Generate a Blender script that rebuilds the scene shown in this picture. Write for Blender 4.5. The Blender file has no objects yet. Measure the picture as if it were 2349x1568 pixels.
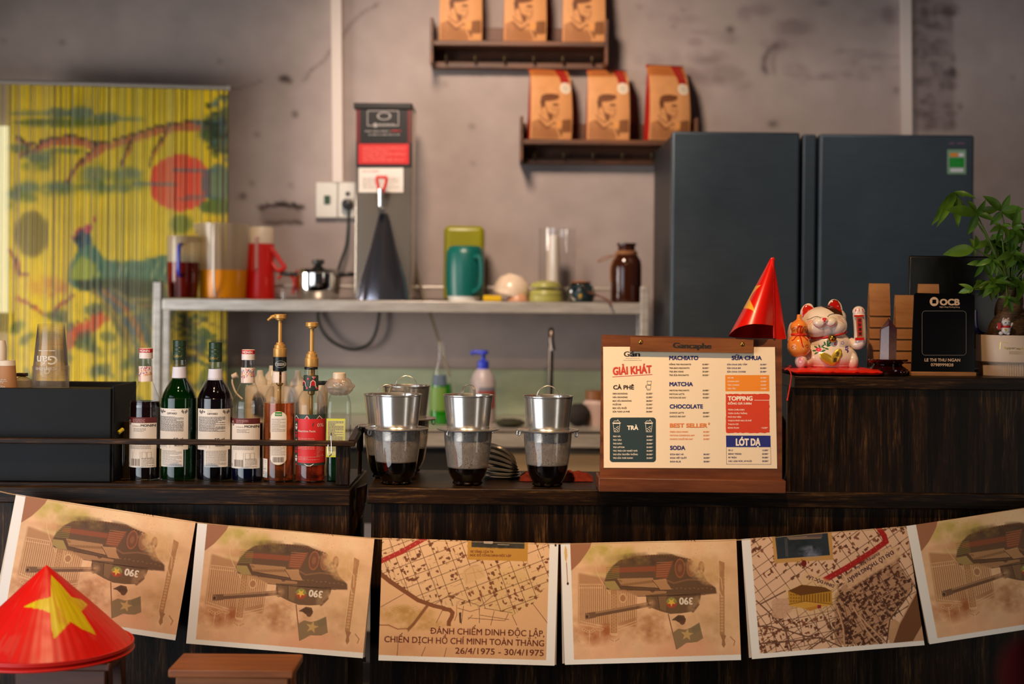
import bpy, math, random
import numpy as np
from mathutils import Vector, Matrix, noise as mnoise
from mathutils.bvhtree import BVHTree

S = bpy.context.scene
COL = S.collection
PI = math.pi
# ---------------------------------------------------------------- camera
F, CX, HY, HC, ROLL = 3262.0, 1174.5, 690.0, 1.35, math.radians(0.55)
cam = bpy.data.objects.new('camera', bpy.data.cameras.new('camera'))
COL.objects.link(cam)
cam.data.sensor_width = 36.0
cam.data.lens = 36.0 * F / 2349.0
cam.data.shift_y = -(784.0 - HY) / 2349.0
cam.data.clip_start = 0.05
cam.location = (0, 0, HC)
cam.rotation_euler = (PI / 2, -ROLL, 0)
cam.data.dof.use_dof = True
cam.data.dof.focus_distance = 3.17
cam.data.dof.aperture_fstop = 2.0
cam.data.dof.aperture_blades = 9
S.camera = cam
S.view_settings.view_transform = 'Standard'
S.view_settings.look = 'None'
S.view_settings.gamma = 1.0
S.view_settings.exposure = 0.0
S.view_settings.use_curve_mapping = False
S.cycles.use_denoising = True
S.cycles.max_bounces = 10
S.cycles.transparent_max_bounces = 48
S.cycles.transmission_bounces = 8
S.cycles.caustics_reflective = False
S.cycles.caustics_refractive = False
S.cycles.sample_clamp_indirect = 4.0

# ---------------------------------------------------------------- world and lights
w = bpy.data.worlds.new('room_air')
S.world = w
w.use_nodes = True
w.node_tree.nodes['Background'].inputs[0].default_value = (0.62, 0.58, 0.56, 1)
w.node_tree.nodes['Background'].inputs[1].default_value = 0.045


def aim(o, tgt):
    d = Vector(tgt) - o.location
    o.rotation_euler = d.to_track_quat('-Z', 'Y').to_euler()


def area(name, loc, tgt, sx, sy, watts, col, spread=180):
    l = bpy.data.lights.new(name, 'AREA')
    l.shape = 'RECTANGLE'
    l.size, l.size_y, l.energy, l.color = sx, sy, watts, col
    l.spread = math.radians(spread)
    o = bpy.data.objects.new(name, l)
    COL.objects.link(o)
    o.location = loc
    aim(o, tgt)
    return o


def spot(name, loc, tgt, watts, col, deg, blend, rad):
    l = bpy.data.lights.new(name, 'SPOT')
    l.energy, l.color, l.spot_size, l.spot_blend, l.shadow_soft_size = watts, col, math.radians(deg), blend, rad
    o = bpy.data.objects.new(name, l)
    COL.objects.link(o)
    o.location = loc
    aim(o, tgt)
    return o


WARM = (1.0, 0.635, 0.33)
COOL = (0.86, 0.93, 1.0)
area('shopfront_daylight', (-1.9, 1.6, 1.0), (-0.25, 3.17, 1.0), 1.75, 1.96, 17, COOL, 110)
area('curtain_fill_light', (-2.7, 3.95, 1.15), (-1.2, 5.12, 1.05), 0.8, 1.3, 17, (1.0, 0.93, 0.84), 100)  # added fill that brightens the bead curtain, not a real window
area('side_daylight', (1.95, 1.3, 1.0), (0.0, 3.2, 1.0), 0.45, 1.9, 4.5, (1.0, 0.93, 0.84))
spot('counter_spotlight', (0.22, 2.05, 2.65), (0.30, 3.32, 1.22), 132, WARM, 60, 1.0, 0.035)
spot('left_counter_spotlight', (-0.68, 2.0, 2.65), (-0.64, 3.2, 1.1), 138, WARM, 66, 1.0, 0.035)
spot('kitchen_lamp', (-0.40, 3.5, 2.95), (0.12, 5.3, 1.62), 225, (1.0, 0.765, 0.58), 74, 1.0, 0.22)
spot('right_wall_fill_light', (0.75, 3.3, 2.95), (1.9, 5.3, 1.55), 60, (1.0, 0.86, 0.78), 52, 1.0, 0.15)  # added fill for the wall right of the fridges, not a real lamp
# ---------------------------------------------------------------- helpers
CR, SR = math.cos(ROLL), math.sin(ROLL)


def P(px, py, Y):
    u, v = (px - CX) / F, (HY - py) / F
    return Vector(((u * CR - v * SR) * Y, Y, HC + (u * SR + v * CR) * Y))


def Q(co):
    a, b = co[:, 0] / co[:, 1], (co[:, 2] - HC) / co[:, 1]
    return CX + (a * CR + b * SR) * F, HY - (-a * SR + b * CR) * F


def zof(px, py, Y):
    return P(px, py, Y).z


def lin(c):
    out = []
    for x in c[:3]:
        x = x / 255.0
        out.append(x / 12.92 if x <= 0.04045 else ((x + 0.055) / 1.055) ** 2.4)
    return (*out, 1.0)


def nlin(a):
    return np.where(a <= 0.04045, a / 12.92, ((a + 0.055) / 1.055) ** 2.4)


class Nodes:
    def __init__(s, name):
        s.m = bpy.data.materials.new(name)
        s.m.use_nodes = True
        s.t = s.m.node_tree
        s.b = s.t.nodes['Principled BSDF']
        s.out = s.t.nodes['Material Output']

    def n(s, kind, **kw):
        x = s.t.nodes.new('ShaderNode' + kind)
        for k, v in kw.items():
            if k.startswith('i_'):
                x.inputs[k[2:].replace('_', ' ')].default_value = v
            else:
                setattr(x, k, v)
        return x

    def l(s, a, b):
        s.t.links.new(a, b)


MATS = {}


def mat(name, col=(200, 200, 200), rough=0.5, metal=0.0, **kw):
    if name in MATS:
        return MATS[name]
    N = Nodes(name)
    N.b.inputs['Base Color'].default_value = lin(col)
    N.b.inputs['Roughness'].default_value = rough
    N.b.inputs['Metallic'].default_value = metal
    for k, v in kw.items():
        N.b.inputs[k].default_value = v
    MATS[name] = N.m
    return N.m


def noisy(name, c1, c2, scale=(1, 1, 1), size=8.0, detail=6.0, rough=0.5, lo=0.35, hi=0.7, bump=0.0, metal=0.0, spec=0.5):
    """two-tone procedural material with stretched noise (wood grain, worn metal, plaster)"""
    if name in MATS:
        return MATS[name]
    N = Nodes(name)
    tc = N.n('TexCoord')
    mp = N.n('Mapping')
    mp.inputs['Scale'].default_value = scale
    N.l(tc.outputs['Object'], mp.inputs['Vector'])
    nz = N.n('TexNoise', i_Scale=size, i_Detail=detail, i_Roughness=0.65)
    N.l(mp.outputs[0], nz.inputs['Vector'])
    cr = N.n('ValToRGB')
    cr.color_ramp.elements[0].position, cr.color_ramp.elements[1].position = lo, hi
    cr.color_ramp.elements[0].color, cr.color_ramp.elements[1].color = lin(c1), lin(c2)
    N.l(nz.outputs['Fac'], cr.inputs['Fac'])
    N.l(cr.outputs['Color'], N.b.inputs['Base Color'])
    N.b.inputs['Roughness'].default_value = rough
    N.b.inputs['Metallic'].default_value = metal
    N.b.inputs['Specular IOR Level'].default_value = spec
    if bump:
        bp = N.n('Bump', i_Strength=bump, i_Distance=0.002)
        N.l(nz.outputs['Fac'], bp.inputs['Height'])
        N.l(bp.outputs[0], N.b.inputs['Normal'])
    MATS[name] = N.m
    return N.m


def scorched(name, axis):
    """almost black stained timber rubbed back to amber along the grain; axis = grain direction"""
    N = Nodes(name)
    tc = N.n('TexCoord')

    def nz(sc, size, det=8.0, dist=0.0):
        mp = N.n('Mapping')
        mp.inputs['Scale'].default_value = sc
        N.l(tc.outputs['Object'], mp.inputs['Vector'])
        x = N.n('TexNoise', i_Scale=size, i_Detail=det, i_Roughness=0.7, i_Distortion=dist)
        N.l(mp.outputs[0], x.inputs['Vector'])
        return x

    def ramp(src, lo, hi):
        r = N.n('MapRange')
        r.inputs[1].default_value, r.inputs[2].default_value = lo, hi
        N.l(src.outputs['Fac'], r.inputs[0])
        return r
    st = {'z': (1, 1, 0.06), 'x': (0.05, 1, 1), 'y': (1, 0.06, 1)}[axis]
    st2 = {'z': (1, 1, 0.45), 'x': (0.3, 1, 1), 'y': (1, 0.3, 1)}[axis]
    a, f, b = nz(st, 230.0, 9.0, 0.5), nz(st, 34.0, 6.0, 0.3), nz(st2, 13.0, 5.0)
    ra, rf, rb = ramp(a, .48, .72), ramp(f, .43, .66), ramp(b, .42, .67)
    m1 = N.n('Math', operation='MULTIPLY')
    N.l(ra.outputs[0], m1.inputs[0])
    N.l(rf.outputs[0], m1.inputs[1])
    mul = N.n('Math', operation='MULTIPLY')
    N.l(m1.outputs[0], mul.inputs[0])
    N.l(rb.outputs[0], mul.inputs[1])
    mx0 = N.n('MixRGB')
    mx0.inputs[1].default_value = (0.0052, 0.0029, 0.0020, 1)
    mx0.inputs[2].default_value = (0.026, 0.0112, 0.0048, 1)
    N.l(rf.outputs[0], mx0.inputs[0])
    mx = N.n('MixRGB')
    mx.inputs[2].default_value = (0.33, 0.155, 0.045, 1)
    N.l(mx0.outputs[0], mx.inputs[1])
    N.l(mul.outputs[0], mx.inputs[0])
    N.l(mx.outputs[0], N.b.inputs['Base Color'])
    N.b.inputs['Roughness'].default_value = 0.36
    N.b.inputs['Specular IOR Level'].default_value = 0.16
    bp = N.n('Bump', i_Strength=0.3, i_Distance=0.0012)
    N.l(a.outputs['Fac'], bp.inputs['Height'])
    N.l(bp.outputs[0], N.b.inputs['Normal'])
    MATS[name] = N.m
    return N.m


def schlick(N, ior=1.5):
    """reflectance of a thin clear wall, the same from both sides"""
    lw = N.n('LayerWeight')
    lw.inputs['Blend'].default_value = .5
    pw = N.n('Math', operation='POWER')
    pw.inputs[1].default_value = 4.0
    N.l(lw.outputs['Facing'], pw.inputs[0])
    f0 = ((ior - 1) / (ior + 1)) ** 2
    ma = N.n('Math', operation='MULTIPLY_ADD')
    ma.inputs[1].default_value, ma.inputs[2].default_value = .85, f0 * 1.3
    N.l(pw.outputs[0], ma.inputs[0])
    return ma


def glass(name, tint=(255, 255, 255), rough=0.02, ior=1.45, cloud=0.0, cloudcol=(230, 225, 215)):
    """thin clear wall: Fresnel reflection over straight transmission, optional milky share"""
    if name in MATS:
        return MATS[name]
    N = Nodes(name)
    tr = N.n('BsdfTransparent')
    tr.inputs[0].default_value = lin(tint)
    gl = N.n('BsdfGlossy')
    gl.inputs['Roughness'].default_value = rough
    fr = schlick(N, ior)
    mx = N.n('MixShader')
    N.l(fr.outputs[0], mx.inputs[0])
    last = tr
    if cloud:
        df = N.n('BsdfDiffuse')
        df.inputs[0].default_value = lin(cloudcol)
        tl = N.n('BsdfTranslucent')
        tl.inputs[0].default_value = lin(cloudcol)
        ad = N.n('MixShader')
        ad.inputs[0].default_value = 0.5
        N.l(df.outputs[0], ad.inputs[1])
        N.l(tl.outputs[0], ad.inputs[2])
        m2 = N.n('MixShader')
        m2.inputs[0].default_value = cloud
        N.l(tr.outputs[0], m2.inputs[1])
        N.l(ad.outputs[0], m2.inputs[2])
        last = m2
    N.l(last.outputs[0], mx.inputs[1])
    N.l(gl.outputs[0], mx.inputs[2])
    N.l(mx.outputs[0], N.out.inputs[0])
    MATS[name] = N.m
    return N.m


def liquid(name, col, trans=1.0, rough=0.02):
    return mat(name, col, rough, 0.0, **{'Transmission Weight': trans, 'IOR': 1.34})


def paintmat(name='painted_print', rough=0.6, spec=0.3, **kw):
    if name in MATS:
        return MATS[name]
    N = Nodes(name)
    at = N.n('Attribute', attribute_name='paint')
    N.l(at.outputs['Color'], N.b.inputs['Base Color'])
    N.b.inputs['Roughness'].default_value = rough
    N.b.inputs['Specular IOR Level'].default_value = spec
    for k, v in kw.items():
        N.b.inputs[k].default_value = v
    MATS[name] = N.m
    return N.m


def org(o):
    v = Vector((0, 0, 0))
    while o is not None:
        v = v + o.location
        o = o.parent
    return v


def tag(o, label=None, cat=None, group=None, kind=None):
    if label: o['label'] = label
    if cat: o['category'] = cat
    if group: o['group'] = group
    if kind: o['kind'] = kind
    return o


def thing(name, label, cat, loc, group=None):
    o = bpy.data.objects.new(name, None)
    o.empty_display_size = 0.05
    COL.objects.link(o)
    o.location = loc
    return tag(o, label, cat, group)


def link(name, me, parent=None, world=True):
    o = bpy.data.objects.new(name, me)
    COL.objects.link(o)
    if parent is not None:
        o.parent = parent
    return o


def dup(root, loc, label=None, group=None, scale=None, rz=None):
    r = root.copy()
    COL.objects.link(r)
    r.location = loc
    if label: r['label'] = label
    if group: r['group'] = group
    if scale: r.scale = (scale,) * 3
    if rz is not None: r.rotation_euler = (0, 0, rz)
    for ch in list(root.children):
        c = ch.copy()
        COL.objects.link(c)
        c.parent = r
        for g in ch.children:
            d = g.copy()
            COL.objects.link(d)
            d.parent = c
    return r


class MB:
    """collects geometry in world (or local) coordinates; build() links it as ONE mesh object"""

    def __init__(s):
        s.v, s.f, s.m, s.s = [], [], [], []

    def add(s, vs, fs, mat=0, smooth=False):
        o = len(s.v)
        s.v.extend([tuple(x) for x in vs])
        s.f.extend([tuple(i + o for i in f) for f in fs])
        s.m.extend([mat] * len(fs))
        s.s.extend([smooth] * len(fs))
        return s

    def box(s, x0, x1, y0, y1, z0, z1, mat=0):
        vs = [(x, y, z) for z in (z0, z1) for y in (y0, y1) for x in (x0, x1)]
        return s.add(vs, [(0, 2, 3, 1), (4, 5, 7, 6), (0, 1, 5, 4), (2, 6, 7, 3), (0, 4, 6, 2), (1, 3, 7, 5)], mat)

    def pbox(s, x0, y0, x1, y1, Y0, Y1, mat=0):
        ym, xm = (y0 + y1) / 2, (x0 + x1) / 2
        return s.box(P(x0, ym, Y0).x, P(x1, ym, Y0).x, Y0, Y1, P(xm, y1, Y0).z, P(xm, y0, Y0).z, mat)

    def slab(s, c, t, mat=0, side=None):
        """four front corners TL,TR,BR,BL (vectors) pushed back by t along the normal"""
        c = [Vector(x) for x in c]
        n = (c[1] - c[0]).cross(c[3] - c[0]).normalized()
        if n.y < 0:
            n = -n
        b = [x + n * t for x in c]
        vs = c + b
        s.add(vs, [(0, 3, 2, 1)], mat)
        return s.add(vs, [(4, 5, 6, 7), (0, 1, 5, 4), (1, 2, 6, 5), (2, 3, 7, 6), (3, 0, 4, 7)], mat if side is None else side)

    def lathe(s, prof, c=(0, 0, 0), seg=40, mat=0, smooth=True, M=None, a0=0.0, a1=2 * PI, sq=None):
        full = abs(a1 - a0 - 2 * PI) < 1e-6
        n = seg if full else seg + 1
        vs = []
        c = Vector(c)
        for r, z in prof:
            for k in range(n):
                a = a0 + (a1 - a0) * k / seg
                ca, sa = math.cos(a), math.sin(a)
                rr = r
                if sq:
                    rr = r / (abs(ca) ** sq + abs(sa) ** sq) ** (1.0 / sq)
                p = Vector((rr * ca, rr * sa, z))
                if M is not None: p = M @ p
                vs.append(p + c)
        fs = []
        for i in range(len(prof) - 1):
            for k in range(seg):
                k2 = (k + 1) % n
                fs.append((i * n + k, i * n + k2, (i + 1) * n + k2, (i + 1) * n + k))
        return s.add(vs, fs, mat, smooth)

    def tube(s, pts, r, seg=10, mat=0, closed=False, flat=None):
        pts = [Vector(p) for p in pts]
        n = len(pts)
        rs = r if isinstance(r, (list, tuple)) else [r] * n
        vs, fs = [], []
        up = Vector((0.0, 0.0, 1.0))
        prev = None
        for i, p in enumerate(pts):
            if closed:
                t = pts[(i + 1) % n] - pts[i - 1]
            else:
                t = pts[min(i + 1, n - 1)] - pts[max(i - 1, 0)]
            t.normalize()
            if prev is None:
                ref = up if abs(t.z) < 0.95 else Vector((1, 0, 0))
                a = t.cross(ref).normalized()
            else:
                a = (prev - t * prev.dot(t)).normalized()
            prev = a
            b = t.cross(a)
            for k in range(seg):
                q = 2 * PI * k / seg
                ka = rs[i] * math.cos(q)
                kb = rs[i] * math.sin(q) * (flat or 1.0)
                vs.append(p + a * ka + b * kb)
        m = n if closed else n - 1
        for i in range(m):
            j = (i + 1) % n
            for k in range(seg):
                k2 = (k + 1) % seg
                fs.append((i * seg + k, i * seg + k2, j * seg + k2, j * seg + k))
        if not closed:
            fs.append(tuple(reversed(range(seg))))
            fs.append(tuple(range((n - 1) * seg, n * seg)))
        return s.add(vs, fs, mat, True)

    def ball(s, c, rx, ry=None, rz=None, seg=24, rings=14, mat=0, M=None):
        ry, rz = ry or rx, rz or rx
        c = Vector(c)
        vs, fs = [], []
        for i in range(rings + 1):
            t = PI * i / rings
            for k in range(seg):
                a = 2 * PI * k / seg
                p = Vector((rx * math.sin(t) * math.cos(a), ry * math.sin(t) * math.sin(a), rz * math.cos(t)))
                if M is not None: p = M @ p
                vs.append(p + c)
        for i in range(rings):
            for k in range(seg):
                k2 = (k + 1) % seg
                fs.append((i * seg + k, (i + 1) * seg + k, (i + 1) * seg + k2, i * seg + k2))
        return s.add(vs, fs, mat, True)

    def grid(s, fn, nu, nv, mat=0, smooth=True, flip=False):
        vs = [fn(i / nu, j / nv) for j in range(nv + 1) for i in range(nu + 1)]
        fs = []
        for j in range(nv):
            for i in range(nu):
                a = j * (nu + 1) + i
                q = (a, a + 1, a + nu + 2, a + nu + 1)
                fs.append(q[::-1] if flip else q)
        return s.add(vs, fs, mat, smooth)

    def poly(s, pts, mat=0, th=0.0, n=None):
        """flat n-gon, optional thickness th along n"""
        pts = [Vector(p) for p in pts]
        k = len(pts)
        if not th:
            return s.add(pts, [tuple(range(k))], mat)
        b = [p + n * th for p in pts]
        fs = [tuple(range(k)), tuple(reversed(range(k, 2 * k)))]
        fs += [(i, i + k, (i + 1) % k + k, (i + 1) % k) for i in range(k)]
        return s.add(pts + b, fs, mat)

    def build(s, name, mats, parent=None, bevel=0.0, local=False, seg=2, sub=0, solid=0.0):
        me = bpy.data.meshes.new(name)
        off = Vector((0, 0, 0)) if (local or parent is None) else org(parent)
        vs = [(a - off.x, b - off.y, c - off.z) for a, b, c in s.v] if off.length else s.v
        me.from_pydata(vs, [], s.f)
        for m_ in (mats if isinstance(mats, (list, tuple)) else [mats]):
            me.materials.append(m_)
        me.polygons.foreach_set('material_index', s.m)
        me.polygons.foreach_set('use_smooth', s.s)
        me.update()
        me.set_sharp_from_angle(angle=math.radians(38))
        o = link(name, me, parent)
        if solid:
            x = o.modifiers.new('solid', 'SOLIDIFY')
            x.thickness = solid
        if bevel:
            x = o.modifiers.new('bevel', 'BEVEL')
            x.width, x.segments, x.limit_method, x.angle_limit = bevel, seg, 'ANGLE', math.radians(40)
            x.harden_normals = False
        if sub:
            x = o.modifiers.new('sub', 'SUBSURF')
            x.levels = x.render_levels = sub
        return o


# ---- writing -------------------------------------------------------------
_TX = {}


COMPOSED = {'Đ': 'D', 'Ơ': 'O', 'Ớ': 'Ó', 'Ờ': 'Ò', 'Ợ': 'Ọ'}


def glyphs(txt, bold=0.0, shear=0.0, space=1.0):
    if any(ch in txt for ch in COMPOSED):
        # stroked and horned letters are composed from the plain letter and a small extra piece
        plain = ''.join(COMPOSED.get(ch, ch) for ch in txt)
        vs, fs, a, b, lv = glyphs(plain, bold, shear, space)
        vs, fs, lv = list(vs), list(fs), list(lv)
        for i, ch in enumerate(txt):
            if ch in COMPOSED:
                dw = glyphs(COMPOSED[ch], bold, shear, space)
                x1 = glyphs(plain[:i + 1], bold, shear, space)[3]
                x0 = x1 - (dw[3] - dw[2])
                k = len(vs)
                if ch == 'Đ':
                    vs += [(x0 - .10, .325), (x0 + .30, .325), (x0 + .30, .405 + bold), (x0 - .10, .405 + bold)]
                    a = min(a, x0 - .10)
                else:
                    vs += [(x1 - .16, .60), (x1 - .06, .60), (x1 + .05, .76), (x1 - .05, .80)]
                    b = max(b, x1 + .05)
                fs.append((k, k + 1, k + 2, k + 3))
                lv += [8] * 4
        return vs, fs, a, b, lv
    if bold:
        # heavier strokes: the plain letter repeated with small shifts
        key = (txt, bold, shear, space)
        if key not in _TX:
            v0, f0, a, b, _ = glyphs(txt, 0.0, shear, space)
            vs, fs, lv = [], [], []
            steps = [(bold * q, 0) for q in (-1, -.6, -.2, .2, .6, 1)] if bold < 0 else None  # negative: thick stems, thin bars
            for c_, (dx, dy) in enumerate(steps or ((0, 0), (-bold, 0), (bold, 0), (-bold * .7, bold * .7), (bold * .7, bold * .7), (-bold * .7, -bold * .7), (bold * .7, -bold * .7))):
                k = len(vs)
                vs += [(x + dx, y + dy) for x, y in v0]
                fs += [tuple(i + k for i in f) for f in f0]
                lv += [c_] * len(v0)
            _TX[key] = (vs, fs, a - abs(bold), b + abs(bold), lv)
        return _TX[key]
    key = (txt, bold, shear, space)
    if key not in _TX:
        cu = bpy.data.curves.new('writing', 'FONT')
        cu.body, cu.size, cu.offset, cu.shear, cu.space_character = txt, 1.0, bold, shear, space
        cu.resolution_u, cu.fill_mode = 3, 'FRONT'
        o = bpy.data.objects.new('writing', cu)
        COL.objects.link(o)
        dg = bpy.context.evaluated_depsgraph_get()
        dg.update()
        me = bpy.data.meshes.new_from_object(o.evaluated_get(dg))
        vs = [(v.co.x, v.co.y) for v in me.vertices]
        fs = [tuple(p.vertices) for p in me.polygons]
        bpy.data.objects.remove(o)
        bpy.data.curves.remove(cu)
        bpy.data.meshes.remove(me)
        xs = [v[0] for v in vs] or [0, 1]
        _TX[key] = (vs, fs, min(xs), max(xs), [0] * len(vs))
    return _TX[key]


def put(mb, fn, txt, x, y, h, mat=0, align='l', width=None, bold=0.02, rot=0.0, shear=0.0, space=1.0, skew=0.0):
    """lettering on a surface: x,y = baseline start (y down), h = capital height, fn(x,y)->point"""
    vs, fs, a, b, lv = glyphs(txt, bold, shear, space)
    k = h / 0.727
    q0, q1, q2 = [Vector(fn(x + d, y + e)) for d, e in ((0, 0), (.5, 0), (0, .5))]
    nr = (q1 - q0).cross(q2 - q0).normalized()
    if nr.y > 0:
        nr = -nr
    kx = k if width is None else width / max(b - a, 1e-6)
    wd = (b - a) * kx
    ox = {'l': 0, 'c': -wd / 2, 'r': -wd}[align]
    cr, sr = math.cos(rot), math.sin(rot)
    out = []
    for (vx, vy), l_ in zip(vs, lv):
        dx, dy = (vx - a) * kx + ox, -vy * k
        out.append(Vector(fn(x + dx * cr - dy * sr, y + dx * sr + dy * cr + skew * dx)) + nr * (l_ * 1.0e-5))
    mb.add(out, fs, mat)


def quad(mb, fn, x0, y0, x1, y1, mat=0, nx=1):
    for i in range(nx):
        a, b = x0 + (x1 - x0) * i / nx, x0 + (x1 - x0) * (i + 1) / nx
        mb.add([fn(a, y0), fn(a, y1), fn(b, y1), fn(b, y0)], [(0, 1, 2, 3)], mat, nx > 1)


def shape(mb, fn, pts, mat=0):
    mb.add([fn(x, y) for x, y in pts], [tuple(range(len(pts)))], mat)


def stroke(mb, fn, pts, wd, mat=0, closed=False):
    n = len(pts)
    for i in range(n if closed else n - 1):
        (x0, y0), (x1, y1) = pts[i], pts[(i + 1) % n]
        d = math.hypot(x1 - x0, y1 - y0) or 1
        nx, ny = -(y1 - y0) / d * wd / 2, (x1 - x0) / d * wd / 2
        ex, ey = (x1 - x0) / d * wd * 0.3, (y1 - y0) / d * wd * 0.3
        mb.add([fn(x0 - ex + nx, y0 - ey + ny), fn(x0 - ex - nx, y0 - ey - ny), fn(x1 + ex - nx, y1 + ey - ny), fn(x1 + ex + nx, y1 + ey + ny)], [(0, 1, 2, 3)], mat)


def stadium(mb, fn, x0, x1, y0, y1, r, mat=0, n=16):
    """round-ended upright label laid as narrow strips so that it follows a curved wall"""
    m, h = (x0 + x1) / 2, (x1 - x0) / 2
    xs = [m - h * math.cos(PI * i / n) for i in range(n + 1)]
    e = [r - r * math.sqrt(max(0.0, 1 - ((x - m) / h) ** 2)) for x in xs]
    for i in range(n):
        mb.add([fn(xs[i], y0 + e[i]), fn(xs[i], y1 - e[i]), fn(xs[i + 1], y1 - e[i + 1]), fn(xs[i + 1], y0 + e[i + 1])], [(0, 1, 2, 3)], mat, True)


def disc(mb, fn, cx, cy, rx, ry=None, mat=0, n=20, r0=0.0):
    ry = ry or rx
    o = [(cx + rx * math.cos(2 * PI * k / n), cy + ry * math.sin(2 * PI * k / n)) for k in range(n)]
    if not r0:
        return shape(mb, fn, o, mat)
    i = [(cx + rx * r0 * math.cos(2 * PI * k / n), cy + ry * r0 * math.sin(2 * PI * k / n)) for k in range(n)]
    mb.add([fn(*p) for p in o + i], [(k, (k + 1) % n, n + (k + 1) % n, n + k) for k in range(n)], mat)


def star_pts(cx, cy, r, rot=0.0, inner=0.40, sy=1.0):
    out = []
    for k in range(10):
        a = rot - PI / 2 + k * PI / 5
        q = r if k % 2 == 0 else r * inner
        out.append((cx + q * math.cos(a), cy + q * math.sin(a) * sy))
    return out


def micro(mb, fn, x0, x1, y0, y1, dy, mat=0, seed=1, h=0.34, cw=None):
    """small unreadable print: rows of short word-length dashes"""
    R = random.Random(seed)
    dy *= .74
    cw = (cw or dy * 1.2) * .8
    y = y0
    while y < y1 - dy * 0.4:
        x = x0
        end = x1 if R.random() < 0.8 else x0 + (x1 - x0) * R.uniform(0.4, 0.9)
        while x < end:
            wl = min(R.uniform(0.5, 2.6) * cw, end - x)
            if wl > 0.2 * cw:
                quad(mb, fn, x, y, x + wl, y + dy * h, mat)
            x += wl + 0.35 * cw
        y += dy


def bars(mb, fn, x0, x1, y0, y1, mat=0, seed=3):
    R = random.Random(seed)
    x = x0
    while x < x1:
        wd = R.choice((0.35, 0.5, 0.9, 1.2))
        quad(mb, fn, x, y0, min(x + wd, x1), y1, mat)
        x += wd + R.choice((0.4, 0.6, 1.0))


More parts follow.
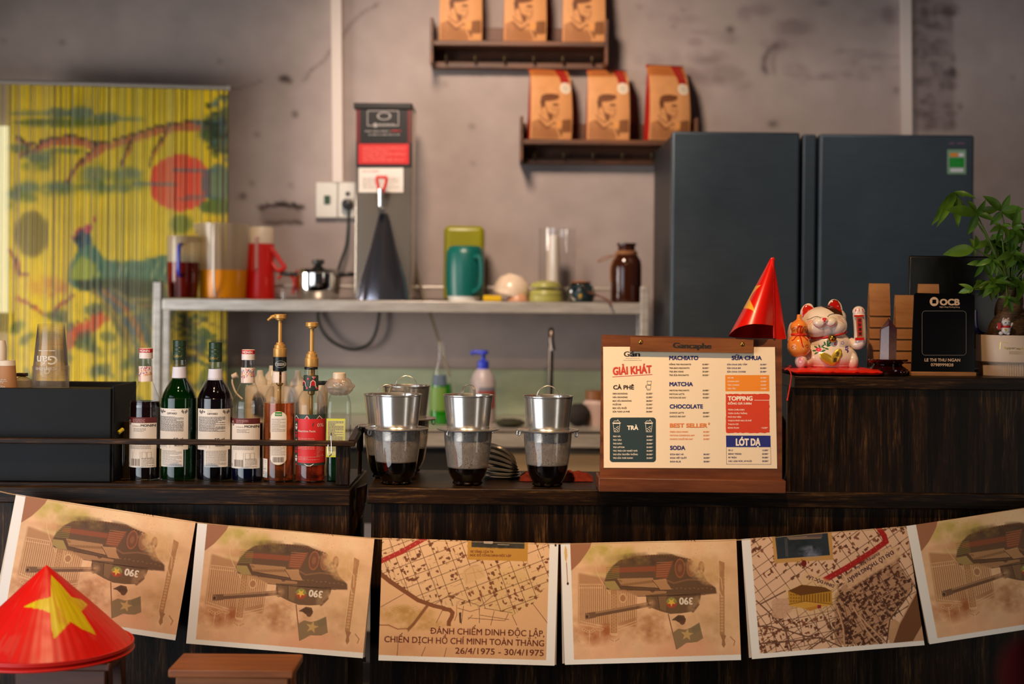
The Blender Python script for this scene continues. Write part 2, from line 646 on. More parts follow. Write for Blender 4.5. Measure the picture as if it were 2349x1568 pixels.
# ---- painted surfaces: a small rasteriser feeding a colour attribute -------
class Canvas:
    def __init__(s, W, H, col, x0, y0, x1, y1):
        s.W, s.H = W, H
        s.a = np.empty((H, W, 3))
        s.a[:] = np.array(col) / 255.0
        s.x0, s.y0, s.kx, s.ky = x0, y0, (W - 1) / (x1 - x0), (H - 1) / (y1 - y0)

    def T(s, pts):
        p = np.array(pts, float).reshape(-1, 2)
        return np.stack([(p[:, 0] - s.x0) * s.kx, (p[:, 1] - s.y0) * s.ky], 1)

    def blend(s, y0, x0, m, col, a=1.0):
        h, w_ = m.shape
        r = s.a[y0:y0 + h, x0:x0 + w_]
        k = (m * a)[..., None]
        r[:] = r * (1 - k) + (np.array(col) / 255.0) * k

    def win(s, lo, hi):
        x0, y0 = max(0, int(lo[0]) - 1), max(0, int(lo[1]) - 1)
        x1, y1 = min(s.W, int(hi[0]) + 3), min(s.H, int(hi[1]) + 3)
        return x0, y0, x1, y1

    def poly(s, pts, col, a=1.0, soft=0, ss=2):
        p = s.T(pts)
        x0, y0, x1, y1 = s.win(p.min(0) - soft, p.max(0) + soft)
        if x1 <= x0 or y1 <= y0:
            return
        o = (np.arange(ss) + 0.5) / ss - 0.5
        X = (np.arange(x0, x1)[:, None] + o[None, :]).ravel()
        Yv = (np.arange(y0, y1)[:, None] + o[None, :]).ravel()
        X, Yv = np.meshgrid(X, Yv)
        ins = np.zeros(X.shape, bool)
        n = len(p)
        for i in range(n):
            ax, ay = p[i]
            bx, by = p[(i + 1) % n]
            if ay == by:
                continue
            c = ((ay > Yv) != (by > Yv)) & (X < (bx - ax) * (Yv - ay) / (by - ay) + ax)
            ins ^= c
        m = ins.reshape(y1 - y0, ss, x1 - x0, ss).mean((1, 3))
        if soft:
            m = blur(m, soft)
        s.blend(y0, x0, m, col, a)

    def ell(s, cx, cy, rx, ry, col, a=1.0, rot=0.0, n=28, soft=0):
        q = np.arange(n) * 2 * PI / n
        ex, ey = rx * np.cos(q), ry * np.sin(q)
        c, d = math.cos(rot), math.sin(rot)
        s.poly(np.stack([cx + ex * c - ey * d, cy + ex * d + ey * c], 1), col, a, soft)

    def line(s, pts, wd, col, a=1.0, soft=0):
        for (ax, ay), (bx, by) in zip(pts[:-1], pts[1:]):
            d = math.hypot(bx - ax, by - ay) or 1
            nx, ny = -(by - ay) / d * wd / 2, (bx - ax) / d * wd / 2
            ex, ey = (bx - ax) / d * wd * 0.2, (by - ay) / d * wd * 0.2
            s.poly([(ax - ex + nx, ay - ey + ny), (ax - ex - nx, ay - ey - ny), (bx + ex - nx, by + ey - ny), (bx + ex + nx, by + ey + ny)], col, a, soft)

    def cloud(s, cx, cy, rx, ry, col, a, seed=1, size=40):
        """soft noisy patch"""
        lo, hi = s.T([(cx - rx, cy - ry)])[0], s.T([(cx + rx, cy + ry)])[0]
        x0, y0, x1, y1 = s.win(lo, hi)
        if x1 <= x0 or y1 <= y0:
            return
        X, Yv = np.meshgrid(np.arange(x0, x1), np.arange(y0, y1))
        ux, uy = X / s.kx + s.x0, Yv / s.ky + s.y0
        d = np.clip(1 - ((ux - cx) / rx) ** 2 - ((uy - cy) / ry) ** 2, 0, 1)
        n = vnoise(ux / size, uy / size, seed)
        s.blend(y0, x0, np.clip(d * 1.3, 0, 1) * np.clip((n - 0.25) * 1.9, 0, 1), col, a)

    def grain(s, amp, size, seed=5, sx=1.0, sy=1.0):
        X, Yv = np.meshgrid(np.arange(s.W) / s.kx, np.arange(s.H) / s.ky)
        n = vnoise(X / size * sx, Yv / size * sy, seed) - 0.5
        s.a = np.clip(s.a * (1 + amp * 2 * n[..., None]), 0, 1)

    def text(s, txt, x, y, h, col, a=1.0, rot=0.0, align='l', width=None, bold=0.02):
        vs, fs, lo, hi, _ = glyphs(txt, bold)
        k = h / 0.727
        kx = k if width is None else width / (hi - lo)
        ox = {'l': 0, 'c': -(hi - lo) * kx / 2, 'r': -(hi - lo) * kx}[align]
        cr, sr = math.cos(rot), math.sin(rot)
        q = [(x + ((vx - lo) * kx + ox) * cr + vy * k * sr, y + ((vx - lo) * kx + ox) * sr - vy * k * cr) for vx, vy in vs]
        for f in fs:
            s.poly([q[i] for i in f], col, a, ss=3)

    def sample(s, x, y):
        fx = np.clip((x - s.x0) * s.kx, 0, s.W - 1.001)
        fy = np.clip((y - s.y0) * s.ky, 0, s.H - 1.001)
        i, j = fx.astype(int), fy.astype(int)
        fx, fy = (fx - i)[..., None], (fy - j)[..., None]
        a = s.a
        return (a[j, i] * (1 - fx) + a[j, i + 1] * fx) * (1 - fy) + (a[j + 1, i] * (1 - fx) + a[j + 1, i + 1] * fx) * fy


def vnoise(x, y, seed=0, oct_=4):
    R = np.random.RandomState(seed)
    tab = R.rand(256, 256)
    out, amp, tot = 0, 1.0, 0
    for o in range(oct_):
        xi, yi = np.floor(x).astype(int), np.floor(y).astype(int)
        fx, fy = x - xi, y - yi
        fx, fy = fx * fx * (3 - 2 * fx), fy * fy * (3 - 2 * fy)
        a, b = tab[yi % 256, xi % 256], tab[yi % 256, (xi + 1) % 256]
        c, d = tab[(yi + 1) % 256, xi % 256], tab[(yi + 1) % 256, (xi + 1) % 256]
        out = out + amp * ((a * (1 - fx) + b * fx) * (1 - fy) + (c * (1 - fx) + d * fx) * fy)
        tot += amp
        amp *= 0.5
        x, y = x * 2 + 17.3, y * 2 + 9.1
    return out / tot


def blur(m, r):
    for ax in (0, 1):
        k = np.ones(2 * r + 1) / (2 * r + 1)
        m = np.apply_along_axis(lambda q: np.convolve(q, k, 'same'), ax, m)
    return m


def np_mesh(name, verts, quads, colors, mats, parent=None, extra=None, smooth=True):
    """dense painted mesh from arrays; extra = an MB whose faces join in (material 1...)"""
    off = np.array(org(parent)) if parent is not None else np.zeros(3)
    V, C = np.asarray(verts, float), np.asarray(colors, float)
    nq = len(quads)
    loops = np.asarray(quads, np.int32).ravel()
    tot = np.full(nq, 4, np.int32)
    mi = np.zeros(nq, np.int32)
    if extra is not None and extra.v:
        b = len(V)
        V = np.concatenate([V, np.array(extra.v)])
        C = np.concatenate([C, np.zeros((len(extra.v), 3))])
        loops = np.concatenate([loops, np.array([i + b for f in extra.f for i in f], np.int32)])
        tot = np.concatenate([tot, np.array([len(f) for f in extra.f], np.int32)])
        mi = np.concatenate([mi, np.array(extra.m, np.int32)])
    V = V - off
    me = bpy.data.meshes.new(name)
    me.vertices.add(len(V))
    me.vertices.foreach_set('co', V.ravel().astype(np.float32))
    me.loops.add(len(loops))
    me.loops.foreach_set('vertex_index', loops)
    me.polygons.add(len(tot))
    st = np.concatenate([[0], np.cumsum(tot)[:-1]]).astype(np.int32)
    me.polygons.foreach_set('loop_start', st)
    me.polygons.foreach_set('material_index', mi)
    me.polygons.foreach_set('use_smooth', np.full(len(tot), smooth))
    at = me.attributes.new('paint', 'FLOAT_COLOR', 'POINT')
    at.data.foreach_set('color', np.concatenate([nlin(C), np.ones((len(C), 1))], 1).ravel().astype(np.float32))
    for m_ in (mats if isinstance(mats, (list, tuple)) else [mats]):
        me.materials.append(m_)
    me.update(calc_edges=True)
    me.validate()
    return link(name, me, parent)


def gridquads(W, H):
    i, j = np.meshgrid(np.arange(W - 1), np.arange(H - 1))
    a = (j * W + i).ravel()
    return np.stack([a, a + W, a + W + 1, a + 1], 1)


def bezier(p, n=12):
    """smooth open curve through the points (Catmull-Rom)"""
    p = [Vector(q) for q in p]
    out = []
    for i in range(len(p) - 1):
        a, b, c, d = p[max(i - 1, 0)], p[i], p[i + 1], p[min(i + 2, len(p) - 1)]
        for k in range(n):
            t = k / n
            out.append(0.5 * ((2 * b) + (c - a) * t + (2 * a - 5 * b + 4 * c - d) * t * t + (3 * b - a - 3 * c + d) * t ** 3))
    out.append(p[-1])
    return out
# ---------------------------------------------------------------- materials shared by the room
M_OAK_X = scorched('scorched_timber_horizontal', 'x')
M_OAK_Z = scorched('scorched_timber_vertical', 'z')
M_STEEL = noisy('brushed_steel', (168, 160, 152), (205, 198, 190), (0.15, 1, 1), 60, rough=0.36, metal=0.45)
M_CHROME = mat('polished_steel', (225, 222, 218), 0.07, 1.0)
M_ALU = noisy('spun_aluminium', (205, 203, 200), (228, 226, 222), (1, 1, 1), 25, rough=0.22, metal=0.86, bump=0.02)
M_BLACKP = mat('black_plastic', (16, 15, 15), 0.4)
M_WHITEP = mat('white_plastic', (225, 220, 212), 0.35)
M_SHELFWOOD = noisy('brown_shelf_timber', (58, 32, 18), (120, 70, 38), (0.08, 1, 1), 40, rough=0.5)
M_INK = mat('dark_ink', (38, 32, 34), 0.6)

# ---------------------------------------------------------------- the room
YW = 5.3
b = MB().box(-4.0, 4.0, -2.5, YW + 0.1, -0.06, 0.0)
tag(b.build('floor', noisy('cement_floor', (70, 62, 58), (98, 88, 82), size=5, rough=0.6)), kind='structure')
b = MB().box(-4.0, 4.0, -2.5, YW + 0.1, 3.3, 3.36)
tag(b.build('ceiling', mat('dark_ceiling', (84, 76, 72), 0.9)), kind='structure')
b = MB().box(3.6, 3.66, 1.5, YW + 0.1, 0, 3.3)
tag(b.build('wall_right', mat('grey_plaster', (150, 138, 134), 0.9)), kind='structure')
b = MB().box(-3.66, -3.6, 1.5, YW + 0.1, 0, 3.3)
tag(b.build('wall_left', mat('grey_plaster'), ), kind='structure')

wc = Canvas(660, 330, (170, 156, 152), -150, -80, 2520, 1250)
wc.grain(0.05, 260, 3)
wc.grain(0.05, 40, 8)
R = random.Random(4)
for x, y, rx, ry, a in [(652, 180, 12, 6, .9), (664, 186, 6, 4, .8), (677, 262, 6, 6, .75), (558, 450, 6, 6, .8), (590, 308, 4, 4, .6),
                        (505, 140, 4, 4, .5), (143, 97, 5, 4, .6), (8, 93, 4, 3, .5), (578, 420, 4, 5, .5), (668, 425, 4, 4, .5), (548, 452, 3, 3, .5),
                        (1675, 68, 9, 6, .6), (1083, 290, 5, 4, .5), (1020, 192, 4, 4, .4), (1085, 375, 4, 4, .4), (1770, 285, 8, 6, .5), (1780, 283, 5, 5, .4),
                        (2056, 207, 5, 6, .5), (2185, 165, 6, 12, .95), (2187, 135, 3, 10, .6), (2172, 190, 5, 4, .6), (2118, 233, 9, 4, .7), (2106, 260, 4, 9, .6),
                        (2203, 245, 3, 7, .6), (2140, 105, 7, 4, .7), (2145, 148, 6, 4, .6), (2165, 27, 14, 4, .75), (2150, 62, 14, 4, .4), (2322, 178, 3, 4, .5), (2343, 123, 2, 2, .5),
                        (1545, 60, 5, 3, .4), (1566, 22, 4, 3, .4), (1466, 16, 5, 4, .4)]:
    wc.ell(x, y, rx, ry, (38, 30, 27), a, soft=1)
for k in range(60):
    wc.cloud(2145 + R.uniform(-42, 42), R.uniform(0, 300), R.uniform(8, 26), R.uniform(6, 18), (70, 58, 56), 0.5, k, 12)
wc.poly([(2096, -80), (2188, -80), (2188, 300), (2096, 300)], (120, 106, 106), 0.35)
# flaked dark patch, hairline cracks and the scribbled scrape
for k in range(26):
    t = k / 25
    wc.ell(597 + 96 * t, 478 - 10 * math.sin(t * PI) + R.uniform(-4, 4), R.uniform(4, 10), R.uniform(2, 5), (46, 38, 36), 0.75, R.uniform(-.4, .4))
    wc.ell(610 + 80 * t, 510 + R.uniform(-4, 4), R.uniform(4, 11), R.uniform(1.5, 3.5), (58, 48, 46), 0.6)
wc.poly([(596, 478), (694, 478), (692, 512), (597, 514)], (120, 104, 100), 0.6, soft=1)
wc.line([(697, 186), (715, 160), (745, 138), (760, 112)], 3, (84, 70, 64), 0.7)
wc.line([(785, 88), (800, 60), (830, 30), (870, 8)], 3, (84, 70, 64), 0.7)
wc.line([(520, 205), (560, 200), (600, 185)], 2, (96, 80, 74), 0.6)
wc.line([(1784, 102), (1766, 112), (1754, 134), (1752, 158), (1760, 168)], 7, (66, 56, 58), 0.75, soft=1)
wc.line([(1784, 102), (1772, 140), (1776, 170)], 4, (80, 68, 70), 0.6, soft=1)
for k in range(40):
    wc.cloud(R.uniform(1440, 2050), R.uniform(0, 190), R.uniform(20, 70), R.uniform(8, 30), (112, 96, 98), 0.35, 40 + k, 30)
gx, gz = np.meshgrid(np.linspace(-2.6, 2.6, 560), np.linspace(2.75, 0.45, 250))
V = np.stack([gx.ravel(), np.full(gx.size, YW), gz.ravel()], 1)
px, py = Q(V)
ex = MB()
for x0, x1, z0, z1 in [(-4, -2.6, 0, 3.3), (2.6, 4, 0, 3.3), (-2.6, 2.6, 0, 0.45), (-2.6, 2.6, 2.75, 3.3)]:
    ex.add([(x0, YW, z0), (x1, YW, z0), (x1, YW, z1), (x0, YW, z1)], [(0, 1, 2, 3)], 1)
tag(np_mesh('wall_back', V, gridquads(560, 250), wc.sample(px, py), [paintmat('stained_plaster', 0.9, 0.15), mat('grey_plaster')], extra=ex, smooth=False), kind='structure')

# bright doorway slot seen at the far left past the curtain
N = Nodes('daylit_opening')
em = N.n('Emission')
em.inputs[0].default_value, em.inputs[1].default_value = (1.0, 0.90, 0.55, 1), 1.05
N.l(em.outputs[0], N.out.inputs[0])
MATS['daylit_opening'] = N.m
b = MB().pbox(-150, 288, 19, 716, 5.285, 5.295)
tag(b.build('window_1', N.m), kind='structure')
b = MB().pbox(-150, 716, 17, 760, 5.27, 5.295)
tag(b.build('trim_1', mat('window_sill_grey', (90, 84, 80), 0.8)), kind='structure')

# cable trunking on the wall
b = MB()
a0, a1, a2, a3 = P(758, -90, 5.27), P(782, -90, 5.27), P(786, 418, 5.27), P(763, 418, 5.27)
b.slab([a0, a1, a2, a3], 0.029)
tag(b.build('cable_trunking', mat('white_trunking', (222, 208, 200), 0.5), bevel=0.002),
    'white vertical cable trunking running down to the wall socket', 'trunking', 'white trunking strips on the wall')
b = MB().slab([P(2068, -90, 5.27), P(2090, -90, 5.27), P(2093, 330, 5.27), P(2070, 330, 5.27)], 0.029)
tag(b.build('cable_trunking', mat('white_trunking'), bevel=0.002),
    'white vertical trunking strip above the right-hand fridge', 'trunking', 'white trunking strips on the wall')

# ---------------------------------------------------------------- painted bamboo curtain (zoom frame: x/2.239, 170+y/2.239)
cc = Canvas(440, 760, (222, 190, 24), -420, 30, 1180, 2100)
cc.grain(0.10, 120, 21)
BL, GR, DK, RD, PK = (74, 106, 112), (72, 98, 30), (28, 44, 26), (196, 60, 28), (190, 96, 62)
for k, (x, y, rx, ry) in enumerate([(150, 200, 110, 9), (290, 200, 60, 28), (410, 200, 75, 34), (550, 222, 70, 24), (660, 230, 90, 9), (180, 245, 120, 9), (340, 250, 260, 22)]):
    cc.ell(x, y, rx, ry, BL if k < 5 else GR, .75, soft=2)
cc.poly([(85, 325), (150, 365), (250, 335), (370, 318), (470, 345), (560, 358), (700, 305), (860, 258), (1010, 240), (1170, 230), (1170, 285), (1000, 290), (850, 300), (700, 345), (560, 385), (470, 440), (400, 480), (350, 560), (330, 545), (390, 460), (470, 385), (370, 360), (250, 372), (140, 420), (80, 420), (130, 380), (80, 340)], PK, .9, soft=1)
cc.line([(85, 322), (150, 358), (250, 330), (370, 314), (500, 355), (600, 335), (740, 288), (870, 255), (1010, 238), (1100, 240)], 12, (40, 30, 26), .9)
cc.line([(500, 360), (430, 430), (380, 490), (330, 560)], 12, (50, 36, 28), .9)
for q in [[(680, 310), (655, 380), (615, 470)], [(865, 262), (820, 350), (770, 430), (765, 480)], [(90, 330), (170, 390)], [(240, 340), (180, 375), (90, 425)]]:
    cc.line(q, 11, (70, 42, 34), .9)
    cc.line([(x + 12, y + 4) for x, y in q], 9, PK, .8)
cc.poly([(1180, 150), (1120, 190), (1060, 215), (1030, 260), (1010, 320), (1060, 350), (1100, 400), (1180, 420)], (62, 82, 62), .8, soft=3)
for k in range(60):
    x, y = 1120 + R.gauss(0, 46), 290 + R.gauss(0, 70)
    cc.ell(x, y, R.uniform(10, 34), R.uniform(6, 14), R.choice([DK, GR, (36, 60, 40), BL]), .7, R.uniform(-.6, .3))
for x, y, rx, ry in [(190, 440, 100, 55), (330, 395, 90, 16), (90, 380, 60, 22), (140, 600, 80, 55), (300, 590, 90, 40), (60, 640, 40, 50), (490, 540, 90, 75), (660, 530, 95, 55), (560, 590, 220, 22)]:
    cc.cloud(x, y, rx * 1.3, ry * 1.3, GR, .9, int(x), 40)
    cc.ell(x, y - ry * .35, rx * .8, ry * .5, BL, .6, soft=3)
cc.ell(925, 558, 160, 145, (226, 76, 44), 1)
for y in (492, 562, 635):
    cc.ell(1010 if y != 562 else 800, y, 130, 8, BL, .85)
cc.ell(1120, 560, 90, 95, BL, .75, soft=2)
cc.ell(1120, 680, 110, 40, GR, .85, soft=2)
cc.ell(925, 770, 60, 50, GR, .7, soft=3)
cc.ell(160, 820, 90, 120, (112, 96, 14), .9, soft=3)
# pheasant on a pine branch
cc.poly([(330, 845), (375, 835), (385, 800), (460, 770), (500, 720), (470, 800), (440, 830), (400, 850)], (176, 60, 70), 1)
cc.poly([(370, 850), (420, 800), (460, 830), (490, 890), (540, 950), (600, 965), (720, 955), (860, 925), (1000, 930), (1000, 1060), (820, 1080), (640, 1110), (470, 1120), (380, 1100), (340, 1060), (355, 980), (395, 920), (410, 880)], (64, 108, 84), 1, soft=1)
cc.poly([(370, 850), (420, 800), (460, 830), (455, 880), (410, 890)], (44, 72, 84), 1)
cc.ell(400, 840, 16, 18, (20, 30, 26), .9)
cc.poly([(360, 1000), (420, 930), (500, 980), (520, 1040), (420, 1070), (345, 1050)], (168, 170, 40), .8, soft=3)
for k in range(34):
    x = 480 + k * 16
    cc.line([(x, 1080 - (k % 3) * 12), (x + 34, 960 + R.uniform(-20, 30))], 7, R.choice([(30, 74, 66), (40, 96, 84), (156, 168, 120)]), .8)
cc.poly([(380, 1060), (520, 1050), (700, 1050), (840, 1060), (840, 1110), (700, 1140), (520, 1130), (420, 1110)], (34, 48, 20), .9, soft=2)
cc.poly([(560, 1080), (840, 1070), (900, 1200), (860, 1560), (700, 1560), (640, 1400), (540, 1200)], (30, 42, 24), .9, soft=4)
for d in range(5):
    col = [(150, 120, 40), (60, 86, 104), (170, 90, 40), (52, 74, 86), (120, 110, 60)][d]
    cc.line([(480 + d * 26, 1110), (560 + d * 40, 1200), (640 + d * 34, 1310), (690 + d * 30, 1440)], 26, col, .85, soft=1)
    cc.line([(560 + d * 30, 1100 + d * 22), (660 + d * 20, 1160 + d * 26), (800, 1150 + d * 34)], 13, R.choice([(120, 84, 40), (60, 84, 88), (146, 128, 70)]), .8)
cc.poly([(330, 1310), (440, 1270), (520, 1200), (560, 1260), (470, 1330), (400, 1370), (330, 1440)], (204, 84, 30), 1, soft=1)
cc.line([(330, 1300), (440, 1255), (510, 1190)], 8, (90, 50, 30), .9)
cc.cloud(240, 1090, 130, 70, (190, 110, 70), .9, 77, 30)
for q in [[(80, 1150), (150, 1180), (230, 1240)], [(380, 1130), (300, 1190), (270, 1240)], [(40, 900), (80, 960), (90, 1030), (150, 1030)]]:
    cc.line(q, 18, (176, 70, 50), .9, soft=1)
    cc.line(q, 6, (60, 44, 36), .8)
for k in range(90):
    x, y = R.uniform(-100, 1180), R.uniform(1200, 1700)
    cc.ell(x, y, R.uniform(20, 70), R.uniform(12, 34), R.choice([(58, 84, 36), (40, 64, 44), (196, 170, 30), (206, 178, 22), (50, 74, 70)]), .6, R.uniform(-1, 1), soft=2)
for k in range(30):
    x, y = 860 + R.uniform(0, 230), 1220 + k * 9
    cc.line([(x, y), (x + R.uniform(60, 140), y + R.uniform(20, 60))], 12, R.choice([(34, 60, 34), (54, 88, 44), (40, 66, 74), (110, 80, 40)]), .8)
cc.line([(330, 60), (300, 160), (60, 560)], 5, (226, 200, 10), .9)
YB = 5.12
nst, nz_ = 150, 150
x_l, x_r = P(-170, 500, YB).x, P(522.5, 500, YB).x
rod_l, rod_r = P(-170, 186, YB), P(523, 205, YB)
Vs, Qs, Cs = [], [], []
cross = [(-0.5, 0.0), (-0.25, -0.42), (0.25, -0.42), (0.5, 0.0)]
for k in range(nst):
    t = (k + .5) / nst
    x = x_l + (x_r - x_l) * t
    ztop = rod_l.z + (rod_r.z - rod_l.z) * t - 0.004
    wd = (x_r - x_l) / nst * R.choice((0.98, 0.96, 0.92, 0.98, 0.9))
    if x < P(18, 500, YB).x:
        wd *= .34          # sparse threads where the doorway shows through
    sw, ph = R.uniform(-.004, .004), R.uniform(0, 6)
    zs = np.linspace(ztop, 0.55, nz_)
    base = len(Vs) * 0 + sum(len(q) for q in Vs)
    pale = R.random()
    dx = R.uniform(-.006, .006)
    for j, z in enumerate(zs):
        row = [(x + cx_ * wd + sw * math.sin(j * .02 + ph), YB + cy_ * wd, z) for cx_, cy_ in cross]
        Vs.append(row)
    pts = np.array([r[1] for r in Vs[-nz_:]])
    pts[:, 0] += dx
    qx, qy = Q(pts)
    col = cc.sample(qx * 2.239, (qy - 170) * 2.239)
    if pale > .86:
        col = col * .55 + np.array([.74, .72, .62]) * .45
    elif pale < .10:
        col = col * .70
    zx = qx * 2.239
    col = np.where(((zx > 500) & (zx < 935) & (R.random() > .35))[:, None], col * .72 + np.array([.78, .74, .5]) * .28, col)
    Cs.append(np.repeat(col, 4, 0))
    a = base + np.arange(nz_ - 1)[:, None] * 4 + np.arange(3)[None, :]
    a = a.ravel()
    Qs.append(np.stack([a, a + 4, a + 5, a + 1], 1))
V = np.array(Vs).reshape(-1, 3)
o = np_mesh('bead_curtain', V, np.concatenate(Qs), np.concatenate(Cs), [paintmat('painted_bamboo', 0.42, 0.3)], smooth=True)
tag(o, 'yellow bamboo bead curtain painted with a pheasant, pine branches and a red sun', 'curtain', kind='stuff')
b = MB().tube([rod_l + Vector((0, 0, .006)), rod_r + Vector((.003, 0, .006))], 0.0075, 10)
b.ball(rod_r + Vector((.006, 0, .006)), 0.011)
tag(b.build('curtain_rod', mat('grey_rod', (140, 132, 126), 0.5)), 'thin grey rod along the top of the yellow bead curtain', 'curtain rod')
# ---------------------------------------------------------------- steel sink table and shelf rack at the back wall
YS = 4.66
t = thing('sink_table', 'stainless steel sink table with tall backsplash along the back wall', 'table', (0.1, 5.0, 0))
zt = P(1100, 986, YS).z
xl, xr = P(378, 900, YS).x, P(1530, 900, YS).x
b = MB().box(xl, xr, YS, 5.29, zt - 0.012, zt).box(xl, xr, YS, YS + 0.012, zt - 0.056, zt)
b.build('table_top', M_STEEL, t, bevel=0.003)
zb = P(1000, 846, 5.26).z
b = MB().box(xl, xr, 5.262, 5.285, zt, zb)
b.build('backsplash', noisy('dull_steel_sheet', (158, 172, 148), (190, 204, 178), (0.3, 1, 1), 12, rough=0.4, metal=0.35), t, bevel=0.003)
for x in (xl + .03, xr - .03, 0.1):
    for y in (YS + .05, 5.2):
        MB().tube([(x, y, 0), (x, y, zt - .012)], 0.019, 12).build('leg', M_STEEL, t)
MB().box(xl + .03, xr - .03, YS + .06, 5.2, 0.25, 0.27).build('under_shelf', M_STEEL, t)

MB().pbox(560, 1026, 1105, 1200, YS + .04, YS + .055).build('front_panel', mat('gap_shade_sheet', (20, 18, 18), .6), t)  # dark sheet standing in for the shade under the table
MB().pbox(1106, 1034, 1530, 1200, YS + .04, YS + .055).build('front_panel', mat('tan_sheet', (150, 128, 100), .5), t)
MB().pbox(372, 1026, 559, 1200, YS + .04, YS + .055).build('front_panel', mat('gap_shade_sheet'), t)  # left stretch of the same shade, put in as a dark sheet
YK = 4.93
t = thing('shelf_rack', 'steel overshelf on square posts carrying pitchers, bowls and the dispenser', 'shelf', (0, 5.1, zt))
zs = P(1000, 690, YK).z
sl, sr = P(372, 700, YK).x, P(1486, 700, YK).x
MB().box(sl, sr, YK, 5.27, zs - 0.04, zs).build('shelf_deck', M_STEEL, t, bevel=0.003)
MB().tube([(sl, 5.24, zs + .05), (sr, 5.24, zs + .05)], 0.007, 10).build('back_rail', M_STEEL, t)
zp = P(360, 646, YK).z
for x, y, z1 in [(P(360, 700, YK).x, YK + .014, zp), (P(360, 700, YK).x, 5.075, zs - .002), (P(1479, 700, YK).x, YK + .014, P(1479, 657, YK).z), (P(1479, 700, YK).x, 5.075, zs - .002)]:
    MB().box(x - .0145, x + .0145, y - .0145, y + .0145, zt, z1).build('post', M_STEEL, t, bevel=0.003)

ZS = zs  # shelf surface


def onshelf(px, Y):
    return Vector((P(px, 690, Y).x, Y, ZS))


def u(n, Y):
    return n * Y / F


# --- tea pitcher and juice pitcher, thermos
M_FROST = glass('frosted_plastic', (240, 232, 218), 0.25, cloud=0.5, cloudcol=(220, 204, 182))
Y = 5.02
p = onshelf(419, Y)
t = thing('pitcher', 'short clear pitcher half full of dark red tea, left end of the steel shelf', 'pitcher', p)
r = u(36, Y)
h = u(143, Y)
b = MB().lathe([(r * .92, .002), (r * .97, h * .3), (r, h * .92), (r * .97, h), (r * .93, h), (r * .95, h * .9)], p, 40, sq=None)
b.build('jug', M_FROST, t)
MB().lathe([(0, .003), (r * .925, .003), (r * .975, h * .3), (r * .99, h * .58), (0, h * .58)], p, 36).build('tea', liquid('tea', (104, 22, 10), .05), t)
hp = [p + Vector((r * .1, -r, h * .86)), p + Vector((r * .1, -r - .03, h * .8)), p + Vector((r * .09, -r - .032, h * .45)), p + Vector((r * .05, -r, h * .36))]
MB().tube(bezier(hp, 6), .0065, 8).build('handle', mat('blue_plastic', (40, 60, 190), .4), t)['label'] = 'blue handle'

p = onshelf(511, Y + .07)
t = thing('pitcher', 'tall measuring pitcher with a spout, half full of orange juice', 'pitcher', p)
r, h = u(61, Y), u(174, Y)
vs = MB()
prof = [(r * .86, .002), (r * .9, h * .3), (r * .97, h * .75), (r, h)]
vs.lathe(prof, p, 44)
# pouring lip
vs.add([p + Vector((-r * .985, -.02, h * .86)), p + Vector((-r * .985, .02, h * .86)), p + Vector((-r * .96, .03, h)), p + Vector((-r * 1.18, 0, h)), p + Vector((-r * .96, -.03, h))], [(0, 1, 2, 3), (0, 3, 4)], 0)
vs.build('jug', M_FROST, t)
MB().lathe([(0, .003), (r * .865, .003), (r * .905, h * .3), (r * .92, h * .385), (0, h * .385)], p, 40).build('orange_juice', liquid('orange_juice', (226, 140, 12), .0, .25), t)
hp = [p + Vector((-r * .12, -r * .98, h * .97)), p + Vector((-r * .12, -r - .012, h * .9)), p + Vector((-r * .12, -r - .012, h * .3)), p + Vector((-r * .12, -r * .9, h * .03))]
MB().tube(bezier(hp, 6), .0048, 8).build('handle', mat('clear_handle', (235, 220, 205), .25), t)

p = onshelf(597, Y + .15)
t = thing('thermos', 'red plastic vacuum flask with a cream top and red carrying handle', 'flask', p)
r, h = u(33, Y), u(170, Y)
M_REDP = mat('red_plastic', (206, 24, 12), .35)
MB().lathe([(0, 0), (r * 1.05, 0), (r * 1.08, .01), (r, h * .45), (r * .96, h * .76), (r * .9, h * .77)], p, 40).build('flask_body', M_REDP, t)
MB().lathe([(r * .94, h * .77), (r * .95, h * .8), (r * .9, h * .97), (r * .84, h), (0, h)], p, 40).build('lid', mat('cream_plastic', (226, 205, 180), .4), t)
hp = [p + Vector((r * .7, -r * .4, h * .74)), p + Vector((r * 1.5, -r * .4, h * .52)), p + Vector((r * 1.75, -r * .4, h * .44)), p + Vector((r * 1.3, -r * .4, h * .4)), p + Vector((r * .9, -r * .3, h * .5))]
MB().tube(bezier(hp, 6), .009, 10).build('handle', M_REDP, t)
MB().tube([p + Vector((-r * .1, -r * 1.06, h * .86)), p + Vector((-r * .1, -r * 1.06, h * .42))], .011, 10, flat=.5).build('spout_strip', mat('pale_pink_plastic', (222, 170, 165), .4), t)

# --- clip jar, saucepan
p = onshelf(657, Y + .12)
t = thing('clip_jar', 'small glass clip jar with a red wire bail beside the saucepan', 'jar', p)
r = u(19, Y)
MB().lathe([(0, 0), (r, 0), (r, .065), (r * .8, .08), (r * .8, .09)], p, 28).build('jar_body', glass('clear_glass'), t)
MB().tube(bezier([p + Vector((-r, -r * .4, .075)), p + Vector((0, -r * .9, .095)), p + Vector((r, -r * .4, .07)), p + Vector((r * .9, -r * .5, .02))], 6), .005, 8).build('bail', M_REDP, t)

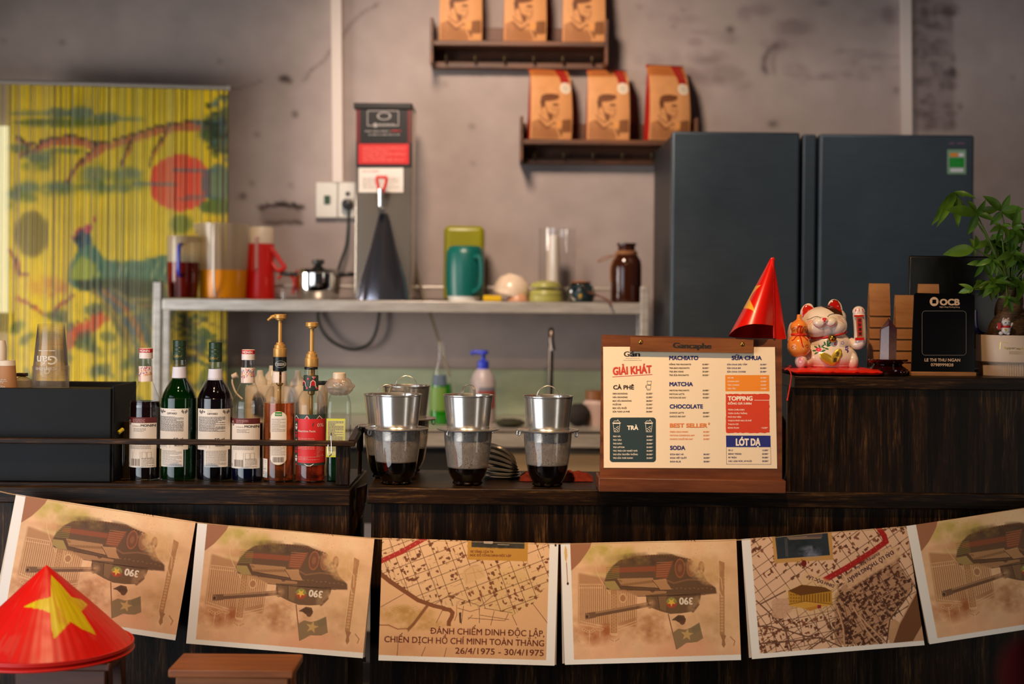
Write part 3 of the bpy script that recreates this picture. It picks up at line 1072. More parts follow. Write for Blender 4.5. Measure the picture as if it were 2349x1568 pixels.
p = onshelf(729, Y + .04)
t = thing('saucepan', 'stainless steel saucepan with a black-knobbed lid and dark side handles', 'pan', p)
r = u(52, Y)
MB().lathe([(0, 0), (r * .8, 0), (r * .93, .012), (r, .05), (r, .094), (r * 1.04, .097)], p, 44).build('pan_body', M_CHROME, t)
MB().lathe([(r * 1.05, .097), (r * .95, .108), (r * .4, .118), (0, .12)], p, 44).build('lid', M_CHROME, t)
MB().lathe([(0, .118), (.012, .12), (.016, .126), (.022, .128), (.022, .142), (0, .144)], p, 24).build('lid_knob', M_BLACKP, t)
for s_ in (-1, 1):
    MB().tube(bezier([p + Vector((s_ * r * .95, -.02, .088)), p + Vector((s_ * r * 1.35, -.03, .092)), p + Vector((s_ * r * 1.6, 0, .092)), p + Vector((s_ * r * .95, .02, .088))], 6), .007, 8).build('side_handle', M_BLACKP, t)

# --- hot coffee dispenser
Y0 = 4.97
t = thing('coffee_dispenser', 'tall square steel coffee dispenser with black and red panels and a red tap', 'coffee dispenser', onshelf(879, 5.08))
L, Rr, T0, B0 = 815, 945, 240, 687
b = MB().pbox(L, T0 + 8, Rr, B0, Y0, Y0 + .19)
b.build('casing', mat('dispenser_steel', (186, 174, 160), .16, .8), t, bevel=0.004)
MB().pbox(L - 4, T0 - 4, Rr + 1, T0 + 10, Y0 - .008, Y0 + .19).build('lid', M_BLACKP, t, bevel=0.004)


def fl(d):
    return lambda x, y: P(x, y, Y0 - d)


b = MB()
quad(b, fl(.001), 817, 250, 943, 330, 3)
quad(b, fl(.0016), 826, 250, 935, 327, 0)
quad(b, fl(.0016), 822, 330, 938, 376, 1)
quad(b, fl(.0013), 817, 328, 945, 384, 0)
quad(b, fl(.0016), 823, 385, 925, 441, 2)
f2 = fl(.0022)
stroke(b, f2, [(843, 254), (914, 254), (914, 288), (843, 288)], 1.5, 4, True)
disc(b, f2, 881, 266, 16, 9, 4, r0=.8)
disc(b, f2, 861, 287, 5, 5, 4)
micro(b, f2, 868, 907, 284, 291, 7, 4, 3)
micro(b, f2, 837, 895, 300, 306, 6, 4, 5, cw=9)
micro(b, f2, 898, 920, 299, 306, 7, 1, 6, cw=9)
micro(b, f2, 845, 917, 308, 314, 6, 4, 7, cw=9)
micro(b, f2, 832, 930, 337, 372, 6, 5, 8, cw=9)
micro(b, f2, 832, 872, 392, 398, 7, 1, 9, cw=9)
micro(b, f2, 832, 915, 408, 436, 6, 6, 10, cw=8)
b.build('front_panel', [mat('panel_black', (26, 25, 27), .35), mat('panel_red', (196, 30, 30), .4), mat('panel_white', (222, 214, 206), .5), mat('panel_maroon', (96, 14, 18), .4), mat('panel_silver_print', (168, 160, 156), .5), mat('panel_pale_red', (226, 110, 100), .5), mat('panel_grey_print', (150, 130, 120), .5)], t)
tp = P(874, 440, Y0 - .055)
b = MB().tube([P(874, 449, Y0), tp + Vector((0, 0, -.012))], .011, 14).tube([tp + Vector((0, 0, .01)), tp + Vector((0, 0, -.05))], [.012, .009], 14)
tapo = b.build('tap', M_CHROME, t)
b = MB().tube(bezier([P(864, 407, Y0 - .06), P(867, 425, Y0 - .06), P(875, 446, Y0 - .057), P(884, 425, Y0 - .06), P(887, 407, Y0 - .06)], 5), .0055, 8)
b.tube([P(863, 406, Y0 - .06), P(888, 406, Y0 - .06)], .0062, 8)
b.build('tap_lever', M_REDP, tapo)['label'] = 'red tap lever'
# half cone modelled after the tap's distorted reflection in the steel front
b = MB()
b.lathe([(u(62, Y0), 0), (u(52, Y0), u(50, Y0)), (u(30, Y0), u(120, Y0)), (u(14, Y0), u(185, Y0)), (u(9, Y0), u(198, Y0))], (P(879, 600, Y0).x, Y0 + .001, ZS + .002), 40, a0=PI, a1=2 * PI, M=Matrix.Diagonal((1, .42, 1)))
b.build('reflection_cone', mat('dark_polished_steel', (170, 168, 182), .1, .95), t)

# --- socket and cables
t = thing('wall_socket', 'white double wall socket with a black plug beside the coffee dispenser', 'socket', P(770, 458, YW))
MB().pbox(725, 418, 774, 499, 5.275, 5.299).build('socket_plate', M_WHITEP, t, bevel=0.003)
MB().pbox(776, 418, 815, 499, 5.275, 5.299).build('socket_plate', M_WHITEP, t, bevel=0.003)
MB().pbox(743, 448, 757, 468, 5.27, 5.276).build('rocker_switch', mat('green_switch', (60, 84, 64), .2), t, bevel=0.002)
MB().pbox(793, 440, 802, 449, 5.272, 5.276).build('socket_hole', M_BLACKP, t)
t = thing('power_cable', 'black plugged-in cable dropping from the socket and looping under the shelf', 'cable', P(798, 470, 5.26))
MB().lathe([(0, 0), (.022, 0), (.02, .03), (0, .034)], P(798, 469, 5.274), 24, M=Matrix.Rotation(PI / 2, 4, 'X')).build('plug', M_BLACKP, t)
b = MB().tube(bezier([P(799, 475, 5.245), P(800, 505, 5.24), P(795, 560, 5.24), P(782, 600, 5.24), P(768, 640, 5.245), P(745, 680, 5.278), P(729, 718, 5.282), P(738, 756, 5.27), P(765, 785, 5.27), P(808, 801, 5.27), P(845, 789, 5.27), P(863, 757, 5.27), P(872, 700, 5.278)], 8), .0058, 8)
b.build('cord', mat('dark_green_rubber', (16, 22, 18), .5), t)

# --- right half of the shelf
Y = 5.0
p = onshelf(1064, 5.14)
t = thing('plastic_tub', 'upright yellow-green plastic tub standing behind the teal flask', 'tub', p)
MB().box(p.x - u(46, 5.14), p.x + u(46, 5.14), p.y - .05, p.y + .05, ZS, ZS + u(172, 5.14)).build('tub_body', mat('lime_plastic', (150, 146, 10), .35, **{'Transmission Weight': .2}), t, bevel=0.02, seg=4)
p = onshelf(1066, Y)
t = thing('insulated_jug', 'teal insulated jug with a side handle and white base on the shelf', 'jug', p)
r, h = u(44, Y), u(126, Y)
MB().lathe([(0, u(12, Y)), (r * .93, u(12, Y)), (r * .98, h * .3), (r, h * .6), (r * .98, h * .86), (r * .9, h * .95), (r * .75, h), (0, h)], p, 44).build('jug_body', mat('teal_plastic', (8, 92, 84), .35), t)
MB().lathe([(0, 0), (r * .84, 0), (r * .9, u(12, Y)), (0, u(12, Y))], p, 36).build('base', M_WHITEP, t)
MB().tube(bezier([p + Vector((r * .5, -r * .8, h * .8)), p + Vector((r * .82, -r * 1.0, h * .76)), p + Vector((r * .85, -r, h * .3)), p + Vector((r * .45, -r * .85, h * .16))], 6), .0085, 8).build('handle', mat('teal_plastic'), t)
p = onshelf(1130, Y - .03)
tag(MB().box(p.x - u(21, Y), p.x + u(21, Y), p.y - .02, p.y + .03, ZS, ZS + u(14, Y)).build('sponge', mat('yellow_sponge', (214, 170, 10), .9), bevel=0.004), 'flat yellow sponge at the foot of the teal jug', 'sponge')


def bowl(name, px, Y, rpx, hpx, m_, label, prof, cat='bowl', group=None):
    p = onshelf(px, Y)
    r_, h_ = u(rpx, Y), u(hpx, Y)
    o = MB().lathe([(a * r_, c * h_) for a, c in prof], p, 36).build(name, m_)
    return tag(o, label, cat, group)


UP = [(0, 0), (.96, 0), (1, .06), (.95, .4), (.8, .75), (.45, .95), (.42, 1), (0, 1)]
M_CREAM = noisy('cream_china', (222, 196, 170), (232, 210, 188), size=14, rough=.25)
bowl('bowl', 1187, Y, 24, 22, mat('peach_china', (206, 150, 118), .3), 'small peach bowl under the tilted cream bowl', UP, group='bowls on the steel shelf')
p = onshelf(1170, Y + .03)
o = MB().lathe([(a * u(43, Y), c * u(50, Y)) for a, c in UP], p + Vector((0, 0, u(13, Y))), 36, M=Matrix.Rotation(.26, 4, 'Y')).build('bowl', M_CREAM)
tag(o, 'cream china bowl turned upside down and tilted on the shelf', 'bowl', 'bowls on the steel shelf')
MG = mat('green_china', (156, 152, 78), .3)
bowl('bowl', 1252, Y, 40, 16, MG, 'bottom green bowl of the short upturned green stack', [(0, 0), (.97, 0), (1, .1), (.96, 1), (0, 1)], group='green bowls')
for k, lab in ((1, 'middle green bowl of the short upturned green stack'), (2, 'top green bowl of the short upturned green stack')):
    p = onshelf(1252, Y) + Vector((0, 0, u(16, Y) * k + .0005 * k))
    r_ = u(40 - 2 * k, Y)
    o = MB().lathe([(0, 0), (r_ * .97, 0), (r_, .002), (r_ * .93, u(10, Y)), (r_ * .6, u(14, Y)), (r_ * .55, u(15.5, Y)), (0, u(15.5, Y))], p, 36).build('bowl', MG)
    tag(o, lab, 'bowl', 'green bowls')
p = onshelf(1277, 5.15)
r_, h_ = u(42, 5.15), u(168, 5.15)
tag(MB().lathe([(r_ * .95, 0), (r_, .01), (r_, h_), (r_ * .97, h_), (r_ * .97, .012), (0, .012)], p, 40).build('glass_vase', glass('clear_glass')), 'tall clear glass cylinder behind the green bowls', 'vase')
p = onshelf(1267, 5.15)
tag(MB().lathe([(0, .013), (u(15, 5.15), .013), (u(15, 5.15), h_ * .9), (0, h_ * .92)], p, 28).build('paper_roll', mat('pale_paper', (222, 208, 192), .8)), 'pale paper roll standing inside the clear glass cylinder', 'paper roll')

p = onshelf(1332, Y)
t = thing('patterned_pot', 'small dark patterned pot with a steel strainer leaning on its front', 'pot', p)
r_, h_ = u(33, Y), u(46, Y)
b = Canvas(120, 40, (24, 46, 52), 0, 0, 1, 1)
for k in range(60):
    b.ell(R.random(), R.random(), .02, .07, R.choice([(210, 196, 170), (160, 40, 24), (30, 80, 90), (196, 150, 60)]), .9)
prof = [(.0, 0), (.8, 0), (1, .3), (1, .6), (.8, .85), (.62, .92), (.68, 1)]
vs, cs = [], []
for j in range(40):
    q = j / 39 * 6
    i_ = min(int(q), 5)
    f_ = q - i_
    rr, zz = [prof[i_][n_] * (1 - f_) + prof[i_ + 1][n_] * f_ for n_ in (0, 1)]
    for k in range(120):
        a = 2 * PI * k / 119
        vs.append((p.x + rr * r_ * math.cos(a), p.y + rr * r_ * math.sin(a), p.z + zz * h_))
        cs.append(b.a[39 - j, k])
np_mesh('pot_body', vs, gridquads(120, 40), cs, [paintmat('painted_china', .25)], t)
MB().lathe([(r_ * .7, h_ * .98), (r_ * .72, h_ * 1.03), (r_ * .3, h_ * 1.08), (0, h_ * 1.1)], p, 30).build('pot_lid', mat('brown_china', (150, 92, 52), .3), t)
p2 = onshelf(1325, Y - .05) + Vector((0, 0, u(24, Y)))
t = thing('wire_strainer', 'crumpled shiny wire strainer with a handle hanging over the shelf edge', 'strainer', p2)
b = MB()
for k in range(7):
    a = -1.2 + k * .4
    b.tube([p2 + Vector((u(22, Y) * math.cos(q) * math.cos(a * .6), -.012 * math.sin(q), u(20, Y) * math.sin(q + a * .3))) for q in np.linspace(0, 2 * PI, 22)[:-1]], .0013, 6, closed=True)
b.build('mesh_bowl', M_CHROME, t)
MB().tube(bezier([p2 + Vector((u(22, Y), 0, 0)), onshelf(1375, Y - .05) + Vector((0, 0, .022)), onshelf(1396, Y - .08) + Vector((0, 0, .006)), onshelf(1402, Y - .1) + Vector((0, 0, -.012))], 6), .004, 8).build('handle', mat('brown_wood_handle', (92, 56, 40), .5), t)

p = onshelf(1436, Y + .02)
t = thing('stoneware_bottle', 'dark brown glazed bottle with twine round its neck, right end of the shelf', 'bottle', p)
r_, h_ = u(35, Y), u(137, Y)
MB().lathe([(0, 0), (r_ * .96, 0), (r_, h_ * .05), (r_, h_ * .6), (r_ * .96, h_ * .7), (r_ * .72, h_ * .8), (r_ * .58, h_ * .84), (r_ * .56, h_ * .95), (r_ * .64, h_ * .965), (r_ * .64, h_), (r_ * .45, h_), (r_ * .45, h_ * .9)], p, 40).build('bottle_body', mat('brown_glaze', (54, 22, 8), .12), t)
b = MB()
for k in range(3):
    b.tube([p + Vector((r_ * .66 * math.cos(q), r_ * .66 * math.sin(q), h_ * (.82 + .018 * k))) for q in np.linspace(0, 2 * PI, 25)[:-1]], .0035, 6, closed=True)
b.tube(bezier([p + Vector((-r_ * .7, -r_ * .2, h_ * .8)), p + Vector((-r_ * 1.5, -r_ * .2, h_ * .76)), p + Vector((-r_ * 1.9, -r_ * .2, h_ * .68)), p + Vector((-r_ * 1.4, -r_ * .2, h_ * .72)), p + Vector((-r_ * .8, -r_ * .4, h_ * .8))], 5), .0022, 6)
b.tube(bezier([p + Vector((-r_ * .6, -r_ * .5, h_ * .82)), p + Vector((-r_ * 1.03, -r_ * .25, h_ * .6)), p + Vector((-r_ * 1.02, -r_ * .3, h_ * .35))], 5), .003, 6)
b.build('twine', mat('twine', (140, 92, 56), .9), t)

# --- things on the sink table
b = MB().tube(bezier([P(942, 560, 5.262), P(960, 640, 5.25), P(990, 730, 5.1), P(1012, 800, 5.0), P(1032, 862, 4.93)], 8), .006, 8)
tag(b.build('water_hose', glass('clear_hose', (225, 220, 205), .15, cloud=.35, cloudcol=(200, 190, 170))), 'thin clear plastic hose slanting from the wall behind the shelf to the sink', 'hose')
p = P(1011, 986, 4.9)
p.z = zt
t = thing('dish_soap_bottle', 'clear bottle half full of green dish soap by the sink', 'bottle', p)
s_ = u(1, 4.9)
MB().lathe([(0, 0), (27 * s_, 0), (28 * s_, 6 * s_), (26 * s_, 70 * s_), (22 * s_, 100 * s_), (9 * s_, 150 * s_), (8 * s_, 185 * s_), (0, 185 * s_)], p, 32).build('bottle_body', glass('clear_glass'), t)
MB().lathe([(0, 1 * s_), (26 * s_, 1 * s_), (25.5 * s_, 70 * s_), (22.5 * s_, 92 * s_), (0, 92 * s_)], p, 32).build('dish_soap', liquid('dish_soap', (30, 150, 20), .4), t)
MB().lathe([(27.3 * s_, 30 * s_), (26.6 * s_, 84 * s_)], p, 24, a0=-PI * .85, a1=-PI * .35).build('label', mat('yellow_green_label', (96, 132, 52), .5), t)
MB().lathe([(24.6 * s_, 88 * s_), (20.6 * s_, 112 * s_)], p, 24, a0=-PI * .8, a1=-PI * .3).build('neck_label', mat('blue_label', (66, 84, 104), .5), t)
p = P(1107, 986, 4.95)
p.z = zt
t = thing('pump_bottle', 'white pump bottle with a blue pump head and red label by the sink', 'bottle', p)
s_ = u(1, 4.95)
MB().lathe([(0, 0), (28 * s_, 0), (29 * s_, 5 * s_), (29 * s_, 92 * s_), (23 * s_, 112 * s_), (12 * s_, 124 * s_), (0, 124 * s_)], p, 36).build('bottle_body', mat('grey_white_plastic', (176, 164, 168), .35), t)
b = MB().lathe([(0, 122 * s_), (13 * s_, 122 * s_), (13 * s_, 140 * s_), (5 * s_, 144 * s_), (5 * s_, 156 * s_), (12 * s_, 158 * s_), (11 * s_, 165 * s_), (0, 166 * s_)], p, 24)
b.tube([p + Vector((0, 0, 161 * s_)), p + Vector((-24 * s_, 0, 161 * s_)), p + Vector((-28 * s_, 0, 156 * s_))], [5 * s_, 4.5 * s_, 4 * s_], 8)
b.build('pump_head', mat('blue_plastic'), t)
MB().lathe([(29.5 * s_, 34 * s_), (29.5 * s_, 74 * s_)], p, 24, a0=-PI * .62, a1=-PI * .12).build('label', mat('red_white_label', (150, 66, 62), .5), t)
MB().lathe([(29.6 * s_, 74 * s_), (29.6 * s_, 82 * s_)], p, 24, a0=-PI * .6, a1=-PI * .15).build('label_band', mat('grey_blue_label', (110, 116, 130), .5), t)
p = P(1262, 986, 5.0)
p.z = zt
t = thing('faucet', 'tall dark gooseneck faucet standing behind the sink', 'faucet', p)
s_ = u(1, 5.0)
MB().tube([p, p + Vector((0, 0, 185 * s_))] + [p + Vector((0, -11 * s_ + 11 * s_ * math.cos(q), 185 * s_ + 26 * s_ * math.sin(q))) for q in np.linspace(.2, PI, 12)] + [p + Vector((4 * s_, -24 * s_, 165 * s_))], 6.0 * s_, 12).build('spout', mat('dark_nickel', (118, 104, 96), .18, 1.0), t)
MB().lathe([(0, 0), (14 * s_, 0), (12 * s_, 8 * s_), (7 * s_, 12 * s_), (0, 12 * s_)], p, 24).build('base', mat('dark_nickel'), t)
for px, Yq, rr, hh, nm, c1, lab, cat, seed in [(1170, 4.8, 34, 18, 'scouring_pad', (44, 42, 24), 'dark olive scouring pad lying on the sink table', 'scouring pad', 3), (1326, 4.85, 28, 52, 'scrubbing_brush', (32, 26, 24), 'dark round scrubbing brush beside the brown-lidded jar', 'brush', 9)]:
    p = P(px, 986, Yq)
    p.z = zt
    s_ = u(1, Yq)
    b = MB()
    b.ball(p + Vector((0, 0, hh * s_ / 2)), rr * s_, rr * s_, hh * s_ / 2, 40, 24)
    b.v = [tuple(Vector(v) + (Vector(v) - p).normalized() * mnoise.noise(Vector(v) * 90) * .004) if v[2] > p.z + .003 else v for v in b.v]
    tag(b.build(nm, mat(nm, c1, .9)), lab, cat)
p = P(1368, 986, 4.9)
p.z = zt
t = thing('plastic_jar', 'pale plastic jar with a brown lid just left of the menu board', 'jar', p)
s_ = u(1, 4.9)
MB().lathe([(0, 0), (30 * s_, 0), (31 * s_, 50 * s_), (24 * s_, 58 * s_), (0, 58 * s_)], p, 32).build('jar_body', mat('pale_jar_plastic', (190, 164, 156), .4), t)
MB().lathe([(0, 58 * s_), (26 * s_, 58 * s_), (26 * s_, 78 * s_), (0, 79 * s_)], p, 32).build('lid', mat('brown_lid', (120, 72, 30), .5), t)

# ---------------------------------------------------------------- fridges
N = Nodes('fridge_front')
tc, mp = N.n('TexCoord'), N.n('Mapping')
mp.inputs['Scale'].default_value = (1, 1, 40)
N.l(tc.outputs['Object'], mp.inputs['Vector'])
nz = N.n('TexNoise', i_Scale=18.0, i_Detail=4.0)
N.l(mp.outputs[0], nz.inputs['Vector'])
n2 = N.n('TexNoise', i_Scale=5.0, i_Detail=6.0)
N.l(tc.outputs['Object'], n2.inputs['Vector'])
cr = N.n('ValToRGB')
cr.color_ramp.elements[0].color, cr.color_ramp.elements[1].color = lin((58, 66, 74)), lin((84, 95, 104))
N.l(nz.outputs['Fac'], cr.inputs[0])
N.l(cr.outputs[0], N.b.inputs['Base Color'])
r2 = N.n('MapRange')
r2.inputs[1].default_value, r2.inputs[2].default_value, r2.inputs[3].default_value, r2.inputs[4].default_value = .35, .7, .34, .5
N.l(n2.outputs['Fac'], r2.inputs[0])
N.l(r2.outputs[0], N.b.inputs['Roughness'])
N.b.inputs['Metallic'].default_value = .6
MATS['fridge_front'] = N.m
YFr = 4.62
M_FB = mat('fridge_casing', (24, 25, 28), .5)
for k, (x0, x1, y0, lab) in enumerate([(1540, 1834, 302, 'dark grey steel fridge on the left, beside the bag shelf'), (1842, 2234, 308, 'dark grey steel fridge on the right with a green energy sticker')]):
    xa, xb = P(x0, 500, YFr).x, P(x1, 500, YFr).x
    zt_ = P((x0 + x1) / 2, y0, YFr).z
    t = thing('fridge', lab, 'fridge', ((xa + xb) / 2, YFr + .3, 0), 'fridges at the back wall')
    MB().box(xa + .004, xb - .004, YFr + .055, 5.24, .03, zt_ - .004).build('casing', M_FB, t, bevel=.006)
    zsplit = .62
    dx0 = xa if k == 0 else P(1879, 500, YFr).x
    MB().box(dx0, xb, YFr, YFr + .05, zsplit + .008, zt_).build('door', N.m, t, bevel=.008, seg=3)
    MB().box(dx0, xb, YFr, YFr + .05, .05, zsplit - .008).build('door', N.m, t, bevel=.008, seg=3)
    MB().box(xa + .02, xb - .02, YFr + .06, YFr + .1, 0, .04).build('plinth', M_BLACKP, t)
    if k == 1:
        MB().box(xa, P(1873, 500, YFr).x, YFr + .012, YFr + .05, .05, zt_).build('handle_strip', N.m, t, bevel=.006, seg=3)
        b = MB()
        fF = lambda d: (lambda x, y: P(x, y, YFr - d))
        quad(b, fF(.001), 2173, 343, 2216, 399, 0)
        quad(b, fF(.0016), 2178, 362, 2211, 383, 1)
        quad(b, fF(.0016), 2179, 351, 2198, 359, 2)
        quad(b, fF(.0016), 2199, 351, 2211, 359, 3)
        quad(b, fF(.0016), 2180, 386, 2210, 394, 3)
        micro(b, fF(.002), 2182, 2205, 365, 382, 4, 4, 5)
        b.build('energy_label', [mat('label_pale_green', (118, 150, 120), .5), mat('label_green', (0, 128, 20), .5), mat('label_orange', (216, 130, 40), .5), mat('label_white', (206, 204, 206), .5), mat('label_mint', (60, 160, 80), .5)], t)['label'] = 'green energy label'
        b = MB()
        micro(b, fF(.001), 2178, 2213, 327, 332, 6, 0, 4, cw=20, h=.7)
        b.build('nameplate', mat('plum_print', (110, 84, 98), .4), t)

# ---------------------------------------------------------------- wall shelves and coffee bags
M_KRAFT = paintmat('kraft_print', .55, .3)
bagc = Canvas(150, 220, (208, 146, 92), 860, 520, 1215, 1095)
bagc.grain(.05, 60, 5)
bagc.poly([(860, 520), (1215, 520), (1215, 592), (860, 592)], (190, 112, 56), 1)
bagc.poly([(1085, 520), (1165, 520), (1185, 650), (1118, 650)], (160, 26, 18), 1)
for k in range(5):
    bagc.line([(1118 + k * 5, 545 + k * 18), (1150 + k * 5, 540 + k * 18)], 5, (214, 120, 100), .7)
for k in range(4):
    bagc.line([(905, 550 + k * 11), (1070, 550 + k * 11)], 4, (110, 54, 24), .5)
bagc.ell(1150, 690, 45, 45, (230, 212, 190), 1)
bagc.ell(1150, 690, 28, 28, (196, 184, 160), .6)
DB, MBn = (86, 46, 24), (122, 70, 38)
bagc.poly([(950, 800), (955, 760), (985, 742), (1040, 738), (1095, 745), (1098, 770), (1060, 790), (1000, 800)], DB, .9)
bagc.poly([(945, 795), (985, 790), (985, 830), (960, 860), (950, 830)], DB, .85)
bagc.ell(1068, 824, 26, 10, DB, .8)
bagc.poly([(1000, 880), (1050, 900), (1040, 950), (1020, 940)], DB, .7)
bagc.line([(985, 830), (1000, 880), (1020, 940), (1010, 960), (960, 930), (940, 900)], 9, MBn, .8)
bagc.line([(1090, 850), (1085, 890), (1060, 930)], 8, MBn, .7)
bagc.poly([(885, 960), (940, 935), (1000, 990), (1060, 1000), (1100, 1060), (1090, 1085), (885, 1085)], MBn, .45)
bagc.line([(940, 950), (1000, 1010), (1060, 960), (1080, 990)], 10, DB, .7)
bagc.poly([(1120, 940), (1190, 930), (1195, 1030), (1110, 1040)], DB, .55)
bagc.ell(1095, 975, 26, 28, (224, 152, 84), .9)
bagc.line([(1095, 1010), (1120, 1060)], 14, DB, .7)


for k in range(26):
    bagc.line([(955 + k * 5.4, 800 - (k % 3) * 6), (965 + k * 4.8, 750 + (k % 4) * 5)], 3, (150, 92, 52), .45)
bagc.line([(1040, 850), (1062, 862), (1080, 850)], 4, DB, .6)
bagc.line([(1046, 905), (1066, 910)], 5, DB, .7)
bagc.line([(960, 830), (955, 870), (975, 905)], 6, DB, .5)
for k in range(14):
    bagc.line([(890 + k * 15, 1080), (905 + k * 13, 985 + (k % 4) * 14)], 4, (96, 54, 30), .4)
for k in range(6):
    bagc.line([(1118, 945 + k * 15), (1190, 940 + k * 15)], 3, (70, 38, 20), .5)


def make_bag(p, sc, lab, group, tall=0.0):
    """paper coffee pouch, base centre p, front faces -Y"""
    t = thing('coffee_bag', lab, 'coffee bag', p, group)
    w_, h1, h2, d = 98 * sc, 143 * sc, (18 + tall) * sc, .075
    nu, nv = 90, 120
    vs, cs = [], []
    for j in range(nv):
        v = j / (nv - 1)
        if v < .86:
            q = v / .86
            z = h1 * q
            y = -d / 2 + .012 * q * q - .012 * math.sin(q * PI)
        else:
            q = (v - .86) / .14
            z = h1 + h2 * q
            y = -d / 2 + .012 + (d * .62) * q
        wv = w_ * (1.0 - .06 * v + .02 * math.sin(v * PI))
        for i in range(nu):
            uu = i / (nu - 1)
            yy = y + .006 * (abs(uu - .5) * 2) ** 3
            vs.append((p.x + (uu - .5) * wv, p.y + yy, p.z + z + .002))
            cs.append(bagc.sample(np.array([875 + uu * 325]), np.array([1088 - v * 560]))[0])
    vs, cs = np.array(vs), np.array(cs)
    ex = MB()
    for i_, m_ in ((0, 1), (nu - 1, 1)):
        fr = [vs[j * nu + i_] for j in range(nv)]
        bk = [(x + (.004 if i_ == 0 else -.004) , p.y + d / 2 - (z - p.z) / (h1 + h2) * d * .3, z) for x, y, z in fr]
        ex.add(fr + bk, [(j, j + 1, nv + j + 1, nv + j) for j in range(nv - 1)], m_)
    l_, r_ = vs[(nv - 1) * nu], vs[nv * nu - 1]
    ex.add([l_, r_, (r_[0], p.y + d / 2 - d * .3, r_[2]), (l_[0], p.y + d / 2 - d * .3, l_[2])], [(0, 1, 2, 3)], 2)
    np_mesh('pouch', vs, gridquads(nu, nv), cs, [M_KRAFT, mat('red_gusset', (176, 30, 22), .5), mat('orange_kraft', (190, 112, 56), .5)], t, extra=ex)
    return t


for k, (x0, x1, ytop, yfr, ybot, xs, lab) in enumerate([
        (986, 1395, 42, 93, 147, [1056, 1202, 1337], 'dark wooden wall shelf with hooks, top one under three coffee bags'),
        (1192, 1602, 268, 320, 370, [1259, 1392, 1528], 'dark wooden wall shelf with hooks, lower one partly behind the fridge')]):
    Y0_ = 5.15
    xa, xb = P(x0, ybot, Y0_).x, P(x1, ybot, Y0_).x
    zc = P((x0 + x1) / 2, yfr, Y0_).z
    z0, z1 = P((x0 + x1) / 2, ybot, Y0_).z, P((x0 + x1) / 2, ytop, Y0_).z
    t = thing('wall_shelf', lab, 'shelf', ((xa + xb) / 2, YW - .01, z0), 'wooden wall shelves')
    MB().box(xa + .012, xb - .012, Y0_ + .006, YW - .004, zc - .018, zc).build('shelf_board', M_SHELFWOOD, t, bevel=.002)
    MB().box(xa + .012, xb - .012, YW - .02, YW - .004, z0, z1 - .01).build('back_board', M_SHELFWOOD, t, bevel=.002)
    for x in (xa, xb - .012):
        MB().box(x, x + .012, Y0_, YW - .004, z0, z1).build('side_panel', M_SHELFWOOD, t, bevel=.002)
    MB().box(xa + .012, xb - .012, Y0_ + .1, Y0_ + .115, z0, z0 + .022).build('hook_rail', M_SHELFWOOD, t, bevel=.002)
    for j in range(6):
        x = xa + (xb - xa) * (.085 + .166 * j)
        zz = z0 + .026
        MB().tube(bezier([(x, Y0_ + .1, zz), (x, Y0_ + .075, zz - .004), (x, Y0_ + .066, zz + .008), (x, Y0_ + .07, zz + .018)], 5), .004, 8).build('hook', mat('dull_brass', (104, 88, 62), .4, .8), t)
    for j, px in enumerate(xs):
        names = [['leftmost', 'middle', 'rightmost'][j], ['upper', 'lower'][k]]
        lab = f'{names[0]} kraft coffee bag of three on the {names[1]} wooden shelf'
        if k == 1 and j == 2:
            lab = 'taller kraft coffee bag standing above the fridge corner, right end of the lower shelf'
        bg = make_bag(Vector((P(px, yfr, 5.2).x, 5.205, zc)), 5.17 / F, lab, f'coffee bags on the {names[1]} shelf', 16 if (k == 1 and j == 2) else 4)
        bg.rotation_euler[2] = [[.06, .1, .05], [.2, .08, .24]][k][j]
# ---------------------------------------------------------------- front bar counters
YC = 3.10
ZC = P(1100, 1120, YC).z
ZCL = P(400, 1119, YC).z        # left counter is level with its neighbour to a few millimetres
TH = 0.036
xg0, xg1 = P(803, 1140, YC).x, P(841, 1140, YC).x
t = thing('bar_counter', 'left dark timber bar counter carrying the bottle tray', 'counter', (-1.2, YC + .15, 0), 'bar counter sections')
MB().box(-2.1, xg0, YC, YC + .36, ZCL - TH, ZCL).build('counter_top', M_OAK_X, t, bevel=.003)
MB().box(-2.1, P(799, 1200, YC).x, YC + .016, YC + .034, 0, ZCL - TH).build('front_panel', M_OAK_Z, t)
MB().box(P(799, 1200, YC).x - .02, P(799, 1200, YC).x, YC + .036, YC + .34, 0, ZCL - TH).build('end_panel', M_OAK_Z, t)
t = thing('bar_counter', 'middle and right dark timber bar counter under the coffee glasses and menu board', 'counter', (.6, YC + .15, 0), 'bar counter sections')
MB().box(xg1, 2.1, YC, YC + .335, ZC - TH, ZC).build('counter_top', M_OAK_X, t, bevel=.003)
MB().box(P(850, 1200, YC).x, 2.1, YC + .014, YC + .032, 0, ZC - TH).build('front_panel', M_OAK_Z, t)
MB().box(P(850, 1200, YC).x, P(850, 1200, YC).x + .02, YC + .034, YC + .31, 0, ZC - TH).build('end_panel', M_OAK_Z, t)
# dark hinged flap bracket seen in the gap between the two counters
b = MB()
xm0, xm1 = P(808, 1200, YC + .1).x, P(836, 1200, YC + .1).x
b.slab([P(818, 1120, YC + .08), P(838, 1112, YC + .08), P(834, 1160, YC + .08), P(815, 1168, YC + .08)], .05)
b.slab([P(815, 1166, YC + .08), P(834, 1160, YC + .08), P(827, 1188, YC + .08), P(808, 1192, YC + .08)], .05)
b.slab([P(808, 1192, YC + .08), P(827, 1188, YC + .08), P(829, 1420, YC + .08), P(808, 1420, YC + .08)], .05)
tag(b.build('flap_bracket', M_OAK_Z, bevel=.003), 'dark bent timber bracket in the gap between the two counters', 'bracket')

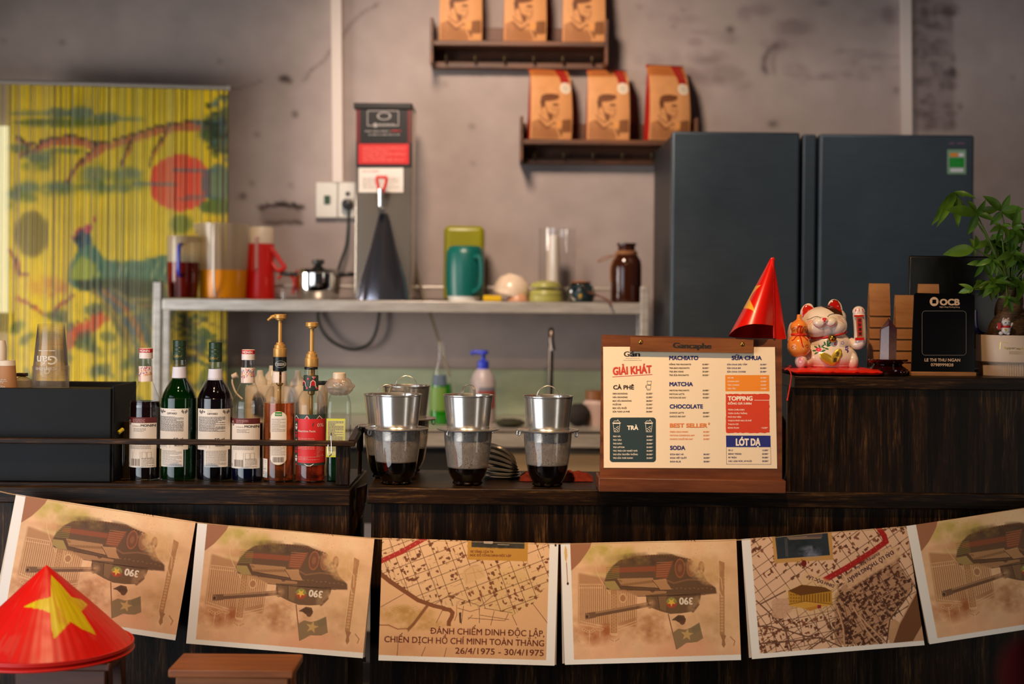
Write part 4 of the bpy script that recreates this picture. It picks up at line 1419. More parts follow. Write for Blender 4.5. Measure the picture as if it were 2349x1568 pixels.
# ---------------------------------------------------------------- raised bar on the right
YR = YC
xr0 = P(1807, 1000, YR).x
ztop = P(1819, 862, YR - .008).z
t = thing('raised_bar', 'raised dark timber bar section on the right of the counter', 'counter', (1.2, YR + .15, ZC))
MB().box(xr0, 2.1, YR + .004, YR + .022, ZC, ztop - .027).build('front_panel', M_OAK_Z, t)
MB().box(P(1820, 870, YR).x, 2.1, YR - .008, YR + .345, ztop - .027, ztop).build('top_slab', M_OAK_X, t, bevel=.002)
MB().box(xr0 + .002, xr0 + .02, YR + .24, YR + .33, ZC, ztop - .027).build('end_post', M_OAK_Z, t)
MB().box(xr0 + .02, 2.1, YR + .024, YR + .27, ZC + .075, ZC + .093).build('inner_shelf', mat('raw_pine', (96, 74, 52), .7), t)
ZR = ztop

# ---------------------------------------------------------------- bottle tray
t = thing('bottle_tray', 'low dark wooden tray with a thin front rail holding the syrup bottles', 'tray', (-.9, YC + .12, ZCL))
TY = YC + .012
zr1, zr0 = P(400, 1006, TY).z, P(400, 1024, TY).z
MB().box(-2.0, P(800, 1112, TY).x, YC + .02, YC + .33, ZCL, ZCL + .006).build('tray_base', M_OAK_X, t)
MB().box(-2.0, P(814, 1015, TY).x, TY - .004, TY + .012, zr0 + .004, zr1 - .001).build('front_rail', M_OAK_X, t, bevel=.002)
MB().box(P(768, 1060, TY).x, P(799, 1060, TY).x, TY + .014, TY + .03, ZCL + .006, zr0 + .012).build('end_post', M_OAK_Z, t, bevel=.002)
b = MB()
q0, q1, q2, q3 = P(813, 1008, TY), P(829, 977, YC + .2), P(829, 995, YC + .2), P(813, 1023, TY)
b.add([q0 - Vector((.013, 0, 0)), q1 - Vector((.013, 0, 0)), q2 - Vector((.013, 0, 0)), q3 - Vector((.013, 0, 0)), q0, q1, q2, q3],
      [(0, 1, 2, 3), (4, 7, 6, 5), (0, 4, 5, 1), (3, 2, 6, 7), (0, 3, 7, 4), (1, 5, 6, 2)])
b.build('side_rail', M_OAK_X, t)
pk = P(826, 985, YC + .24)
b = MB().tube([pk + Vector((0, 0, -.05)), pk], .008, 10).ball(pk, .012)
b.tube([(pk.x, pk.y, ZCL + .006), pk], .005, 8)
b.build('corner_knob', M_BLACKP, t)
p0 = P(760, 1002, TY - .014)
b = MB().tube(bezier([p0 + Vector((0, .002, .009)), p0 + Vector((0, -.002, 0)), p0 + Vector((.001, -.002, -.024)), p0 + Vector((.001, -.004, -.036)), p0 + Vector((-.003, -.006, -.041)), p0 + Vector((-.006, -.006, -.034)), p0 + Vector((-.006, -.005, -.016))], 6), .0009, 8)
tag(b.build('wire_clip', M_CHROME), 'small steel wire clip hooked over the tray front rail', 'clip')

# ---------------------------------------------------------------- black cup bin, cups, lids
YBx = YC + .04
ZT = ZCL + .006
xb = P(254, 1000, YBx).x
zb1 = P(120, 890, YBx).z
t = thing('cup_bin', 'black open-topped bin at the left end of the bottle tray', 'bin', (P(60, 1000, YBx).x, YBx + .1, ZT))
M_BIN = noisy('matte_black_board', (11, 11, 13), (16, 16, 18), size=12, rough=.5, spec=.18)
MB().box(-1.7, xb, YBx, YBx + .008, ZT, zb1).build('front_panel', M_BIN, t, bevel=.002)
MB().box(xb - .002, xb + .006, YBx + .006, YBx + .19, ZT, zb1 + .006).build('side_panel', M_BIN, t, bevel=.002)
MB().box(-1.7, xb - .004, YBx + .18, YBx + .188, ZT, zb1 + .005).build('back_panel', M_BIN, t, bevel=.002)
MB().box(-1.7, xb - .004, YBx + .01, YBx + .178, zb1 - .012, zb1 - .006).build('inner_lid', M_BLACKP, t)
ZI = zb1 - .006
pc = P(116, 884, YBx + .08)
s_ = u(1, YBx + .08)
prof = [(41 * s_, 0), (41.5 * s_, 2.2 * s_), (40 * s_, 4 * s_), (38.5 * s_, 5 * s_), (30 * s_, 96 * s_), (30.5 * s_, 98 * s_), (29 * s_, 100 * s_), (0, 99 * s_)]
me0 = None
M_CUP = glass('clear_cup_plastic', (255, 254, 253), .04, 1.17, cloud=.022, cloudcol=(236, 226, 216))
M_RIM = glass('cup_rim_plastic', (255, 252, 248), .06, 1.4, cloud=.12, cloudcol=(240, 230, 220))
for k in range(16):
    z = ZI + .0005 + k * 3.2 * s_
    lab = 'clear plastic cup in the middle of the upside-down cup stack on the black bin'
    if k == 15: lab = 'topmost clear plastic cup of the upside-down stack on the black bin'
    if k == 0: lab = 'bottom clear plastic cup of the upside-down stack, printed with the cafe logo'
    if me0 is None:
        o = MB().lathe(prof[3:], (0, 0, 0), 32).lathe(prof[:4], (0, 0, 0), 32, mat=1).build('plastic_cup', [M_CUP, M_RIM])
        me0 = o.data
    else:
        o = link('plastic_cup', me0)
    o.location = (pc.x, pc.y, z)
    tag(o, lab, 'cup', 'stack of clear plastic cups')
    if k == 0:
        bt = o
b = MB()
rr = lambda y: (41 - (888 - y) / 148 * 11) * s_ + .0008
def fcup(x, y):
    r_ = rr(y)
    a = math.asin(max(-.97, min(.97, (x - 116) * s_ / r_)))
    return (pc.x + r_ * math.sin(a), pc.y - r_ * math.cos(a), ZI + (888 - y) * s_)
put(b, fcup, 'Gán', 140, 812, 20, width=46, bold=.02, rot=PI)
micro(b, fcup, 98, 136, 799, 806, 7, 0, 5)
disc(b, fcup, 120, 846, 6, 6, r0=.7)
put(b, fcup, 'caphe', 139, 838, 9, width=48, bold=.01, rot=PI)
b.build('cup_print', mat('white_cup_print', (214, 210, 204), .6), bt)
MBt = P(14, 884, YBx + .07)
t = thing('paper_cup', 'brown kraft paper cup with white rim at the far left of the bin', 'cup', (MBt.x, MBt.y, ZI))
MBt.z = ZI
MB().lathe([(25 * s_, 0), (20.5 * s_, 52 * s_), (19.5 * s_, 53 * s_), (0, 52 * s_)], MBt, 32).build('cup_body', mat('kraft_cup', (178, 128, 88), .7), t)
MB().lathe([(20.6 * s_, 52.5 * s_), (19.3 * s_, 64 * s_), (0, 65 * s_)], MBt, 32).build('white_base', mat('white_paper', (224, 210, 192), .7), t)
b = MB()
def fpc(x, y):
    r_ = (25 - (884 - y) / 52 * 4.5) * s_ + .0008
    a = math.asin(max(-.97, min(.97, (x - 14) * s_ / r_)))
    return (MBt.x + r_ * math.sin(a), MBt.y - r_ * math.cos(a), ZI + (884 - y) * s_)
put(b, fpc, 'Gán', 12, 883, 8, align='c', width=17)
micro(b, fpc, 3, 24, 862, 872, 5, 0, 3)
b.build('cup_print', mat('white_cup_print'), t)
pw = P(1, 884, YBx + .13)
pw.z = ZI
tag(MB().lathe([(0, 0), (13 * s_, 0), (13 * s_, 92 * s_), (10 * s_, 108 * s_), (0, 109 * s_)], pw, 32).build('white_canister', mat('white_paper', (224, 210, 192), .7)), 'slim white canister behind the kraft paper cup at the frame edge', 'canister')
pl = P(52, 884, YBx + .12)
pl.z = ZI
t = thing('dome_lid', 'pale domed cup lid lying between the paper cup and the clear cups', 'lid', pl)
MB().lathe([(24 * s_, 0), (24 * s_, 6 * s_), (20 * s_, 18 * s_), (10 * s_, 24 * s_), (0, 25 * s_)], pl, 32).build('lid_shell', glass('frosted_plastic'), t)
MB().box(pl.x - 14 * s_, pl.x + 10 * s_, pl.y - .01, pl.y + .01, ZI + 25 * s_, ZI + 33 * s_).build('lid_grip', mat('dark_brown_plastic', (40, 18, 14), .4), t, bevel=.002)

# small jar, tag and pen between bin and first bottle
pj = P(291, 1090, YC + .13)
pj.z = ZT
t = thing('small_jar', 'small dark glass jar with a brass cap behind the first syrup bottle', 'jar', pj)
s2 = u(1, YC + .13)
MB().lathe([(0, 0), (13 * s2, 0), (14 * s2, 10 * s2), (14 * s2, 95 * s2), (10 * s2, 112 * s2), (10 * s2, 126 * s2), (0, 127 * s2)], pj, 28).build('jar_body', mat('dark_jar_glass', (34, 28, 16), .08), t)
MB().lathe([(10.5 * s2, 112 * s2), (11 * s2, 128 * s2), (0, 129 * s2)], pj, 28).build('cap', mat('tarnished_brass', (96, 76, 40), .3, .9), t)
pp = P(283, 1025, TY + .02)
b = MB().tube([pp + Vector((0, 0, .012)), pp + Vector((0, 0, -.03)), pp + Vector((-.001, 0, -.042))], [.0028, .003, .0006], 10)
tag(b.build('pen', M_BLACKP), 'thin black pen hanging behind the tray rail beside the bin', 'pen')
b = MB().tube([P(272, 992, YC + .06), P(282, 984, YC + .07)], .0045, 10)
tag(b.build('marker_cap', mat('yellow_plastic', (190, 170, 40), .4)), 'short yellow marker stub between the bin and the small jar', 'marker')

# ---------------------------------------------------------------- syrup bottles (photo-pixel profiles at the tray depth)
YBt = YC + .105
SB = u(1, YBt)
M_GLASS = glass('clear_glass')
M_LAB = mat('cream_label', (226, 216, 204), .55)
M_PRINT = mat('label_print', (120, 110, 106), .6)
M_NAVY = mat('navy_print', (66, 62, 70), .6)


class Cyl:
    def __init__(s, cx, r, off=.0006):
        s.cx, s.r, s.off = cx, r * SB, off
        s.c = P(cx, 1100, YBt)

    def __call__(s, x, y, off=None):
        r_ = s.r + (s.off if off is None else off)
        a = math.asin(max(-.995, min(.995, (x - s.cx) * SB / s.r)))
        return (s.c.x + r_ * math.sin(a), s.c.y - r_ * math.cos(a), ZT + (s.base - y) * SB)

    def up(s, d):
        c = Cyl.__new__(Cyl)
        c.__dict__.update(s.__dict__)
        c.off = s.off + d
        return c


def prof_px(pts, base):
    return [(r * SB, (base - y) * SB) for r, y in pts]


def curve(pts, n=5):
    v = [Vector((a, b, 0)) for a, b in pts]
    return [(q.x, q.y) for q in bezier(v, n)]


def bottle(cx, base, outer, liq, liqmat, lab, cat='syrup bottle', group='bottles in the tray', glassmat=None):
    c = P(cx, 1100, YBt)
    c.z = ZT
    t = thing('syrup_bottle', lab, cat, c, group)
    MB().lathe(prof_px(outer, base), c, 48).build('bottle_glass', glassmat or M_GLASS, t)
    if liq:
        MB().lathe(prof_px(liq, base), c, 48).build('syrup', liqmat, t)
    return t


RED = mat('cap_red', (196, 26, 40), .4)
WHT = mat('cap_white', (228, 218, 214), .4)


def bottle_a(cx, base, top, r, rim, liqmat, liq_y, lab, dark):
    """long-necked syrup bottle with red and white screw cap"""
    sh = base - 178
    out = curve([(r * .95, base - 1), (r, base - 8), (r, sh + 18), (r + .6, sh + 12), (r * .985, sh + 4), (r * .93, sh - 6), (r * .70, sh - 24), (r * .55, sh - 38), (16, sh - 48), (14.2, top + 42), (12.8, top + 24)], 4)
    out = [(0, base)] + out
    zl = liq_y
    inn = [(0, base - 2), (r - 2, base - 3), (r - 1.6, sh + 20)]
    if zl < sh:
        inn += [(r - 3, sh + 1), (r * .9 - 2, zl)]
    else:
        inn = inn[:2] + [(r - 1.6, zl)]
    inn += [(0, zl)]
    t = bottle(cx, base, out, inn, liqmat, lab)
    c = org(t)
    cap = MB().lathe(prof_px([(14.6, top + 24), (15.4, top + 23), (15.0, top + 19), (15.4, top + 17), (15.0, top + 14), (15.3, top + 10), (15.3, top + 9.5)], base), c, 36, 0)
    cap.lathe(prof_px([(15.4, top + 10), (15.4, top + 2), (14.6, top + 1)], base), c, 36, 1)
    cap.lathe(prof_px([(14.6, top + 1), (14, top), (0, top)], base), c, 36, 0)
    f = Cyl(cx, 15.4, .0004)
    f.base = base
    put(cap, f, 'MONIN', cx, top + 8.3, 5.4, 0, 'c', 22, .03)
    cap.build('screw_cap', [WHT, RED], t)
    b = MB()
    f = Cyl(cx, 15.6, .0006)
    f.base = base
    f0 = lambda x, y: f(x, y)
    quad(b, f0, cx - 15.4, top + 41, cx + 15.4, top + 76, 0, 12)
    R_ = random.Random(int(cx))
    for k in range(90):
        x, y = cx + R_.uniform(-14.5, 13.5), top + 42 + R_.uniform(0, 20) + 0
        y -= (x - cx) * .18
        quad(b, f.up(.0003), x, y, x + 1.1, y + R_.uniform(1.6, 3.2), R_.choice((1, 2, 3, 4, 5)))
    stroke(b, f.up(.0004), [(cx - 9, top + 64), (cx, top + 62), (cx + 14.5, top + 58)], 1.0, 1)
    stroke(b, f.up(.0004), [(cx - 9, top + 64), (cx - 9, top + 75)], .9, 1)
    b.build('neck_label', [mat('neck_label_cream', (232, 212, 200), .5), mat('print_pink', (212, 60, 90), .5), mat('print_violet', (110, 70, 160), .5), mat('print_yellow', (224, 170, 40), .5), mat('print_blue', (70, 130, 190), .5), mat('print_orange', (216, 96, 50), .5)], t)
    b = MB()
    f = Cyl(cx, r, .0007)
    f.base = base
    y0, y1, y2 = base - 144, base - 131, base - 30
    x0, x1 = cx - r * .99, cx + r * .86
    quad(b, f, x0, y0, x1, y1, 1, 16)
    quad(b, f, x0, y1, x1, y2, 0, 16)
    g = f.up(.0003)
    micro(b, g, cx - 20, cx + 8, y0 + 4, y0 + 12, 4, 4, int(cx))
    disc(b, f.up(.0004), cx - 28, y1 - 2, 3.2, 6.5, 1, 14)
    disc(b, g.up(.0004), cx - 28, y1 - 2, 2.3, 4.8, 0, 14, r0=.75)
    put(b, g, 'MONIN', cx + r * .82, y1 + 8, 5.6, 5, 'r', 30, .025)
    put(b, g, 'Le Sirop de', cx - 3, y1 + 8, 3.2, 2, 'r', 17, .0)
    micro(b, g, cx - 18, cx + 10, y1 + 12, y1 + 20, 4, 2, 7 + int(cx))
    micro(b, g, x0 + 4, cx + 26, y1 + 38, y1 + 50, 3.6, 2, 8 + int(cx))
    micro(b, g, x0 + 8, cx + 20, y1 + 52, y1 + 60, 3.6, 2, 3 + int(cx))
    for q in ((cx - 20, cx - 2), (cx + 2, cx + 11), (cx + 13, cx + 21)):
        stroke(b, g, [(q[0], y1 + 66), (q[1], y1 + 66), (q[1], y1 + 80), (q[0], y1 + 80)], .5, 2, True)
    bars(b, g, cx - 24, cx - 2, y2 - 20, y2 - 4, 2, int(cx))
    micro(b, g, cx + 1, cx + 26, y2 - 22, y2 - 3, 3.4, 2, 5)
    disc(b, g, cx - 30, y2 - 8, 1.6, 3, 2, 10, r0=.6)
    b.build('label', [M_LAB, mat('label_maroon', (92, 28, 26), .55), M_PRINT, M_NAVY, mat('label_pink_print', (206, 150, 140), .6), M_INK], t)
    return t


def bottle_b(cx, base, top, liqmat, lab, x0, x1, lx0, lx1):
    """round-shouldered liqueur-style bottle with dark green cap, ribbed shoulder and paper collar"""
    r = 41
    out = [(0, base)] + curve([(r * .94, base - 1), (r, base - 9), (r, base - 170), (r * .96, base - 188), (r * .82, base - 204), (24, base - 222), (17, base - 233), (15.5, base - 240), (14, top + 44)], 4)
    inn = [(0, base - 2), (r - 2, base - 3)] + curve([(r - 1.5, base - 20), (r - 1.5, base - 170), (r * .96 - 1.5, base - 187), (r * .80, base - 203), (22, base - 220), (15, base - 231)], 4) + [(0, base - 231)]
    t = bottle(cx, base, out, inn, liqmat, lab)
    c = org(t)
    f = Cyl(cx, 15.2, .0004)
    f.base = base
    b = MB().lathe(prof_px([(14.8, top + 45), (15.2, top + 44), (15.2, top + 26), (14.7, top + 25), (15.3, top + 23), (15.2, top + 17), (14.6, top + 16), (15.2, top + 14), (15.2, top + 9), (14.8, top + 8), (15.2, top + 6), (15, top + 1), (14, top), (0, top)], base), c, 40)
    put(b, f, 'Giffard', cx - 1, top + 39, 6, 1, 'c', 19, 0, shear=.4)
    b.build('screw_cap', [mat('cap_dark_green', (34, 56, 36), .35), mat('gold_print', (176, 146, 60), .4, .5)], t)
    b = MB()
    b.lathe(prof_px([(15.6, top + 61), (17.2, top + 86), (16.8, top + 86.5)], base), c, 12, smooth=False)
    b.build('neck_collar', mat('white_neck_paper', (214, 212, 224), .6), t)
    # moulded flutes on the shoulder
    b = MB()
    for k in range(26):
        a = -PI + 2 * PI * k / 26
        pts = []
        for rr_, yy in ((17.4, base - 233), (24.4, base - 222), (33.5, base - 205)):
            pts.append((c.x + rr_ * SB * math.sin(a), c.y - rr_ * SB * math.cos(a), c.z + (base - yy) * SB))
        b.tube(pts, [.0012, .0013, .0003], 6)
    b.build('fluting', M_GLASS, t)
    f = Cyl(cx, r, .0007)
    f.base = base
    g = f.up(.0003)
    b = MB()
    y0, y1, y2 = base - 165, base - 72, base - 33
    quad(b, f, x0, y0, x1, y1, 0, 18)
    quad(b, f.up(.0002), lx0, y1 - 1, lx1, y2, 0, 14)
    put(b, g, 'GIFFARD', (x0 + x1) / 2, y0 + 13, 4.6, 2, 'c', 23, -.03)
    micro(b, g, cx - 8, cx + 4, y0 + 4, y0 + 7, 3, 1, 2)
    for lx, sg in ((x0 + 6, 1), (x1 - 12, 1), (x1 - 3, -1), (x0 + 13, -1)):
        shape(b, g, [(lx, y0 + 1.5), (lx + 4 * sg, y0 + 7), (lx + 3 * sg, y0 + 12), (lx - 2 * sg, y0 + 7)], 1)
    disc(b, g, x0 + 17, y0 + 7, 1.6, 2, 2, 10)
    micro(b, g, x0 + 3, x1 - 9, y0 + 18, y0 + 52, 3.3, 2, int(cx), h=.5)
    stroke(b, g, [(x0 + 3, y1 - 22), (x0 + 30, y1 - 22), (x0 + 30, y1 - 4), (x0 + 3, y1 - 4)], .5, 1, True)
    stroke(b, g, [(x0 + 22, y1 - 22), (x0 + 22, y1 - 4)], .5, 1)
    micro(b, g, x0 + 4, x0 + 20, y1 - 20, y1 - 5, 3.4, 1, 5)
    bars(b, g, x1 - 28, x1 - 9, y1 - 19, y1 - 8, 2, int(cx) + 2)
    put(b, g, '50 cl', x1 - 10, y1 - 22, 5, 2, 'r', 20, .03)
    micro(b, g.up(.0002), lx0 + 3, lx1 - 3, y1 + 2, y2 - 2, 3.4, 1, 4 + int(cx))
    b.build('label', [M_LAB, M_PRINT, M_NAVY], t)
    return t


bottle_a(332, 1115, 815, 35, 0, mat('dark_syrup', (22, 6, 8), .05), 936, 'nearly full dark syrup bottle with red and white cap, first in the tray', True)
bottle_b(409, 1119, 800, mat('green_syrup', (2, 48, 5), .03, **{'Transmission Weight': .6, 'IOR': 1.36}), 'green syrup bottle with dark green cap, second from the left in the tray', 368.5, 437, 376.5, 428)
bottle_b(491.5, 1119, 804, mat('black_syrup', (10, 4, 8), .04), 'dark purple-black syrup bottle with dark green cap, third in the tray', 459, 529.5, 477, 526)
bottle_a(567, 1116, 817, 36, 0, mat('blue_syrup', (4, 6, 34), .05), 986, 'half-empty dark blue syrup bottle with red and white cap, fourth in the tray', False)

M_GOLD = mat('gold_pump', (202, 154, 84), .34, .4)


def pump(t, c, base, cy, spout):
    """cy: list of y: head top, head bottom, stem bottom, upper collar bottom, lower collar bottom"""
    a, h, s0, c1, c2 = cy
    b = MB().lathe(prof_px([(0, a), (13, a), (14.3, a + 1.5), (14.3, a + 9.5), (10.5, a + 11), (10.3, h - 2), (6, h), (4.8, h + 1), (4.7, s0), (0, s0)], base), c, 32)
    if spout:
        z = lambda y: c.z + (base - y) * SB
        b.tube(bezier([(c.x, c.y, z(a + 6)), (c.x - 12 * SB, c.y, z(a + 5.5)), (c.x - 20 * SB, c.y, z(a + 8)), (c.x - 28 * SB, c.y, z(a + 15))], 5), [6 * SB] * 11 + [4.5 * SB] * 4 + [4.6 * SB], 12, flat=.8)
    po = b.build('pump_head', M_GOLD, t)
    b = MB().lathe(prof_px([(0, s0 - 2), (8.5, s0 - 2), (9.5, s0 + 3), (12.5, s0 + 4), (13, c1), (15, c1 + 1), (15.2, c1 + 3), (15.2, c2 - 1), (14.6, c2), (0, c2)], base), c, 36)
    b.build('pump_collar', M_GOLD, t)
    b = MB().lathe(prof_px([(0, c2), (8, c2), (8, c2 + 62), (4, c2 + 66), (4, base - 130), (2.5, base - 128), (2.5, base - 20), (0, base - 20)], base), c, 20)
    b.build('dip_tube', mat('gold_pump_tube', (150, 112, 54), .35, .4), t)


cx, base = 639.4, 1118
r = 36
out = [(0, base)] + curve([(r * .95, base - 1), (r, base - 10), (r, base - 160), (r * .99, base - 178), (r * .9, base - 196), (25, base - 212), (17.5, base - 224), (15.8, base - 238), (15.2, 866), (15, 836)], 4)
inn = [(0, base - 2), (r - 2, base - 3), (r - 1.6, base - 160), (r - 1.8, 939.6), (0, 939.6)]
t = bottle(cx, base, out, inn, liquid('amber_syrup', (228, 112, 44), .85), 'amber syrup bottle with a spouted gold pump and black neck sleeve')
c = org(t)
pump(t, c, base, (737, 752, 804, 815, 836), True)
f = Cyl(cx, 15.7, .0006); f.base = base
b = MB().lathe(prof_px([(15.5, 835), (15.8, 835), (15.9, 866), (15.4, 867)], base), c, 36)
g = f.up(.0003)
put(b, g, 'TEISSEIRE', cx + 3.5, 855, 7, 1, 'c', 21, .01)
disc(b, g, cx + 3.5, 851.5, 11.5, 8, 1, 24, r0=.94)
b.build('neck_sleeve', [mat('sleeve_black', (14, 20, 22), .35), mat('sleeve_print', (196, 196, 192), .5)], t)
b = MB()
f.r = 15.9 * SB
quad(b, f, cx - 15.7, 869, cx + 1.5, 894, 0, 8)
quad(b, f, cx + 6.5, 869, cx + 15.7, 894, 0, 6)
b.build('neck_sticker', mat('white_sticker', (226, 208, 196), .55), t)
f = Cyl(cx, r, .0007); f.base = base
b = MB()
xa_, xb_, ya, yb, mid = 625.5, 661, 957, 1079, (625.5 + 661) / 2
stadium(b, f, xa_, xb_, ya, yb, 14, 3)
stadium(b, f.up(.0003), xa_ + 1, xb_ - 1, ya + 1, yb - 1, 13, 0)
g = f.up(.0005)
quad(b, g, mid - 7.5, 959, mid + 7.5, 968, 4, 8)
put(b, g.up(.0002), 'TEISSEIRE', mid, 966, 4, 0, 'c', 13, .02)
micro(b, g, mid - 15, mid + 15, 974, 1004, 3.2, 1, 3)
micro(b, g, mid - 15, mid + 15, 1026, 1060, 3.2, 1, 6)
bars(b, g, mid - 12, mid + 12, 1061, 1073, 2, 4)
b.build('label', [M_LAB, M_PRINT, M_NAVY, mat('label_gold_edge', (200, 170, 110), .5), mat('label_green', (0, 128, 20), .5)], t)
b = MB()
quad(b, f, 604.5, 1066, 618.5, 1109, 0, 5)
micro(b, f.up(.0003), 606, 616, 1070, 1104, 5, 1, 3)
b.build('side_sticker', [M_LAB, M_PRINT], t)

cx, base, r = 711, 1118, 34.6
out = [(0, base)] + curve([(r * .95, base - 1), (r, base - 8), (r, base - 158), (r * .97, base - 176), (r * .84, base - 190), (23, base - 202), (17.5, base - 208), (16.2, base - 216), (15.5, 876), (14.5, 858), (14.6, 855)], 4)
inn = [(0, base - 2), (r - 2, base - 3), (r - 1.6, 1020), (0, 1020)]
t = bottle(cx, base, out, inn, liquid('red_amber_syrup', (222, 80, 44), .85), 'bottle with a red nutrition label, gold pump and patterned red and green neck sleeve')
c = org(t)
pump(t, c + Vector((.0012, 0, 0)), base, (755, 770, 824, 836, 857), False)
MB().lathe(prof_px([(15, 858), (15.6, 859), (15.6, 862), (15, 863)], base), c, 32).build('neck_ring', M_BLACKP, t)
M6 = [mat('sleeve_green', (44, 62, 54), .5), mat('sleeve_red', (190, 28, 44), .5), mat('sleeve_white', (222, 206, 198), .5), mat('label_red', (206, 36, 40), .5), mat('label_pink_print', (206, 150, 140), .6), mat('print_pink', (212, 60, 90), .5)]
b = MB()
f = Cyl(cx, 17, .0008); f.base = base
b.lathe(prof_px([(16.6, 877), (17, 878), (17.4, 911), (16.8, 912)], base), c, 32)
g = f.up(.0006)


def bell(b, g, x, y, k):
    shape(b, g, [(x - 6.2 * k, y + 7 * k), (x - 4.6 * k, y + 3 * k), (x - 4.2 * k, y - 4 * k), (x - 2 * k, y - 7 * k), (x, y - 9.5 * k), (x + 2 * k, y - 7 * k), (x + 4.2 * k, y - 4 * k), (x + 4.6 * k, y + 3 * k), (x + 6.2 * k, y + 7 * k)], 1)
    stroke(b, g.up(.0003), [(x - 5.6 * k, y + 6 * k), (x - 4 * k, y + 3 * k), (x - 3.4 * k, y - 4 * k), (x, y - 7 * k), (x + 3.4 * k, y - 4 * k), (x + 4 * k, y + 3 * k), (x + 5.6 * k, y + 6 * k)], 1.1 * k, 2, True)


bell(b, g, cx + 6.5, 896, 1.25)
bell(b, g, cx - 13, 896, 1.0)
for x, y in ((cx - 4, 884), (cx + 9, 881), (cx - 6, 905), (cx + 14, 906)):
    shape(b, g, [(x, y - 3), (x + 2.4, y), (x, y + 3), (x - 2.4, y)], 5)
shape(b, g, [(cx + 4, 879), (cx + 12, 879), (cx + 8, 884)], 2)
b.build('neck_sleeve', M6, t)
f = Cyl(cx, r, .0007); f.base = base
g = f.up(.0003)
b = MB()
x0, x1 = cx - 32, cx + 34.2
quad(b, f, x0, 964, x1, 1080, 0, 18)
quad(b, g, cx - 24, 974, x1, 1074, 3, 16)
g = f.up(.0006)
for k, x in enumerate((cx - 28, cx - 3, cx + 23)):
    shape(b, g, [(x - 6, 974), (x, 966), (x + 6, 974)], 1)
    stroke(b, g.up(.0002), [(x - 5, 974), (x, 967), (x + 5, 974)], 1.2, 2)
for k in range(6):
    y = 974 + k * 18
    shape(b, g, [(x0 + 1, y), (x0 + 7, y), (x0 + 6, y + 5), (x0 + 4, y + 8), (x0 + 2, y + 5)], 2 if k % 2 else 1)
    shape(b, g, [(x0 + 1, y + 16), (x0 + 4, y + 10), (x0 + 7, y + 16)], 1 if k % 2 else 2)
shape(b, g, [(cx - 9, 1076), (cx + 13, 1076), (cx + 6, 1081), (cx - 2, 1081)], 2)
put(b, g, 'Nutrition Facts', cx - 23.5, 1004, 4.8, 2, 'l', 39, .02)
shape(b, g, [(cx + 9, 986), (cx + 13, 981), (cx + 11, 988), (cx + 9, 993)], 0)
put(b, g, '0%', cx + 19, 992, 8, 2, 'l', 12, 0)
micro(b, g, cx - 23, cx + 14, 1018, 1044, 4, 4, 5)
micro(b, g, cx + 18, cx + 31, 1024, 1060, 4.2, 4, 9)
quad(b, g, cx - 23, 1053, cx + 15, 1054.2, 4)
micro(b, g, cx - 22, cx + 24, 1060, 1068, 4, 4, 7)
b.build('label', M6, t)

# wrapped bottle at the right end of the tray
cx, base = 776, 1118
c = P(cx, 1100, YBt + .01)
c.z = ZT
t = thing('syrup_bottle', 'square clear bottle with plastic-wrapped stopper and yellow-green label', 'syrup bottle', c, 'bottles in the tray')
b = MB().lathe(prof_px([(0, base), (25, base), (27, base - 5), (27, 960), (26, 940), (22, 925), (16, 915), (13, 905), (12, 880)], base), c, 48, sq=5)
b.build('bottle_glass', M_GLASS, t)
MB().lathe(prof_px([(0, base - 2), (24.5, base - 2), (25, 1046), (0, 1046)], base), c, 48, sq=5).build('syrup', mat('bottle_green_syrup', (5, 44, 18), .05, **{'Transmission Weight': .4}), t)
MB().lathe(prof_px([(0, 870), (13, 870), (15, 872), (15.5, 892), (12, 895)], base), c, 32).build('stopper', mat('pale_stopper', (206, 190, 170), .35), t)
b = MB()
R_ = random.Random(3)


def wrap(uu, v):
    a = 2 * PI * uu
    rr_ = 13 + 20 * math.sin(v * PI) ** .6 * (1 + .22 * mnoise.noise(Vector((math.cos(a) * 2.2, math.sin(a) * 2.2, v * 5))))
    return (c.x + rr_ * SB * math.cos(a), c.y + rr_ * SB * math.sin(a) * .8, c.z + (base - (882 + 40 * v) + 3 * mnoise.noise(Vector((math.cos(a) * 4, math.sin(a) * 4, v * 3)))) * SB)


b.grid(wrap, 64, 22)
b.build('plastic_wrap', glass('cling_film', (240, 232, 226), .14, 1.5, cloud=.42, cloudcol=(232, 214, 202)), t)
fy = lambda x, y: (c.x + (x - cx) * SB, c.y - 27.4 * SB, c.z + (base - y) * SB)
b = MB()
quad(b, fy, 751, 974, 794, 1062, 0)
fy2 = lambda x, y: (c.x + (x - cx) * SB, c.y - 27.4 * SB - .0004, c.z + (base - y) * SB)
quad(b, fy2, 753, 978, 792, 1058, 1)
micro(b, lambda x, y: (c.x + (x - cx) * SB, c.y - 27.4 * SB - .0007, c.z + (base - y) * SB), 755, 790, 980, 1050, 3.6, 2, 4, h=.55)
b.build('label', [mat('yellow_green_label_edge', (198, 204, 60), .5), mat('pale_lime_label', (196, 196, 130), .5), M_PRINT], t)

